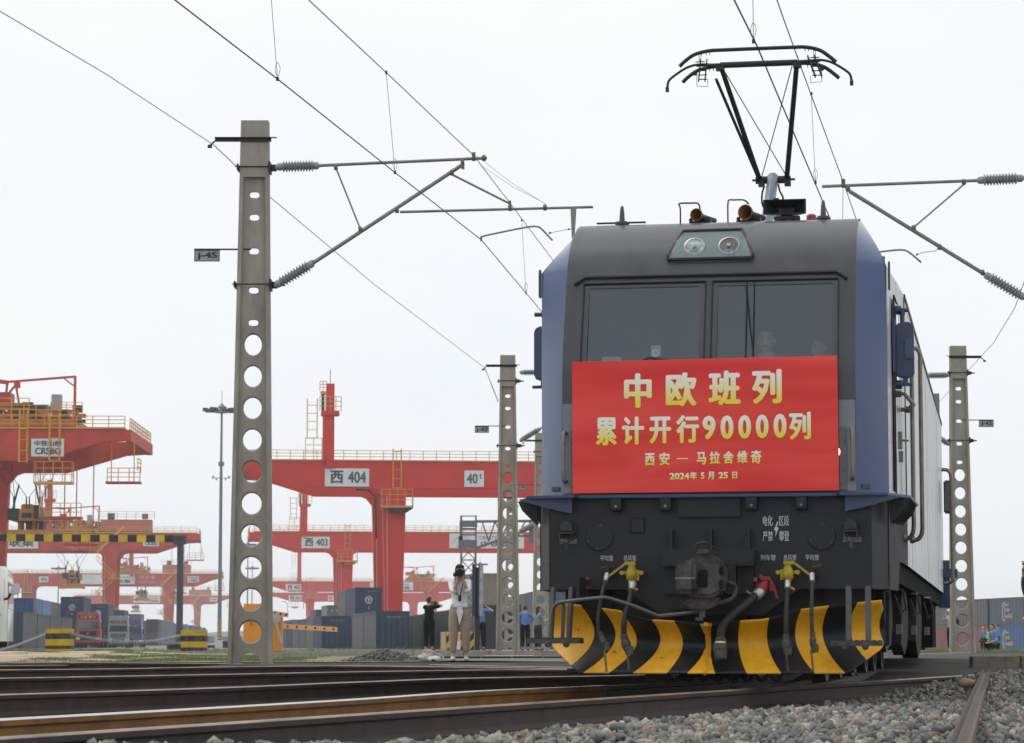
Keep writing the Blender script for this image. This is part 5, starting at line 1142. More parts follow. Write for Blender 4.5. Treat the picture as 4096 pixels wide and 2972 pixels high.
g=G(); boxpx(g,1834,2145,1848,2192,YL,.8); boxpx(g,1834,2160,1908,2192,YL-.05,.12); boxpx(g,1848,2082,1908,2105,YL-.05,.9); boxpx(g,1838,2082,1850,2160,YL,.8); boxpx(g,1900,2066,1907,2160,YL,.1); boxpx(g,1841,2064,1849,2082,YL,.1); boxpx(g,1841,2062,1907,2066,YL,.1); boxpx(g,1848,2112,1900,2120,YL,.1); boxpx(g,1848,2136,1900,2142,YL,.1); g.build('head_frame',lm,r)
g=G(); g.bar(q(1905,2086),q(2135,2084),.13); g.bar(q(1905,2192),q(2040,2145),.12); g.bar(q(2040,2145),q(2135,2143),.1)
for x0,x1 in ((1928,1955),(1980,1955),(1980,2010),(2035,2010),(2035,2070),(2100,2070)): g.bar(q(x0,2087),q(x1,2165 if x1<1990 else 2146),.07)
g.b2((q(2115,0).x,YL-.1,q(0,2175).z),(q(2135,0).x,YL+.3,q(0,2084).z)); g.lathe([(.12,0),(.14,.4),(.12,1.2)],q(2080,2127,-.3),(1,0,.55),12); g.build('truss_arm',lm,r)
g=G(); boxpx(g,1850,2309,1862,2317,YL-.2,.1); boxpx(g,1880,2306,1893,2314,YL-.2,.1); g.build('lamp_box',blkm,r)
# ------------------------------------------------------------------ gantry cranes (local x along the girders, y into the depth, z up)
def truncT(D): return zfar(0,D)
def railing(g,a,b,h=1.15,step=1.6,r=.085,mi=0):
    a=Vector(a);b=Vector(b);n=max(1,int((b-a).length/step)); u=Vector((0,0,1))
    for i in range(n+1): p=a.lerp(b,i/n); g.bar(p,p+u*h,r)
    for f in (.35,.68,1.0): g.bar(a+u*h*f,b+u*h*f,r*.85)
def ladder(g,x,y,z0_,z1_,w_=.9,d=.8,st=1.1):
    for dx in (-w_/2,w_/2):
        for dy in (0,-d): g.bar((x+dx,y+dy,z0_),(x+dx,y+dy,z1_),.09)
    z=z0_
    while z<=z1_: g.bar((x-w_/2,y-d,z),(x+w_/2,y-d,z),.08); g.bar((x-w_/2,y,z),(x-w_/2,y-d,z),.08); g.bar((x+w_/2,y,z),(x+w_/2,y-d,z),.08); z+=st
def sign(parent,x0,x1,z0_,z1_,texts,name='sign_panel',extra=None,y=-.12):
    pn=G().b2((x0,y,z0_),(x1,y+.08,z1_)).build(name,signw,parent)
    for s_,a,b,c,d,bold in texts: text(s_,x0+(x1-x0)*a,z0_+(z1_-z0_)*b,x0+(x1-x0)*c,z0_+(z1_-z0_)*d,y-.03,inkm,pn,bold=bold)
    if extra: extra(pn,x0,x1,z0_,z1_,y)
    return pn
def swoosh(pn,x0,x1,z0_,z1_,y):
    W_=x1-x0;Hh=z1_-z0_
    def P(u,v): return (x0+W_*u,y-.02,z0_+Hh*v)
    def path(pts,w_):
        g=G(); 
        for a,b in zip(pts,pts[1:]): g.bar(P(*a),P(*b),w_,.02)
        return g
    path([(.05,.3),(.03,.38),(.11,.75),(.15,.82),(.26,.8)],.3).build('red_mark',M('logo_red',(.5,.04,.05),.5),pn)
    path([(.16,.64),(.27,.62),(.30,.52),(.24,.22),(.2,.16),(.09,.17)],.3).build('blue_mark',M('logo_blue',(.06,.15,.35),.5),pn)
def spreader(parent,x,zb,y,top):
    g=G(); g.b2((x-1.7,y-3,zb+1.9),(x+1.7,y+3,zb+3.1)); g.b2((x-.9,y-1,zb+3.1),(x+.3,y+1,zb+3.7)); h=g.build('head_block',M('spreader_yellow',(.5,.24,.02),.6,var=.3,scale=.6),parent,bevel=.1)
    g=G(); g.b2((x-1.95,y-3.1,zb+1.95),(x-.8,y-2.6,zb+3.15)); g.b2((x+.7,y-3.15,zb+2.1),(x+1.3,y-2.6,zb+3.5)); g.b2((x-.5,y-3.1,zb+2.2),(x+.5,y-3.04,zb+2.7)); g.b2((x-.4,y-1,zb+.9),(x+.1,y+1,zb+2)); g.b2((x+.9,y-1,zb+.9),(x+1.4,y+1,zb+2)); g.build('head_machinery',blkm,h)
    g=G(); g.b2((x-1.2,y-1,zb+.9),(x-.8,y+1,zb+2.0)); g.b2((x+.3,y-1,zb+.9),(x+.6,y+1,zb+2.0)); g.b2((x-2.0,y-3,zb+.35),(x+1.9,y+3,zb+1.0)); g.b2((x-2.4,y-6,zb),(x-2.1,y+6,zb+.6)); g.b2((x+1.8,y-6,zb),(x+2.1,y+6,zb+.6)); g.b2((x-2.6,y-6,zb-.1),(x+2.2,y-5.7,zb+.3)); g.build('spreader_frame',MT['spreader_yellow'],parent,bevel=.05)
    g=G()
    for a,b in ((-1.5,-1.9),(-1.4,-1.0),(-.2,-1.4),(.1,1.2),(1.2,.3),(1.4,1.5)):
        g.bar((x+a,y-2,zb+3.2),(x+a,y-2,zb+4.4),.12); g.bar((x+a,y-2,zb+4.4),(x+b*2,y-1,top),.05)
    for a in (-1.5,1.3): g.bar((x+a,y-2.5,zb+3.1),(x+a*.6,y-2.5,zb+5.6),.16)
    g.build('hoist_rope',wirem,parent)
def crane(name,label,pxref,D,yaw,x0,x1,legs,red,top=21.9,dep=3.4,gap=20,signs=(),mast=None,trolley=None,spread=None,room=None,stair=None,lad=(),ladtop=None,platform=(),far=False,endl=True,endr=True,gz=None):
    X=(pxref-2048)/FPX*D; z0_=zfar(X,D)
    r=thing(name,label,'gantry crane',(X,D,z0_),yaw,'red gantry cranes over the container yard')
    T=top-z0_+.4; B=T-dep
    sl=8.6
    def gird(w_):
        p=[(x0,T)]
        if endl: p+=[(x0,T-1.3),(x0+2.2,T-1.45),(x0+sl,B)]
        else: p+=[(x0,B)]
        ls=sorted(legs)
        for L in ls: p+=[(L-2.9,B),(L-2.2,B-.25),(L-1.5,B-1.1),(L+1.5,B-1.1),(L+2.2,B-.25),(L+2.9,B)]
        if endr: p+=[(x1-sl,B),(x1-2.2,T-1.45),(x1,T-1.3)]
        else: p+=[(x1,B)]
        p+=[(x1,T)]
        g=G(); g.prism(p,w_,w_+1.3,'y'); return g.build('girder',red,r)
    g1=gird(0); g2=gird(gap)
    g=G(); 
    for xx,e in ((x0,endl),(x1,endr)):
        if e: g.b2((xx-.9 if xx==x0 else xx,.0,T-1.35),(xx if xx==x0 else xx+.6,gap+1.3,T-.2))
    for L in legs: g.b2((L-.9,1.3,B+.4),(L+.9,gap,B+2.0))
    g.build('end_beam',red,r)
    for L in legs:
        for w_ in (0,gap):
            g=G(); g.prism([(L-1.45,B-1),(L-.95,1.4),(L+.95,1.4),(L+1.45,B-1)],w_+.05,w_+1.4,'y'); g.build('leg',red,r)
            g=G(); g.b2((L-1.3,w_-.6,.0),(L+1.3,w_+2,1.4)); g.build('travel_bogie',red,r,bevel=.1)
            g=G(); g.bar((L-.9,w_+.02,B-1),(L-.75,w_+.02,1.4),.22,.1); g.build('cable_tray',M('pale_tray',(.5,.4,.4),.6),r)
        g=G(); g.b2((L-.8,1.4,1.2),(L+.8,gap,2.4)); g.build('sill_beam',red,r)
    g=G(); railing(g,(x0,-.15,T),(x1,-.15,T)); railing(g,(x0,gap+1.4,T),(x1,gap+1.4,T)); g.b2((x0,-.2,T-.12),(x1,-.05,T+.04))
    if endr: railing(g,(x1+.5,0,T-.2),(x1+.5,gap,T-.2)); railing(g,(x1+1.0,3,T-4.2),(x1+1.0,6,T-4.2),h=1.3); railing(g,(x1-1.9,1.6,T-5.4),(x1+1.4,1.6,T-5.4),h=1.4,step=1.1); g.bar((x1-1.5,1.6,T-5.4),(x1-1.5,1.6,T-1.2),.1); g.bar((x1+.8,1.6,T-5.4),(x1+.8,1.6,T-1.2),.1)
    if endl: railing(g,(x0-.8,0,T-.2),(x0-.8,gap,T-.2))
    g.build('railing',orangem,r)
    if endr:
        g=G(); g.b2((x1-2,.8,T-5.6),(x1+1.5,2.4,T-5.4)); g.build('service_platform',red,r)
    for L in lad:
        g=G(); ladder(g,L,-.1,B,T+1.4,w_=1.0); railing(g,(L-1.9,-1.3,B-2.2),(L+1.9,-1.3,B-2.2),h=2.0,step=.95,r=.08); railing(g,(L-1.9,-1.3,B-2.2),(L-1.9,0,B-2.2),h=2.0,step=1.3,r=.08); railing(g,(L+1.9,-1.3,B-2.2),(L+1.9,0,B-2.2),h=2.0,step=1.3,r=.08); g.b2((L-1.95,-1.35,B-2.45),(L+1.95,0,B-2.2)); g.build('ladder',orangem,r)
        g=G(); g.prism([(L+1.95,B-2.5),(L+1.2,B-3.0),(L-.8,B-3.0),(L-.8,B-2.5)],-1.2,0,'y'); g.tube([(L-5.0,-.2,B-.2),(L-3.4,-.2,B-.3),(L-2.6,-.2,B-1.2),(L-2.5,-.2,B-6.2)],.13,5)
        if L<3: g.build('cable_guide',blkm if not far else red,r)
    if stair:
        L=stair; g=G(); zt=B-2.0; k=0; sgn=1
        while zt>2.5:
            xa,xb=L-1.9*sgn,L+1.7*sgn
            for o in (0,1.0): g.bar((xa,-.7,zt+o),(xb,-.7,zt-3.6+o),.13)
            for q in range(9): p=Vector((xa,-.7,zt)).lerp(Vector((xb,-.7,zt-3.6)),q/8); g.bar(p,p+Vector((0,0,1)),.07)
            railing(g,(xb-1.1,-1,zt-3.6),(xb+1.1,-1,zt-3.6),h=1.2,step=.7,r=.08); g.b2((xb-1.1,-1,zt-3.8),(xb+1.1,0,zt-3.6)); zt-=3.6; sgn=-sgn; k+=1
        railing(g,(L-3.2,-1,B-.6),(L-.8,-1,B-.6),h=2,step=.8,r=.1); g.bar((L-2,-.6,B-.6),(L+3.5,-.6,T+1.2),.2,.5)
        g.build('stairway',orangem,r)
    for xx,zz_,w_ in platform:
        g=G(); g.b2((xx-w_/2,.8,zz_),(xx+w_/2,2.4,zz_+.25)); g.bar((xx-w_/2,1,zz_),(xx-w_/2,1,B+1),.1); g.bar((xx+w_/2-.5,1,zz_),(xx+w_/2-.5,1,B+1),.1); g.build('hanging_platform',red,r)
        g=G(); railing(g,(xx-w_/2,.8,zz_+.2),(xx+w_/2,.8,zz_+.2),step=.9,r=.08,h=1.4); g.build('platform_railing',orangem,r)
    for s_ in signs: sign(r,s_[0],s_[1],s_[2]+T,s_[3]+T,s_[4],extra=s_[5] if len(s_)>5 else None)
    if mast:
        xm,hm_,side=mast
        g=G(); g.b2((xm-.5,-.6,T-1),(xm+.5,.6,T+hm_)); g.b2((xm-.9,-.7,T+.0),(xm+.4,.4,T+hm_*.6)); g.b2((xm-1.1,-1,T+hm_*.58),(xm+1.1,1,T+hm_*.64)); g.bar((xm,0,T+hm_),(xm,0,T+hm_+1.8),.09); g.build('mast',red,r)
        g=G(); ladder(g,xm-2.2,0,T+hm_*.28,T+hm_*.8,w_=1.2,st=1.0); railing(g,(xm-1.3,-1,T+hm_*.63),(xm+1.3,-1,T+hm_*.63),h=1.8,step=.6,r=.09); railing(g,(xm-3,-.5,T),(xm-1,-.5,T),h=2.6,step=.7); g.b2((xm-1.2,-.6,T+hm_*.86),(xm-.5,.6,T+hm_*.9)); railing(g,(xm-1.3,-.6,T+hm_*.9),(xm-.5,-.6,T+hm_*.9),h=1.2,step=.4); g.build('mast_ladder',orangem,r)
        g=G(); g.box((xm-.9,0,T+hm_*.76),(.35,.5,2.2)); g.build('mast_cable',blkm,r)
    if trolley is not None:
        xt=trolley
        g=G(); g.b2((xt-5.5,1,T+0.24),(xt+4.4,gap-1,T+0.84)); g.b2((xt-5,3,T+0.84),(xt+3.9,gap-3,T+1.40)); t_=g.build('trolley_frame',M('trolley_orange',(.5,.16,.04),.6,var=.2,scale=.5),r)
        g=G(); railing(g,(xt-5.5,.8,T+0.84),(xt+4.4,.8,T+0.84),step=1.2,r=.09,h=1.5); railing(g,(xt-5.5,2,T+1.54),(xt-.2,2,T+1.54),step=1.4,r=.09,h=1.6); railing(g,(xt+2.0,2,T+1.12),(xt+5.2,2,T+1.12),step=.8,r=.07,h=1.6); ladder(g,xt-.35,0,T-3.5,T+1.82,w_=.8); g.build('trolley_railing',orangem,t_)
        g=G(); g.b2((xt-5.6,3,T+2.24),(xt-3.4,6,T+3.36)); g.b2((xt-3.5,3,T+2.24),(xt-2.3,6,T+3.85)); g.build('machine_house',red,t_)
        g=G(); g.b2((xt-2.2,3,T+1.96),(xt-.9,5,T+2.73)); g.b2((xt-.6,3,T+1.82),(xt+1.4,6,T+2.59)); g.b2((xt-.4,3,T+1.40),(xt+1.2,6,T+1.82)); g.b2((xt-2.5,2.5,T+1.40),(xt-1.5,5,T+1.82)); g.build('winch_cover',M('winch_dark',(.03,.045,.045),.5),t_)
        g=G(); g.b2((xt+1.9,3,T+1.75),(xt+2.9,4,T+3.64)); g.build('grey_cabinet',M('cabinet_grey',(.3,.32,.34),.5),t_)
        g=G(); g.bar((xt+4.3,3,T),(xt+4.3,3,T+5.53),.25); g.bar((xt+4.3,3,T+5.46),(xt-2.5,3,T+4.90),.22); g.bar((xt+4.2,3,T+4.48),(xt+3.2,3,T+5.25),.15); g.bar((xt-2.5,3,T+4.83),(xt-4.3,3,T+5.04),.4); g.bar((xt-4.3,3,T+4.97),(xt-9.5,3,T+4.76),.26); g.box((xt-1.6,3,T+4.62),(.6,.5,.7)); g.bar((xt-2.6,3,T+4.90),(xt-2.7,3,T+3.71),.22); g.bar((xt-1.7,3,T+4.41),(xt-1.4,3,T+2.73),.2); g.bar((xt-1.9,3,T+4.41),(xt-2.5,3,T+3.64),.2); g.build('cable_gantry',red,t_)
        rq=random.Random(int(D)); cl=[G(),G(),G()]
        for q_ in range(70):
            xx=xt-5.3+rq.random()*9.6; w1,h1=.25+rq.random()*.9,.2+rq.random()*.8; zz_=T+.5+rq.random()*1.6; yy=1.2+rq.random()*5
            cl[q_%3].b2((xx,yy,zz_),(xx+w1,yy+.6,zz_+h1))
        for g_,m_,n_ in zip(cl,(MT['trolley_orange'],blkm,redL),('orange_machinery','dark_machinery','red_machinery')): tag(g_.build(n_,m_,r),kind='stuff')
    if spread: spreader(r,spread[0],spread[1]-z0_,gap/2-4,B)
    if room:
        a,b,hh=room; g=G(); g.b2((a,2,T+.3),(b,8,T+hh)); rm_=g.build('electrical_room',M('room_red',(.45,.13,.07),.6,var=.1,scale=.5),r)
        g=G(); railing(g,(a-.5,1.8,T+hh),(b+.5,1.8,T+hh),h=1.6,r=.09,step=1.8); g.build('roof_railing',orangem,rm_); g=G(); g.b2((a+1.4,1.9,T+hh),(a+2.8,2.1,T+hh+1.3)); g.b2((b-2.0,1.9,T+hh+.1),(b-.8,2.1,T+hh+1.2)); g.build('vent_box',M('winch_dark',(.03,.045,.045)),rm_)
    return r
YC=math.radians(6.5)
S404=(-8.5,-3.1,-3.25,-1.05,[('西',.12,.16,.42,.88,.03),('404',.52,.2,.93,.84,.02)])
S40=(8.6,11.0,-3.2,-1.2,[('40',.12,.2,.68,.82,.02),('t',.76,.5,.9,.82,.02)])
board=lambda a,b: (a,b,-3.15,-.3,[('CRINTERMODAL',.40,.6,.92,.84,.0),('中铁联集',.42,.1,.93,.5,.02)],swoosh)
crane('gantry_crane','bright red gantry crane with the sign 西 404 behind the tall pole',1577,330,YC,-17.6,62,[0,43.5],red404,signs=[S404,S40,board(20,34.5)],mast=(-7.9,9.3,-1),lad=(.3,),endr=True)
crane('gantry_crane','red gantry crane with the sign 西 403 seen under the nearest red crane',1384,520,YC,-17.6,62,[0,43.5],red404,top=20.8,signs=[S404[:4]+([('西',.12,.16,.42,.88,.03),('403',.52,.2,.93,.84,.02)],),S40,board(20,34.5)],mast=(-7.9,8.2,-1),lad=(.3,),far=True)
crane('gantry_crane','hazy red gantry crane with the sign 西 402 beyond the second crane',1243,947,YC*.6,-16,63,[0,43],red404,top=20.5,signs=[S404[:4]+([('西',.12,.16,.42,.88,.03),('402',.52,.2,.93,.84,.02)],),S40,board(20.9,36)],mast=(-3.6,18,-1),lad=(.3,),trolley=39,far=True,stair=43)
crane('gantry_crane','palest red gantry crane with the sign 西 401 farthest behind',1240,1110,YC*.6,-16,63,[0,43],red404,top=19.3,signs=[S404[:4]+([('西',.12,.16,.42,.88,.03),('401',.52,.2,.93,.84,.02)],),(S40[0]-1,S40[1]-1)+S40[2:]],lad=(-6.3,),far=True)
# left group: the right legs stand at x=0
cr1=crane('gantry_crane','nearest faded red gantry crane with the sign CRSBG at the left edge',-150,272,YC*.25,-60,16.2,[-43.5,0],redL,top=21.4,dep=3.35,signs=[(6.8,10.1,-2.95,-1.15,[('中铁山桥',.1,.58,.92,.9,.02),('CRSBG',.12,.12,.9,.5,.03)])],trolley=6.4,spread=(6.0,10.6),platform=((9.7,13.0,4.2),(11.8,10.3,3.4)),endl=False,lad=(9.2,))
crane('gantry_crane','second faded red gantry crane with trolley and stairs behind the striped beam',440,545,YC*.9,-58,17.5,[-43.5,0],redL,top=21.6,dep=3.6,signs=[(6.7,9.9,-2.75,-1.0,[('中铁山桥',.1,.58,.92,.9,.02),('CRSBG',.12,.12,.9,.5,.03)]),(-26,-14.2,-3.3,-.6,[('中铁联集',.1,.12,.93,.8,.03)])],trolley=-6.6,spread=(-7.5,10.8),room=(-1.9,8.4,2.7),stair=-.6,mast=(-12,10.5,1),platform=((14,10.5,3),),endl=False)
L3=crane('gantry_crane','third pale red gantry crane with the sign 40t beyond the striped beam',674,882,YC*.7,-63,17.0,[-45.6,0],redL,top=21.6,dep=3.9,signs=[(6.5,10.1,-2.9,-.9,[('中铁山桥',.1,.58,.92,.9,.02),('CRSBG',.12,.12,.9,.5,.03)]),(-41.4,-38.4,-2.9,-1.1,[('40t',.12,.16,.9,.86,.02)]),(-28.6,-10.6,-3.5,-.4,[('CRINTERMODAL',.40,.6,.92,.84,.0),('中铁联集',.42,.1,.93,.5,.02)],swoosh)],trolley=-11,spread=(-8.5,13.2),room=(-1.8,7.3,2.9),stair=-.4,mast=(-11.6,12,1),endl=True,lad=(-45.6,))
crane('gantry_crane','palest red gantry crane farthest behind on the left',791,1336,YC*.7,-60,16.5,[-43.5,0],redL,top=21.8,dep=4.0,signs=[(6.5,10.1,-2.9,-.9,[('CRSBG',.12,.3,.9,.7,.03)]),(-31,-18,-3.5,-.4,[('CRINTERMODAL',.36,.6,.95,.84,.0),('中铁联集',.42,.1,.95,.5,.02)],swoosh)],trolley=-12,spread=(-30,14),room=(-4,7,3),stair=-.4,endl=False)
# port emblem on the second and third girders
pt_=M('pale_pink_print',(.62,.36,.34),.6)
for cr_,D_,px0,px1,yy,py0,py1 in ((bpy.data.objects['gantry_crane.005'],545,268,355,2166,2186,2200),):
    T_=21.6-cr_.location.z+.4; k=545/FPX
    x0_=(265-440)*k;x1_=(356-440)*k
    text('XIAN  PORT',x0_,T_-3.15,x1_,T_-2.55,-.03,pt_,cr_)
    g=G(); g.tube(spline([((x0_-1.2),-.03,T_-2.1),(x0_+1,-.03,T_-1.45),((x0_+x1_)/2,-.03,T_-1.2),(x1_-1,-.03,T_-1.45),(x1_+1.2,-.03,T_-2.1)],4),.06,4); g.build('arc_mark',pt_,cr_)
cr_=bpy.data.objects['gantry_crane.006']; T_=21.6-cr_.location.z+.4
text('西安港',(562-674)*.0817,T_-2.0,(626-674)*.0817,T_-.6,-.03,pt_,cr_); text('XIAN PORT',(568-674)*.0817,T_-3.3,(620-674)*.0817,T_-2.8,-.03,pt_,cr_)
g=G(); g.tube(spline([((560-674)*.0817,-.03,T_-2.9),((594-674)*.0817,-.03,T_-2.4),((628-674)*.0817,-.03,T_-2.9)],5),.08,4); g.build('arc_mark',pt_,cr_)
# ------------------------------------------------------------------ light masts
mastm=M('light_mast_grey',(.2,.235,.26),.5,metal=.2,var=.05,scale=1)
def lmast(px,pyt,D,label,lamps=True,py2=None):
    p=at(px,2589,D); z0_=zfar(p.x,D); H_=at(px,pyt,D).z-z0_
    r=thing('light_mast',label,'light mast',(p.x,D,z0_),0,'tall floodlight masts in the yard')
    g=G(); g.lathe([(.27,0),(.24,H_*.3),(.2,H_*.6),(.13,H_-1.3)],(0,0,0),(0,0,1),12); g.build('mast_pole',mastm,r,smooth=40)
    g=G(); g.lathe([(.15,0),(1.0,.1),(.9,.25),(.35,.3),(.3,.7),(.55,.8),(.1,1.3),(.04,1.35),(.03,2.9)],(0,0,H_-1.4),(0,0,1),12)
    for k in range(8):
        a=k*PI/4+.3; c,s=math.cos(a),math.sin(a); g.bar((0,0,H_-1.2),(c*2.1,s*2.1,H_-1.15),.12)
    g.build('lamp_ring',mastm,r)
    g=G()
    for k in range(8):
        a=k*PI/4+.3; c,s=math.cos(a),math.sin(a)
        for f in (1.3,2.1): g.box((c*f,s*f,H_-.95),(.62,.3,.45),rz=a)
    g.build('floodlight',M('floodlight_dark',(.05,.06,.07),.5),r)
    if D<400:
        g=G(); 
        for q in (-1,1): g.bar((0,0,H_*.69),(q*1.2,0,H_*.69),.08); g.box((q*1.0,0,H_*.69+.12),(.2,.2,.3)); g.box((q*.6,0,H_*.69-.15),(.15,.15,.25))
        g.lathe([(.38,0),(.38,.5)],(0,0,H_*.74),(0,0,1),10); g.build('camera_arm',mastm,r)
        g=G(); g.b2((-.52,-.52,-.1),(.52,.52,.95)); g.build('white_plinth',signw,r); 
        g=G()
        for k in range(6): g.lathe([(.29,0),(.29,.22)],(0,0,1.15+.42*k),(0,0,1),12)
        g.build('yellow_band',MT['chipped_yellow'],r)
        g=G(); g.b2((-1.6,-.6,-.2),(-.5,.4,.35)); g.b2((.5,-.6,-.2),(2.6,.4,.85)); g.build('dark_footing',blkm,r)
lmast(877,1610,340,'tall floodlight mast left of the tall concrete pole')
lmast(988,2165,760,'hazy floodlight mast visible through an upper hole of pole j-45')
lmast(1006,2262,930,'second hazy floodlight mast visible through a hole of pole j-45')
lmast(229,2262,880,'faint floodlight mast between the left cranes above the striped beam')
lmast(1920,2245,820,'faint floodlight mast just right of the navy sign board')
# ------------------------------------------------------------------ containers
def cmat(n,c): return M('container_'+n,c,.55,var=.14,scale=.5,bump=.05)
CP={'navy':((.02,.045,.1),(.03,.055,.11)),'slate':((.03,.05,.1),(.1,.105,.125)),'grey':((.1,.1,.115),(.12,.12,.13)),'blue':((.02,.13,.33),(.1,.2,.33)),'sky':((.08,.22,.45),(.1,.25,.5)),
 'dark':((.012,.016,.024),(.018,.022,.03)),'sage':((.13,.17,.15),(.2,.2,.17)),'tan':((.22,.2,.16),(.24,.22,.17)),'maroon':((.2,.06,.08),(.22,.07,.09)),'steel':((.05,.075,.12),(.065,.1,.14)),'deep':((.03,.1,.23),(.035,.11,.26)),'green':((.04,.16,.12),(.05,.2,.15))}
PROTO={}
CW,CL=2.44,12.19
def cproto(kind,h):
    if (kind,h) in PROTO: return None
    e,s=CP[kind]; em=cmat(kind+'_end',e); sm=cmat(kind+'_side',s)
    r=thing('shipping_container','x','container')
    V=[];F=[]
    n=44
    for sg in (-1,1):
        o=len(V); k=0
        for i in range(n):
            y=.15+(CL-.3)*i/(n-1); d=.0 if (i//2)%2 else .045
            V+=[(sg*(CW/2-.02-d),y,.12),(sg*(CW/2-.02-d),y,h-.1)]
        F+=[(o+2*i,o+2*i+2,o+2*i+3,o+2*i+1) for i in range(n-1)]
    o=len(V); V+=[(-CW/2+.03,0.1,h-.03),(CW/2-.03,0.1,h-.03),(CW/2-.03,CL-.1,h-.03),(-CW/2+.03,CL-.1,h-.03)]; F.append((o,o+1,o+2,o+3))
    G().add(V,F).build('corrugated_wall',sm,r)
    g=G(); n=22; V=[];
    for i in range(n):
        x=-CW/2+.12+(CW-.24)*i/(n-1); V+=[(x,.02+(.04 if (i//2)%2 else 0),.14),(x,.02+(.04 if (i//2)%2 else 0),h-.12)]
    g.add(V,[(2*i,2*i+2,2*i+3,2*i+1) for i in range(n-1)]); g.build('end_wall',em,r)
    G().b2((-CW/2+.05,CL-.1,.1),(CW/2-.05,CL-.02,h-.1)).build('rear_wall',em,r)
    g=G()
    for x in (-1,1):
        for y in (0,1): yy=.06 if y==0 else CL-.06; g.box((x*(CW/2-.05),yy,h/2),(.1,.12,h-.004))
        g.b2((x*CW/2-.0*x,.1,.0),(x*(CW/2-.1),CL-.1,.14)); g.b2((x*(CW/2+.002),.1,h-.12),(x*(CW/2-.1),CL-.1,h+.001))
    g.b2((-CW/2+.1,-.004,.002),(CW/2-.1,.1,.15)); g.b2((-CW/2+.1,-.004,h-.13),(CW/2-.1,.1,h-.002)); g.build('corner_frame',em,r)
    PROTO[(kind,h)]=r; return r
used=set()
def cont(x,D,lvl,th,kind,label,group=None,h=2.72,z=None):
    z0_=(zfar(x,D) if z is None else z)+.02+lvl*(h+.01)
    cproto(kind,h); p=PROTO[(kind,h)]
    if (kind,h) in used: r=dup(p,(x,D,z0_),-math.radians(th),label)
    else: used.add((kind,h)); r=p; r.location=(x,D,z0_); r.rotation_euler=(0,0,-math.radians(th)); r['label']=label
    r['group']=group or 'shipping containers stacked in the yard'
    return r
ORD=['first','second','third','fourth','fifth','sixth','seventh','eighth','ninth','tenth','eleventh','twelfth']
COLN={'slate':'slate','steel':'steel blue','deep':'deep blue','dark':'black','sky':'light blue','sage':'grey green'}
def row(x,D,th,kinds,lvls,label,h=2.72,step=12.45,z=None):
    out=[]
    for i,kd in enumerate(kinds):
        xx=x+math.sin(math.radians(th))*step*i; DD=D+math.cos(math.radians(th))*step*i
        for l in range(lvls[i] if isinstance(lvls,list) else lvls):
            k2=kd if isinstance(kd,str) else kd[l]
            lb=label[l][i] if isinstance(label,list) else f"{ORD[i]} {label.replace('container',COLN.get(k2,k2)+' container',1)}"+((', upper tier' if l else ', lower tier') if (lvls[i] if isinstance(lvls,list) else lvls)>1 else '')
            out.append(cont(xx,DD,l,th,k2,lb,h=h,z=z))
    return out
def rx(px,D): return (px-2048)/FPX*D
rA=row(rx(100,202)-1.22,202,-5,['slate']*4,1,[['grey sided container with a navy door end beside the white bus','second grey sided container behind the container beside the bus','grey sided container directly behind the left striped block','grey sided container just left of the red truck']])
row(rx(140,297)-1.22,297,-5.2,['blue','sky','grey','blue'],2,[[f'{o_} lower container under the upper row beside the bus' for o_ in ('blue first','light blue second','grey third','blue fourth')],['bright blue container above the grey row beside the bus mirror','light blue container second in the upper row beside the bus','grey container third in the upper row beside the bus','blue container fourth in the upper row next to the navy emblem container']])
cont(rx(140,297)-4.0,297,1,-5.2,'grey','dark grey container end beside the bus mirror'); cont(rx(140,297)-4.0,297,0,-5.2,'grey','grey container under the one beside the bus mirror')
E1=[]
for pr_,D_,lb in ((340,290,('navy container with white round emblem above the red truck','navy container under the emblem container behind the red truck')),(438,338,('second navy container with white emblem between the two trucks','navy container behind the silver truck under the second emblem container')),(502,395,('navy container above the silver truck cab','navy container hidden behind the silver truck')),(568,450,('dark grey container above the blue truck cab','dark grey container behind the blue truck'))):
    c1=cont(rx(pr_,D_)-1.22,D_,1,-5,'navy' if D_<430 else 'grey',lb[0]); E1.append(c1); cont(rx(pr_,D_)-1.22,D_,0,-5,'navy' if D_<430 else 'grey',lb[1])
row(rx(639,560)-1.22,560,-5.2,[('steel','dark'),('deep','steel'),('blue','grey'),('steel','deep'),('grey','steel'),('blue','steel'),('steel','grey'),('deep','steel')],2,'hazy container, long row behind the dark grey post')
cont(rx(612,600)-1.22,600,1,-5,'green','green container beside the dark container above the chain'); cont(rx(612,600)-1.22,600,0,-5,'maroon','maroon container under the green container')
kk=['steel','blue','grey','deep','slate','steel','navy']
for nn,(D_,px) in enumerate(((700,700),(730,735),(780,760),(850,790),(930,812),(1010,830),(1100,850),(1180,905),(1000,930),(1050,960),(1150,990))):
    for l in range(2 if D_<1000 else 1): cont(rx(px,D_),D_,l,-5,kk[(px+l)%7],f'{ORD[nn]} pale distant {kk[(px+l)%7]} container between the grey post and pole j-45, '+('upper' if l else 'ground')+' tier')
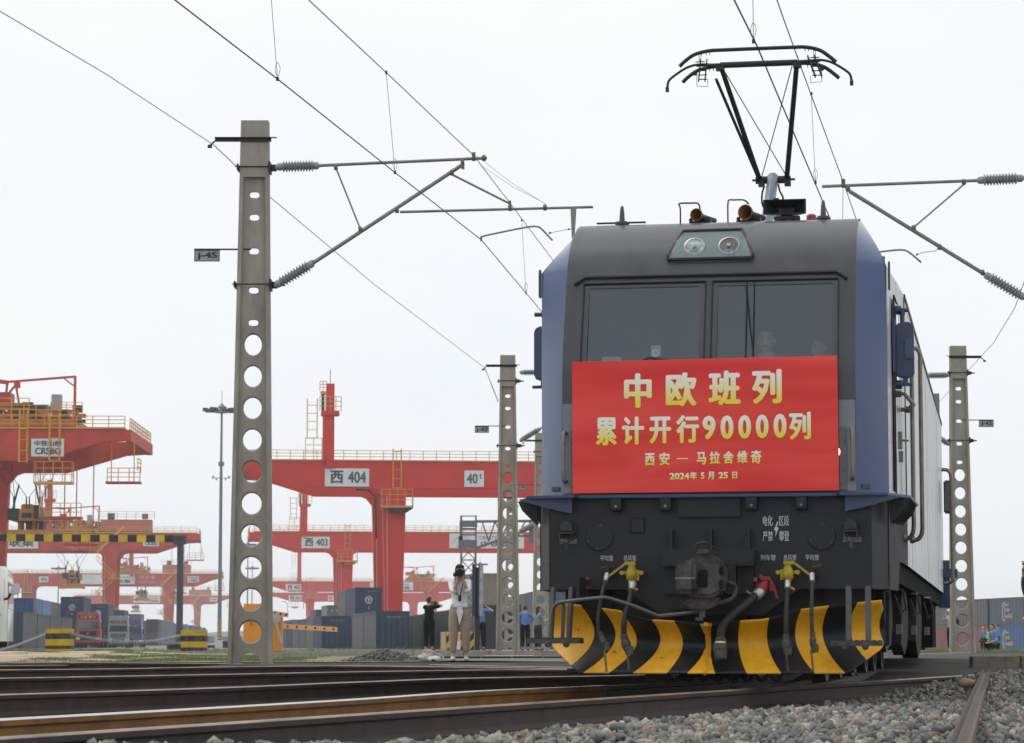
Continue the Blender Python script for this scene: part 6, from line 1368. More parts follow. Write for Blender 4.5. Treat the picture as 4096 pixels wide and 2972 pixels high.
# middle group
TH=-7.5
m1=cont(rx(1573,197),197,0,TH,'slate','large slate container with code lettering right of the barrier boom'); 
cont(rx(1573,197)-1.62,209.4,0,TH,'grey','grey container behind the large slate container')
m3=cont(rx(1347,229),229,0,TH,'navy','navy container directly behind the orange boom')
m4=cont(rx(1477,244),244,1,TH,'navy','raised navy container with white round emblem under the red crane leg')
cont(rx(1477,244),244,0,TH,'navy','navy container under the raised emblem container')
cont(rx(1477,244)-1.62,256.4,1,TH,'grey','grey container behind the raised emblem container')
row(rx(1347,229)-1.62,241.4,TH,['grey','slate','grey','navy','steel','blue','grey','slate','navy','steel','grey','blue'],1,'container from the front, bottom row left of the boom tip')
m5=cont(rx(1349,349),349,1,TH,'sage','grey green container on the second tier above the boom'); cont(rx(1349,349),349,0,TH,'grey','grey container under the grey green container above the boom')
cont(rx(1300,390),390,1,TH,'navy','navy container left of the grey green container'); 
cont(rx(1268,510),510,1,TH,'navy','small navy container with emblem second tier left of the grey green container'); cont(rx(1268,510),510,0,TH,'navy','navy container under the small emblem container left of the grey green one')
m8=cont(rx(1194,572),572,1,TH,'steel','hazy blue container with faint emblem beside the slanting barrier arm')
row(rx(1194,572)-1.6,584,TH,['steel','navy','grey','steel','blue','slate','steel','grey'],2,'hazy container, two tier row behind the orange barrier')
cont(rx(1194,572),572,0,TH,'steel','hazy blue container under the faint emblem container beside the barrier arm')
row(rx(1130,520),520,TH,['grey','steel','slate','blue','grey','steel','navy','grey','steel'],1,'hazy container from the front, row behind the slanting barrier arm')
R=row(rx(1925,167)+1.25,167,-6.1,['dark']*6,1,[['near black container behind pole j-43','near black container behind the navy sign board','near black container behind the woman','near black container behind the striped crash block','near black container behind the man in black','near black container right of the large slate container']])
cont(rx(1959,196),196,1,-6,'tan','tan container on the second tier left of pole j-43')
cont(rx(1770,300),300,0,-6,'deep','blue container peeking over the black container row'); cont(rx(1660,300),300,0,-6,'deep','blue container peeking over the black row left of the man in black')
row(rx(2190,240)+1.22,240,-4.2,[('steel','steel'),('slate','steel'),('grey','slate'),('steel','grey'),('dark','dark'),('steel','grey')],2,'container, row between pole j-43 and the locomotive')
# right group
thr=-7; xr_,Dr=at(4096,2500,282).x,282
def rcont(i,l,kind,label):
    x=xr_+CW/2+math.sin(math.radians(thr))*12.75*i; D_=Dr+12.75*i
    return cont(x,D_,l,thr,kind,label,h=2.9,z=zfar(xr_,Dr))
rc=[rcont(0,1,'steel','blue grey container with pale script logo, upper one at the right edge'),rcont(0,0,'deep','blue container with pale script logo, lower one at the right edge'),rcont(1,1,'slate','slate container above the maroon container right of pole j-42'),rcont(1,0,'maroon','maroon container at ground level right of pole j-42'),rcont(2,1,'slate','slate container seen through the upper holes of pole j-42'),rcont(2,0,'maroon','maroon container seen through the lowest hole of pole j-42'),rcont(-1,1,'steel','blue grey container beyond the right edge of the logo stack'),rcont(-1,0,'deep','blue container beyond the right edge of the logo stack')]
plm=M('pale_tan_print',(.55,.47,.38),.6)
# script logos on the long side (x = -CW/2), faint code lettering and emblems
for c in rc[:2]:
    g=G(); x=-CW/2-.01; y0=9.2-1.6 ; 
    def S(a,b): return (x,y0-a,b)
    def stroke(pts,w_):
        for p,q in zip(pts,pts[1:]): g.bar(S(*p),S(*q),w_,.02) if False else g.bar(S(*p),S(*q),.02,w_)
    Q=spline([(1.1,2.35,0),(.5,2.2,0),(.2,1.6,0),(.15,1.0,0),(.5,.55,0),(.9,.5,0)],5); stroke([(p.x,p.y) for p in Q],.22)
    Q=spline([(0.0,2.1,0),(.7,1.9,0),(.9,1.4,0),(.6,.9,0)],4); stroke([(p.x,p.y) for p in Q],.13)
    for k in range(5): stroke([(1.0+.28*k,2.3-.05*k),(1.1+.28*k,2.0)],.12)
    for k in range(5): stroke([(1.3+.3*k,1.75),(1.35+.3*k,1.4)],.13)
    for k in range(8): stroke([(1.1+.33*k,1.05+.02*k),(1.15+.33*k,.72)],.14)
    for q in ((1.0,2.15,2.3),(1.2,1.55,2.8),(1.0,.85,3.7)): stroke([(q[0],q[1]),(q[2],q[1]+.03)],.07)
    # scale along the wall: it is seen almost edge-on
    o=g.build('script_logo',plm,c)
    me=o.data
    for v in me.vertices: v.co.y=y0-(y0-v.co.y)*1.0
def emblem(c,zc,rr):
    g=G(); n=28; V=[];F=[]
    for i in range(n+1):
        a=-PI/2+.5+(2*PI-1.0)*i/n
        for r_ in (rr,rr*.74): V.append((r_*math.cos(a),-.014,zc+r_*math.sin(a)))
    F=[(2*i,2*i+2,2*i+3,2*i+1) for i in range(n)]; g.add(V,F)
    g.b2((-rr*.42,-.03,zc+rr*.12),(rr*.42,-.012,zc+rr*.38)); g.b2((-rr*.12,-.03,zc-rr*.85),(rr*.12,-.012,zc+rr*.2)); g.b2((-rr*.6,-.03,zc-rr*1.08),(rr*.6,-.012,zc-rr*.88)); g.b2((-rr*.3,-.03,zc-.12*rr),(rr*.3,-.012,zc+rr*.0)); g.build('round_emblem',M('emblem_white',(.6,.62,.64),.6),c,recalc=False)
em_=M('faint_code_print',(.38,.4,.42),.6)
for c in (m4,E1[0],E1[1]):
    emblem(c,1.62,.32 if c is not m4 else .33)
    G().prism([(-.08,.78),(.08,.78),(.06,.95),(0,1.0),(-.06,.95)],-.02,.0,'y').build('warning_mark',M('amber_print',(.6,.3,.03),.6),c)
    text('TBJU  506443 2',-.15,2.3,.85,2.42,-.012,em_,c)
emblem(m8,1.7,.3)
text('TBJU 475489 9',-.5,2.2,.75,2.34,-.012,em_,m1); text('TBJU 475482 9',-.5,2.28,.75,2.4,-.012,em_,m3)
for zz_,ww in ((2.35,.8),(2.2,.3)): text('TBJU 506118',-.6,zz_,-.6+ww,zz_+.1,-.012,em_,rA[0])
for r_ in (m5,): 
    for a in (-.7,-.1,.35,.8): text('▪',a,1.9,a+.25,2.2,-.012,em_,r_); text('▪',a,.8,a+.25,1.1,-.012,em_,r_)
for c in rA:
    g=G()
    for k in range(5): g.box((CW/2+.012,.9+.12*(k%2),2.25-.16*k),(.01,.16,.1))
    g.build('faint_side_marks',em_,c)
# door gear on the near row
for c in (rA[0],m5):
    g=G()
    for x in (-.8,-.35,.35,.8): g.tube([(x,-.03,.2),(x,-.03,2.5)],.025,6)
    for x in (-.6,.6): g.box((x,-.03,1.2),(.5,.03,.05))
    g.build('door_bar',MT['container_slate_end'] if c is rA[0] else MT['container_sage_end'],c)
# ------------------------------------------------------------------ trucks
def truck(px0,px1,D,col,label,board=True):
    X=rx((px0+px1)/2,D); z0_=zfar(X,D); r=thing('truck',label,'truck',(X,D,z0_),math.radians(4),'trucks waiting between the container rows')
    cm=M('truck_'+col[0],col[1],.35,coat=.5,var=.05,scale=1); w_=1.24
    g=G(); g.prism([(-w_,.75),(w_,.75),(w_,2.4),(w_-.06,2.95),(-w_+.06,2.95),(-w_,2.4)],0,2.2,'y'); g.prism([(-w_+.08,2.95),(w_-.08,2.95),(w_-.14,3.55),(w_-.3,3.68),(-w_+.3,3.68),(-w_+.14,3.55)],.15,2.0,'y'); g.build('cab',cm,r,bevel=.06)
    g=G(); g.prism([(-1.1,1.95),(1.1,1.95),(1.03,2.75),(-1.03,2.75)],-.03,.05,'y'); g.build('windscreen',M('truck_glass',(.05,.07,.08),.1,coat=1),r,bevel=.03)
    g=G(); g.b2((-.9,-.04,1.25),(.9,.02,1.75)); g.b2((-1.2,-.06,.35),(1.2,.3,.62)); g.b2((-.75,-.05,.68),(.75,.02,1.15)); g.build('grille',blkm if col[0]=='red' else M('truck_grille',(.1,.12,.14),.4),r,bevel=.03)
    g=G(); g.b2((-1.2,-.1,.55),(1.2,.4,.78)); g.build('bumper',cm,r,bevel=.04)
    for s in (-1,1):
        g=G(); g.box((s*.98,-.06,.98),(.38,.06,.22)); g.build('headlight',M('truck_lamp',(.6,.62,.65),.2,coat=.5),r,bevel=.03)
        g=G(); g.box((s*1.42,-.05,2.3),(.2,.12,.75)); g.bar((s*1.25,0,2.6),(s*1.42,-.05,2.6),.05); g.build('wing_mirror',blkm,r,bevel=.03)
        for y in (1.2,5.5,9.5): G().lathe([(.2,-.16),(.5,-.15),(.52,0),(.5,.15),(.2,.16)],(s*1.02,y,.52),(1,0,0),20).build('wheel',blk,r,smooth=40)
    g=G(); g.b2((-.5,2.3,.8),(.5,11.5,1.15)); g.b2((-1.22,4.8,1.15),(1.22,11.5,1.3)); g.build('trailer_frame',M('trailer_brown',(.12,.05,.04),.7),r)
    pn=G().b2((-.95,.02,2.98),(.95,.13,3.32)).build('name_board',M('truck_board_dark',(.06,.02,.02),.5) if col[0]=='red' else blkm,r)
    text('大运·重卡',-.82,3.02,.82,3.28,-.0,M('amber_letter',(.7,.32,.03),.5),pn,bold=.02)
    g=G(); g.b2((-.26,-.08,.58),(.26,-.05,.72)); g.build('number_plate',M('plate_yellow',(.65,.45,.03),.5),r)
    if col[0]!='red': G().b2((-1.15,.1,3.6),(1.15,2.2,3.9)).build('wind_deflector',cm,r,bevel=.06)
    g=G(); g.lathe([(.13,0),(.13,.03)],(0,-.06,1.5),(0,-1,0),16); g.build('badge',steel,r)
    return r
truck(310,408,276,('red',(.35,.02,.045)),'red heavy truck facing the camera behind the chain')
truck(440,521,330,('silver',(.32,.36,.38)),'silver grey heavy truck facing the camera right of the red truck')
truck(508,571,385,('blue',(.06,.08,.32)),'blue truck half hidden behind the silver truck')
# ------------------------------------------------------------------ bus
D_=92; xe=at(48,0,D_).x+.22; bus=thing('bus','white bus front corner with mirror cut by the left edge','bus',(xe-1.15,D_,zgr(-17,D_)+.02),math.radians(9))
bw=M('bus_white',(.78,.78,.74),.3,coat=.6,var=.03,scale=1)
def bprof(z): # front bulge
    return -.12*math.sin(PI*min(1,max(0,(z-.3)/2.6)))
g=G(); V=[];zs=[.32,.6,.95,1.3,1.6,2.1,2.5,2.75,2.88]; OUT=[(-1.15,.9),(-1.13,.3),(-1.0,.04),(-.6,-.05),(0,-.08),(.6,-.05),(1.0,.04),(1.13,.3),(1.15,.9),(1.15,8),(-1.15,8)]
for z in zs:
    s_=1-.12*max(0,(z-2.3)/.6)**2; V+=[(x*s_,y+bprof(z)*(1 if y<.5 else 0)+(.28*max(0,(z-1.5))**1.3*.5 if y<.5 else 0),z) for x,y in OUT]
n=len(OUT); g.add(V,[(i*n+k,i*n+(k+1)%n,(i+1)*n+(k+1)%n,(i+1)*n+k) for i in range(len(zs)-1) for k in range(n)]+[tuple(range(n)),tuple(range((len(zs)-1)*n,len(zs)*n))]); g.build('bus_body',bw,bus,smooth=40)
def bp_(x,z,off): # point on the bus front
    s_=1-.12*max(0,(z-2.3)/.6)**2
    for (a,b),(c,d) in zip(OUT[2:7],OUT[3:8]):
        if a<=x/s_<=c: y=b+(d-b)*(x/s_-a)/(c-a); break
    else: y=.15
    return (x,y+bprof(z)+.28*max(0,z-1.5)**1.3*.5-off,z)
def bpatch(name,m_,x0,x1,z0_,z1_,off,nx=8,nz=4):
    V=[bp_(x0+(x1-x0)*i/nx,z0_+(z1_-z0_)*j/nz,off) for j in range(nz+1) for i in range(nx+1)]
    return G().add(V,[(j*(nx+1)+i,j*(nx+1)+i+1,(j+1)*(nx+1)+i+1,(j+1)*(nx+1)+i) for j in range(nz) for i in range(nx)]).build(name,m_,bus,smooth=40)
bpatch('windscreen_band',blkm,-1.02,1.02,1.36,2.74,.012); bpatch('windscreen',M('bus_glass',(.25,.3,.3),.1,coat=1),-.86,.86,1.45,2.62,.025)
bpatch('warning_stripe',M('reflective_white',(.75,.7,.7),.4),-.98,1.0,1.19,1.31,.014)
for k in range(12):
    x=-.9+.17*k; 
    if x<.95: V=[bp_(x,1.31,.024),bp_(x+.08,1.31,.024),bp_(x+.13,1.19,.024),bp_(x+.05,1.19,.024)]; G().add(V,[(0,1,2,3)]).build('red_dash',M('reflective_red',(.6,.03,.04),.4),bus)
for s in (-1,1):
    q=Vector(bp_(s*.72,.86,0)); l=G().lathe([(.0,.0),(.16,.01),(.15,.04),(.10,.05)],q+Vector((0,.02,0)),(0,-1,0),20).build('headlamp_ring',M('lamp_rim_white',(.6,.6,.56),.3,coat=.5),bus,smooth=50)
    G().lathe([(.0,.04),(.105,.045),(.09,.075),(.03,.085)],q+Vector((0,.02,0)),(0,-1,0),20).build('headlamp_lens',M('grey_lens',(.16,.16,.15),.15,coat=1),l,smooth=50)
    q=Vector(bp_(s*.45,.74,0)); G().lathe([(.0,.0),(.07,.01),(.05,.04)],q,(0,-1,0),16).build('indicator',M('amber_lens',(.8,.2,.02),.3,coat=.5),bus,smooth=50)
    q=Vector(bp_(s*.42,.42,0)); G().lathe([(.0,.0),(.1,.01),(.08,.03)],q,(0,-1,0),16).build('fog_lamp',M('grey_lens',(.2,.2,.2)),bus,smooth=50)
    G().lathe([(.2,-.12),(.42,-.12),(.44,0),(.42,.12),(.2,.12)],(s*1.0,1.5,.42),(1,0,0),24).build('wheel',blk,bus,smooth=40)
    G().lathe([(.28,0),(.26,.02),(.1,.04)],(s*1.12,1.5,.42),(s,0,0),20).build('wheel_rim',M('rim_silver',(.5,.5,.5),.3,metal=.6),bus,smooth=40)
    g=G(); g.b2((s*1.152,.45,1.45),(s*1.165,7.5,2.35)); g.build('side_window',MT['bus_glass'],bus)
g=G(); g.prism([(1.22,1.93),(1.30,2.28),(1.52,2.30),(1.56,2.2),(1.56,1.95),(1.45,1.88)],-.25,-.05,'y'); mm_=g.build('wing_mirror',M('mirror_silver',(.5,.5,.52),.35,coat=.4),bus,bevel=.04)
G().tube(spline([(1.0,.1,1.75),(1.15,-.1,1.78),(1.25,-.15,1.95)],4),.045,8).build('mirror_arm',blkm,mm_)
# ------------------------------------------------------------------ people
def skinned(name,J,E_,Rr,m_,parent,sub=2,extra=None,root=0):
    me=bpy.data.meshes.new(name); me.from_pydata([tuple(p) for p in J],E_,[])
    ob=bpy.data.objects.new(name,me); COL.objects.link(ob); md_=ob.modifiers.new('s','SKIN'); md_.use_smooth_shade=True
    sv=me.skin_vertices[0].data
    for i,r_ in enumerate(Rr): sv[i].radius=r_ if isinstance(r_,tuple) else (r_,r_); sv[i].use_root=(i==root)
    ob.modifiers.new('u','SUBSURF').levels=sub
    bpy.context.view_layer.update()
    m2=bpy.data.meshes.new_from_object(ob.evaluated_get(bpy.context.evaluated_depsgraph_get()))
    bpy.data.objects.remove(ob); bpy.data.meshes.remove(me)
    if extra:
        bm=bmesh.new(); bm.from_mesh(m2)
        for g in extra:
            t_=bpy.data.meshes.new('t'); t_.from_pydata(g.v,[],g.f); bm.from_mesh(t_); bpy.data.meshes.remove(t_)
        bmesh.ops.recalc_face_normals(bm,faces=bm.faces); bm.to_mesh(m2); bm.free()
    m2.name=name; m2.materials.clear(); m2.materials.append(m_); m2.shade_smooth()
    o=bpy.data.objects.new(name,m2); COL.objects.link(o); o.parent=parent; return o
def cloth(n,c,r=.85): return M('cloth_'+n,c,r,spec=.12,var=.12,scale=9,bump=.35,bscale=14)
def ik(s,h,up,fo,pole):
    d=h-s; L=min(d.length,(up+fo)*.995); d.normalize(); a=(up*up-fo*fo+L*L)/(2*L); hgt=math.sqrt(max(0,up*up-a*a))
    pv=(pole-d*pole.dot(d)).normalized(); return s+d*a+pv*hgt, s+d*L
def face(g,c,k,yaw=0,pitch=0):
    R_=Matrix.Rotation(yaw,3,'Z')@Matrix.Rotation(pitch,3,'X')
    def sh(p):
        x,y,z=p
        if y<0: y*=1-.12*abs(x)
        # jaw narrows, brow and nose come forward, eye sockets sink
        x*=1-.22*max(0,-z)**1.2
        if y<-.5: y-= .16*math.exp(-((x/.16)**2+((z+.12)/.2)**2)); y+=.07*(math.exp(-(((abs(x)-.36)/.17)**2+((z-.1)/.11)**2))); y-=.05*math.exp(-((x/.28)**2+((z+.5)/.08)**2))
        return Vector((x,y,z))
    h=G(); h.ell((0,0,0),(.077*k,.096*k,.118*k),32,fn=sh)
    for s in (-1,1): h.ell((s*.078*k,.008*k,-.005*k),(.012*k,.02*k,.032*k),8)
    g2=G(); g2.v=[tuple(R_@Vector(v)+c) for v in h.v]; g2.f=h.f; g2.m=h.m
    e=G()
    for s in (-1,1): e.ell((s*.028*k,-.083*k,.012*k),(.014*k,.008*k,.0055*k),8)
    for s in (-1,1): e.box((s*.028*k,-.089*k,.034*k),(.03*k,.006*k,.006*k))
    e.box((0,-.093*k,-.058*k),(.04*k,.006*k,.006*k))
    e2=G(); e2.v=[tuple(R_@Vector(v)+c) for v in e.v]; e2.f=e.f; e2.m=e.m
    return g2,e2,R_
def person(label,X,D,z,H_,rz,LH,RH,shirt,trous,shoes,look=(0,0),hair='short',lean=0,crouch=False,sleeve='short',group=None,legs=.10,hold=None,seated=False,poleL=(-.5,.3,-1),poleR=(.5,.3,-1),woman=False,only_top=False):
    k=H_/1.7; r=thing('person',label,'person',(X,D,z),rz,group)
    V3=lambda a,b,c: Vector((a*k,b*k,c*k))
    hipz=.92
    if crouch: hipz=.34
    lo=Vector((0,-math.sin(lean),math.cos(lean)))
    pel=V3(0,0,hipz); 
    if crouch: pel=V3(0,.1,hipz)
    def up(h,x=0,y=0): return pel+lo*(h*k)+Vector((x*k,y*k,0))
    sw_=.165 if woman else .19
    waist=up(.14);chest=up(.34);neck=up(.52);nk2=up(.57,0,-.01);headc=up(.68,0,-.025)
    J=[pel,waist,chest,neck,nk2,headc-Vector((0,0,.03*k))]; E_=[(0,1),(1,2),(2,3),(3,4),(4,5)]
    Rr=[(.13*k,.10*k),(.115*k,.085*k),(.145*k,.095*k),(.075*k,.065*k),(.05*k,.05*k),(.055*k,.06*k)]
    arms={};lg={}
    for s,Hh,po in ((-1,LH,poleL),(1,RH,poleR)):
        sh=up(.475,s*sw_*.92,0); hd=V3(*Hh) if not isinstance(Hh,Vector) else Hh
        hd=hd+(pel-V3(0,0,.92)) if crouch else hd
        el,wr=ik(sh,hd,.285*k,.25*k,Vector(po)); i=len(J); J+=[sh,el,wr]; E_+=[(3,i),(i,i+1),(i+1,i+2)]; Rr+=[(.06*k,.06*k),.042*k,.028*k]
        d=(wr-el).normalized(); up_=Vector((0,0,1)) if abs(d.z)<.8 else Vector((0,-1,0)); sd=d.cross(up_).normalized(); palm=wr+d*.055*k
        J.append(palm); Rr.append((.036*k,.018*k)); E_.append((i+2,i+3)); pi_=i+3
        curl=(up_-d*up_.dot(d)).normalized()
        for f in range(4):
            b=palm+sd*(.024-.016*f)*k+d*.02*k; l=(.032,.037,.034,.026)[f]*k; j=len(J)
            J+=[b,b+d*l+curl*.004*k,b+d*l*1.5+curl*.022*k]; Rr+=[.0095*k,.0085*k,.0075*k]; E_+=[(pi_,j),(j,j+1),(j+1,j+2)]
        j=len(J); J+=[wr+d*.03*k+sd*.03*k,wr+d*.055*k+sd*.045*k+curl*.02*k]; Rr+=[.012*k,.009*k]; E_+=[(pi_,j),(j,j+1)]
        arms[s]=(sh,el,wr,d)
    for s in (-1,1):
        hp=pel+Vector((s*.085*k,0,-.02*k))
        if crouch: kn=V3(s*.16,-.32,.42) if s<0 else V3(s*.15,-.25,.30); an=V3(s*.14,-.05,.1); 
        elif seated: kn=V3(s*.12,-.42,hipz-.02); an=V3(s*.12,-.42,.5)
        else: kn=V3(s*(legs*.95),-.02,.49); an=V3(s*legs*1.05,.01,.09)
        i=len(J); J+=[hp,kn,an,an+V3(0,-.13,-.055)]; E_+=[(0,i),(i,i+1),(i+1,i+2),(i+2,i+3)]; Rr+=[(.085*k,.085*k),.056*k,.038*k,(.036*k,.025*k)]
        lg[s]=(hp,kn,an)
    fg,eg,RR=face(None,headc,k,look[0],look[1])
    body=skinned('body',J,E_,Rr,skin,r,sub=1,extra=[fg])
    eo=eg.build('face_features',M('dark_features',(.03,.015,.012),.5),body)
    # shirt
    g_=.014*k; J=[pel-lo*(.09 if not woman else .0)*k,waist,chest,up(.50)];E_=[(0,1),(1,2),(2,3)];Rr=[(.178*k,.14*k) if not woman else (.165*k,.135*k),(.162*k if not woman else .15*k,.125*k),(.178*k,.13*k) if not woman else (.16*k,.125*k),(.09*k,.078*k)]
    for s in (-1,1):
        sh,el,wr,d=arms[s]; i=len(J); J.append(sh); Rr.append(.075*k); E_.append((3,i))
        if sleeve=='short': J.append(sh.lerp(el,.75)); Rr.append(.062*k); E_.append((i,i+1))
        else:
            J+=[el]; Rr+=[.055*k]; E_.append((i,i+1)); J.append(el.lerp(wr,.75 if sleeve=='long' else .35)); Rr.append(.045*k); E_.append((i+1,i+2))
    sh_o=skinned('shirt',J,E_,Rr,shirt,r,sub=2)
    J=[pel+lo*(.02 if not woman else .045)*k,pel+lo*.17*k];E_=[(0,1)];Rr=[(.165*k,.135*k) if not woman else (.175*k,.14*k),(.15*k,.125*k) if not woman else (.14*k,.12*k)]
    for s in (-1,1):
        hp,kn,an=lg[s]; i=len(J); J+=[hp+Vector((s*.012*k,0,-.03*k)),kn,an+(kn-an).normalized()*.05*k]; E_+=[(0,i),(i,i+1),(i+1,i+2)]; Rr+=[(.118*k,.115*k) if not woman else (.125*k,.12*k),.085*k if not woman else .092*k,.062*k if not woman else .066*k]
    skinned('trousers',J,E_,Rr,trous,r,sub=2)
    for s in (-1,1):
        an=lg[s][2]; g=G(); c=an+V3(0,-.06,-.055)
        g.ell(c,(.05*k,.14*k,.045*k),14); g.build('shoe',shoes,r,smooth=60)
    # hair
    if hair:
        hm_=hairm if hair not in ('cap_white','cap_orange') else None
        def hs(p):
            x,y,z=p
            if hair=='back': return Vector((x,y,z))
            if y<-.1 and z<.42: q=(-.1-y); return Vector((x*.95,-.1-q*.15,z))
            if z<-.45: z=-.45
            return Vector((x,y,z))
        g=G(); g.ell((0,.008*k,.012*k),(.088*k,.107*k,.125*k),24,fn=hs)
        if hair in('tied','long'):
            g.ell((0,-.04*k,.075*k),(.08*k,.062*k,.045*k),16)
        if hair=='long': g.ell((0,.055*k,-.15*k),(.085*k,.055*k,.2*k),16); 
        if hair=='tied': g.ell((0,.1*k,.0),(.04*k,.04*k,.06*k),12); g.tube([(.075*k,-.03*k,.04*k),(.088*k,-.02*k,-.04*k),(.085*k,-.01*k,-.11*k)],[.012*k,.009*k,.003*k],6); g.tube([(-.07*k,-.05*k,.04*k),(-.083*k,-.03*k,-.03*k)],[.012*k,.006*k],6)
        g.v=[tuple(RR@Vector(v)+headc) for v in g.v]; g.build('hair',hairm,r,smooth=60)
        if hair.startswith('cap'):
            g=G(); g.ell((0,.0,.055*k),(.1*k,.115*k,.09*k),20,fn=lambda p:Vector((p.x,p.y,max(p.z,-.15)))); g.prism([(-.07*k,-.09*k),(.07*k,-.09*k),(.05*k,-.19*k),(-.05*k,-.19*k)],.045*k,.055*k,'z')
            g.v=[tuple(RR@Vector(v)+headc) for v in g.v]; g.build('cap',M(hair,(.75,.73,.7) if hair=='cap_white' else (.8,.25,.03),.7),r,smooth=50)
    return r,arms,headc,k
white_s=cloth('white_shirt',(.8,.8,.83)); khaki=cloth('khaki',(.38,.29,.215)); blackc=cloth('black',(.010,.010,.012)); bluesh=cloth('light_blue_shirt',(.11,.22,.52)); navyc=cloth('navy_trousers',(.008,.01,.02)); greyc=cloth('grey_tee',(.2,.22,.22)); dgrey=cloth('dark_grey_trousers',(.03,.03,.035)); shoew=cloth('white_shoe',(.55,.52,.46)); shoeb=cloth('black_shoe',(.01,.01,.01)); lilac=cloth('pale_grey_jacket',(.38,.37,.42))
camm=M('camera_black',(.01,.01,.011),.35,coat=.2)
def dslr(parent,c,d,lens=.09,R_=None,s=1.0):
    """camera body at c, lens pointing along d"""
    d=Vector(d).normalized(); R_=d.to_track_quat('-Y','Z').to_matrix()
    g=G(); P=lambda x,y,z: c+R_@Vector((x*s,y*s,z*s))
    g.box(P(0,0,0),(.14*s,.07*s,.10*s),rot=R_); g.box(P(0,0,.06),(.06*s,.06*s,.035*s),rot=R_); g.box(P(-.06,-.02,0),(.035*s,.08*s,.10*s),rot=R_)
    b=g.build('camera_body',camm,parent,bevel=.01)
    tag(b,None)
    G().lathe([(.042*s,.03),(.044*s,.06*s),(.038*s,.07*s),(.046*s,.075*s),(.05*s,lens*s+.04),(.042*s,lens*s+.04),(.03*s,lens*s+.02)],P(0,0,-.005),d,20).build('lens',camm,b,smooth=40)
    return b
# woman
wx=at(1838,2645,47.4)
W_,ar,hc,k=person('woman in white knotted shirt and khaki trousers photographing with a black camera',wx.x,47.4,.045,1.66,math.radians(2),(-.035,-.2,1.455),(.055,-.21,1.46),white_s,khaki,shoew,look=(math.radians(6),math.radians(-8)),hair='tied',sleeve='elbow',woman=True,legs=.115,poleL=(-.42,.1,-1),poleR=(.42,.1,-1))
c=thing('camera','black camera with long strap held to the face of the woman in white','camera',(wx.x,47.4,.045),math.radians(2))
b=dslr(c,Vector((.0,-.185,1.525)),(.02,-1,-.08),lens=.11,s=1.05)
G().ell((-.085,-.17,1.50),(.035,.05,.045),12).build('side_grip',camm,c,smooth=60)
g=G(); g.tube(spline([(-.075,-.17,1.50),(-.085,-.17,1.35),(-.08,-.16,1.22),(-.03,-.16,1.15),(.01,-.17,1.12),(.02,-.17,1.18),(.045,-.17,1.3),(.07,-.17,1.44)],5),.009,5); g.box((.0,-.18,1.09),(.05,.012,.11)); g.tube([(-.02,-.2,1.62),(-.045,-.18,1.68),(-.02,-.16,1.6)],.005,4); g.build('camera_strap',blk,c)
g=G(); g.prism([(-.12,.93),(.14,.93),(.13,1.0),(-.11,1.0)],-.125,-.10,'y'); g.prism([(-.03,.99),(.03,1.0),(.06,.86),(.025,.70),(-.005,.62),(-.03,.74),(-.055,.86)],-.155,-.125,'y'); g.ell((0,-.14,.965),(.045,.03,.035),12); g.build('shirt_knot',white_s,W_,bevel=.01)
g=G(); g.prism([(-.05,1.42),(0,1.30),(.05,1.42),(.08,1.45),(.0,1.33),(-.08,1.45)],-.12,-.10,'y'); g.build('collar',white_s,W_)
# bag
bx=at(1722,2645,46.9); bg_=thing('cloth_bag','crumpled cream and white cloth bag on the ground left of the woman','bag',(bx.x,46.9,.03))
bagm=cloth('cream_canvas',(.5,.46,.38)); 
rngb=random.Random(3)
def crump(p): return Vector(p)*(1+.14*math.sin(p[0]*7+p[2]*5)+.1*math.sin(p[1]*9+p[0]*4))
g=G(); g.ell((-.06,.05,.07),(.16,.13,.09),20,fn=crump); g.build('bag_body',bagm,bg_,smooth=60)
g=G(); g.ell((.05,-.05,.05),(.13,.08,.055),18,fn=crump); g.build('white_wrap',cloth('white_plastic',(.65,.67,.7),.4),bg_,smooth=60)
g=G(); g.tube(spline([(-.12,0,.13),(-.02,-.02,.19),(.1,0,.15),(.2,0,.10),(.22,-.02,.07),(.15,-.05,.0),(.08,-.05,.02)],5),.017,6); g.tube(spline([(-.14,0,.12),(-.1,0,.2),(0,.0,.21),(.08,.02,.15)],4),.016,6); g.build('strap',bagm,bg_,smooth=60)
g=G(); g.ell((.06,-.1,.03),(.06,.03,.03),12); g.build('dark_opening',blackc,bg_,smooth=60)
# man in black, seen from behind and looking right
mx=at(1716,2606,88); _,ar,hc,k=person('man in black clothes seen from behind raising a camera beside the bag',mx.x,88,.035,1.75,math.radians(150),(-.12,-.22,1.50),(.08,-.24,1.50),blackc,blackc,shoeb,look=(math.radians(-25),0),poleL=(-1,.2,-.3),poleR=(1,.3,-.8),legs=.11)
c=thing('camera','black camera raised by the man in black','camera',(mx.x,88,.035),math.radians(125)); dslr(c,Vector((.0,-.22,1.56)),(0,-1,0))
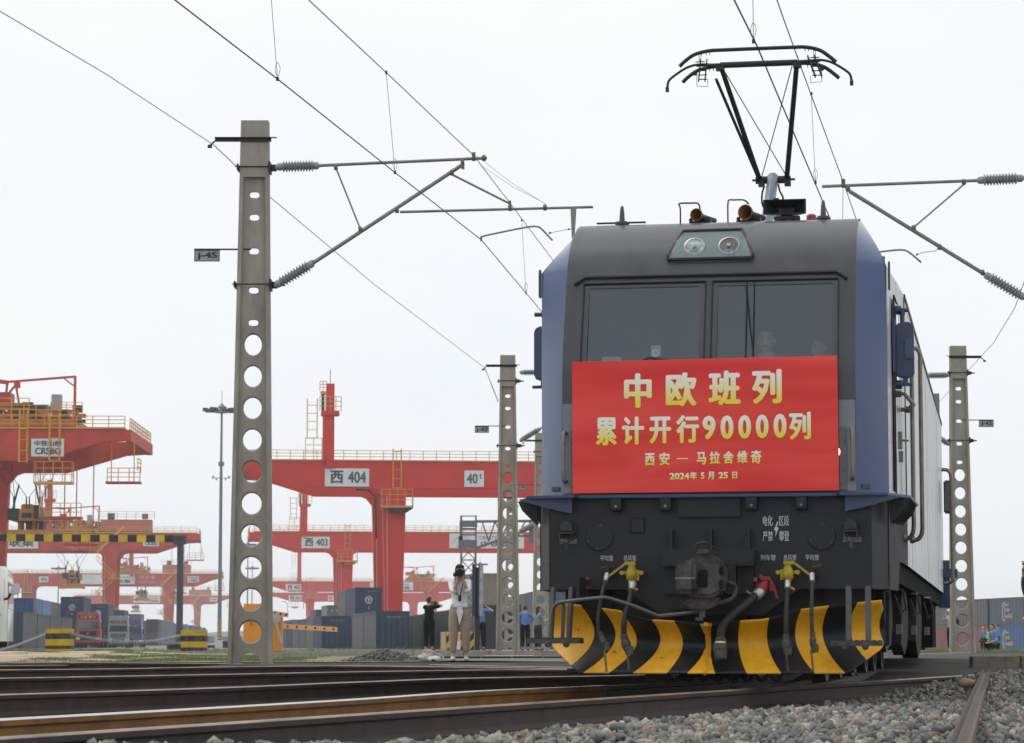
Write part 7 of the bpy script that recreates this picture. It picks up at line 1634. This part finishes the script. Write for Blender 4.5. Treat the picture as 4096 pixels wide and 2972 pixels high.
# man behind the sign
p_=at(1922,2608,95); person('man in light blue shirt half hidden behind the navy sign board',p_.x,95,zfar(p_.x,95),1.74,math.radians(170),(-.22,-.18,1.50),(.18,-.2,1.30),bluesh,navyc,shoeb,poleL=(-1,.2,-.6),poleR=(1,.3,-.9))
p_=at(2101,2609,104); person('man in light blue shirt seen from behind between poles j-43 and j-41',p_.x,104,zfar(p_.x,104),1.73,math.radians(178),(-.12,-.26,1.18),(.12,-.26,1.18),bluesh,navyc,shoeb,sleeve='long',poleL=(-1,.3,-1),poleR=(1,.3,-1))
p_=at(2152,2610,103.5); person('woman with long black hair and grey top holding a phone beside pole j-41',p_.x,103.5,zfar(p_.x,103.5),1.68,math.radians(125),(-.1,-.36,1.22),(.1,-.34,1.22),greyc,dgrey,shoeb,hair='long',woman=True)
c=thing('phone','small phone in a pink case held up by the woman in grey','phone',(p_.x,103.5,zfar(p_.x,103.5)),math.radians(125)); G().box((0,-.44,1.28),(.07,.012,.15)).build('phone_body',M('phone_pink',(.5,.2,.25),.4),c)
# right side
p_=at(3805,2622,108); person('person in white cap and pale jacket photographing behind pole j-42',p_.x,108,zfar(p_.x,108),1.68,math.radians(-60),(-.06,-.26,1.45),(.06,-.26,1.45),lilac,blackc,shoeb,hair='cap_white',sleeve='long',woman=True,poleL=(-.8,.2,-1),poleR=(.8,.2,-1))
c=thing('backpack','black backpack worn by the person in the white cap','backpack',(p_.x,108,zfar(p_.x,108)),math.radians(-60)); G().b2((-.16,.12,.85),(.16,.36,1.36)).build('pack',blackc,c,bevel=.08)
p_=at(3934,2613,178); person('person in orange helmet and light blue shirt in front of the maroon container',p_.x,178,zfar(p_.x,178),1.66,math.radians(-20),(-.12,-.22,1.22),(.1,-.22,1.2),bluesh,navyc,shoeb,hair='cap_orange')
p_=at(3993,2620,172); person('standing man in light blue shirt behind the crouching photographer',p_.x,172,zfar(p_.x,172),1.78,math.radians(-120),(-.2,-.05,.9),(.2,-.1,.95),bluesh,navyc,shoeb)
p_=at(3948,2613,181); person('person in a yellow green vest half hidden beside the orange helmet',p_.x,181,zfar(p_.x,181),1.62,math.radians(20),(-.2,-.05,.9),(.2,-.05,.9),cloth('hi_vis_green',(.35,.75,.05)),navyc,shoeb)
p_=at(3978,2634,100); zc_=zfar(p_.x,100)-.10
_,ar,hc,k=person('crouching man in light blue shirt holding a camera in front of the blue container',p_.x,100,zc_,1.72,math.radians(-62),(-.1,-.34,1.02),(.08,-.36,1.02),bluesh,navyc,shoeb,crouch=True,lean=.25)
c=thing('camera','black camera held low by the crouching man','camera',(p_.x,100,zc_),math.radians(-62)); dslr(c,Vector((-.05,-.46,.50)),(0,-1,0),s=1.1)
p_=at(4140,2640,62); person('person in a dark jacket raising a small camera at the right edge',p_.x,62,zfar(p_.x,62)-.05,1.76,math.radians(-10),(-.235,-.25,1.98),(.2,-.1,.95),cloth('charcoal_jacket',(.07,.07,.085)),blackc,shoeb,sleeve='long',poleL=(-1,.1,-1))
c=thing('action_camera','small black gimbal camera raised at the right edge','camera',(p_.x,62,zfar(p_.x,62)-.05),math.radians(-10)); g=G(); g.tube([(-.235,-.27,1.93),(-.225,-.27,2.12)],.016,6); g.box((-.225,-.3,2.16),(.05,.06,.06)); g.box((-.23,-.3,2.21),(.08,.03,.02)); g.build('gimbal',camm,c)
p_=at(4150,2650,70); person('person in a light blue shirt holding out a phone at the right edge',p_.x,70,zfar(p_.x,70)-.05,1.6,math.radians(-30),(-.26,-.3,1.05),(.2,-.05,.9),bluesh,navyc,shoeb,poleL=(-.5,.5,-1))
# crew in the cab, seen dimly through the windscreen
def cabp(x,y,z): v=LM@Vector((x,y,z)); return v
v=cabp(.44,1.0,1.76); D1=person('locomotive driver seen dimly behind the right windscreen',v.x,v.y,v.z-.24,1.70,-YAW,(-.2,-.28,.95),(.2,-.28,.95),cloth('driver_shirt',(.15,.2,.3)),navyc,shoeb,seated=True)
v=cabp(.93,1.25,1.76); person('crew member in a yellow green vest behind the right windscreen',v.x,v.y,v.z-.2,1.6,-YAW-.9,(-.2,-.1,.95),(.2,-.1,.95),cloth('dim_vest',(.16,.34,.03)),navyc,shoeb)
# distant lattice: small towers and lamps on the skyline are left to the haze
for o in bpy.data.objects:
    if o.type=='MESH' and o.parent is None and 'label' not in o and 'kind' not in o: o['kind']='structure'
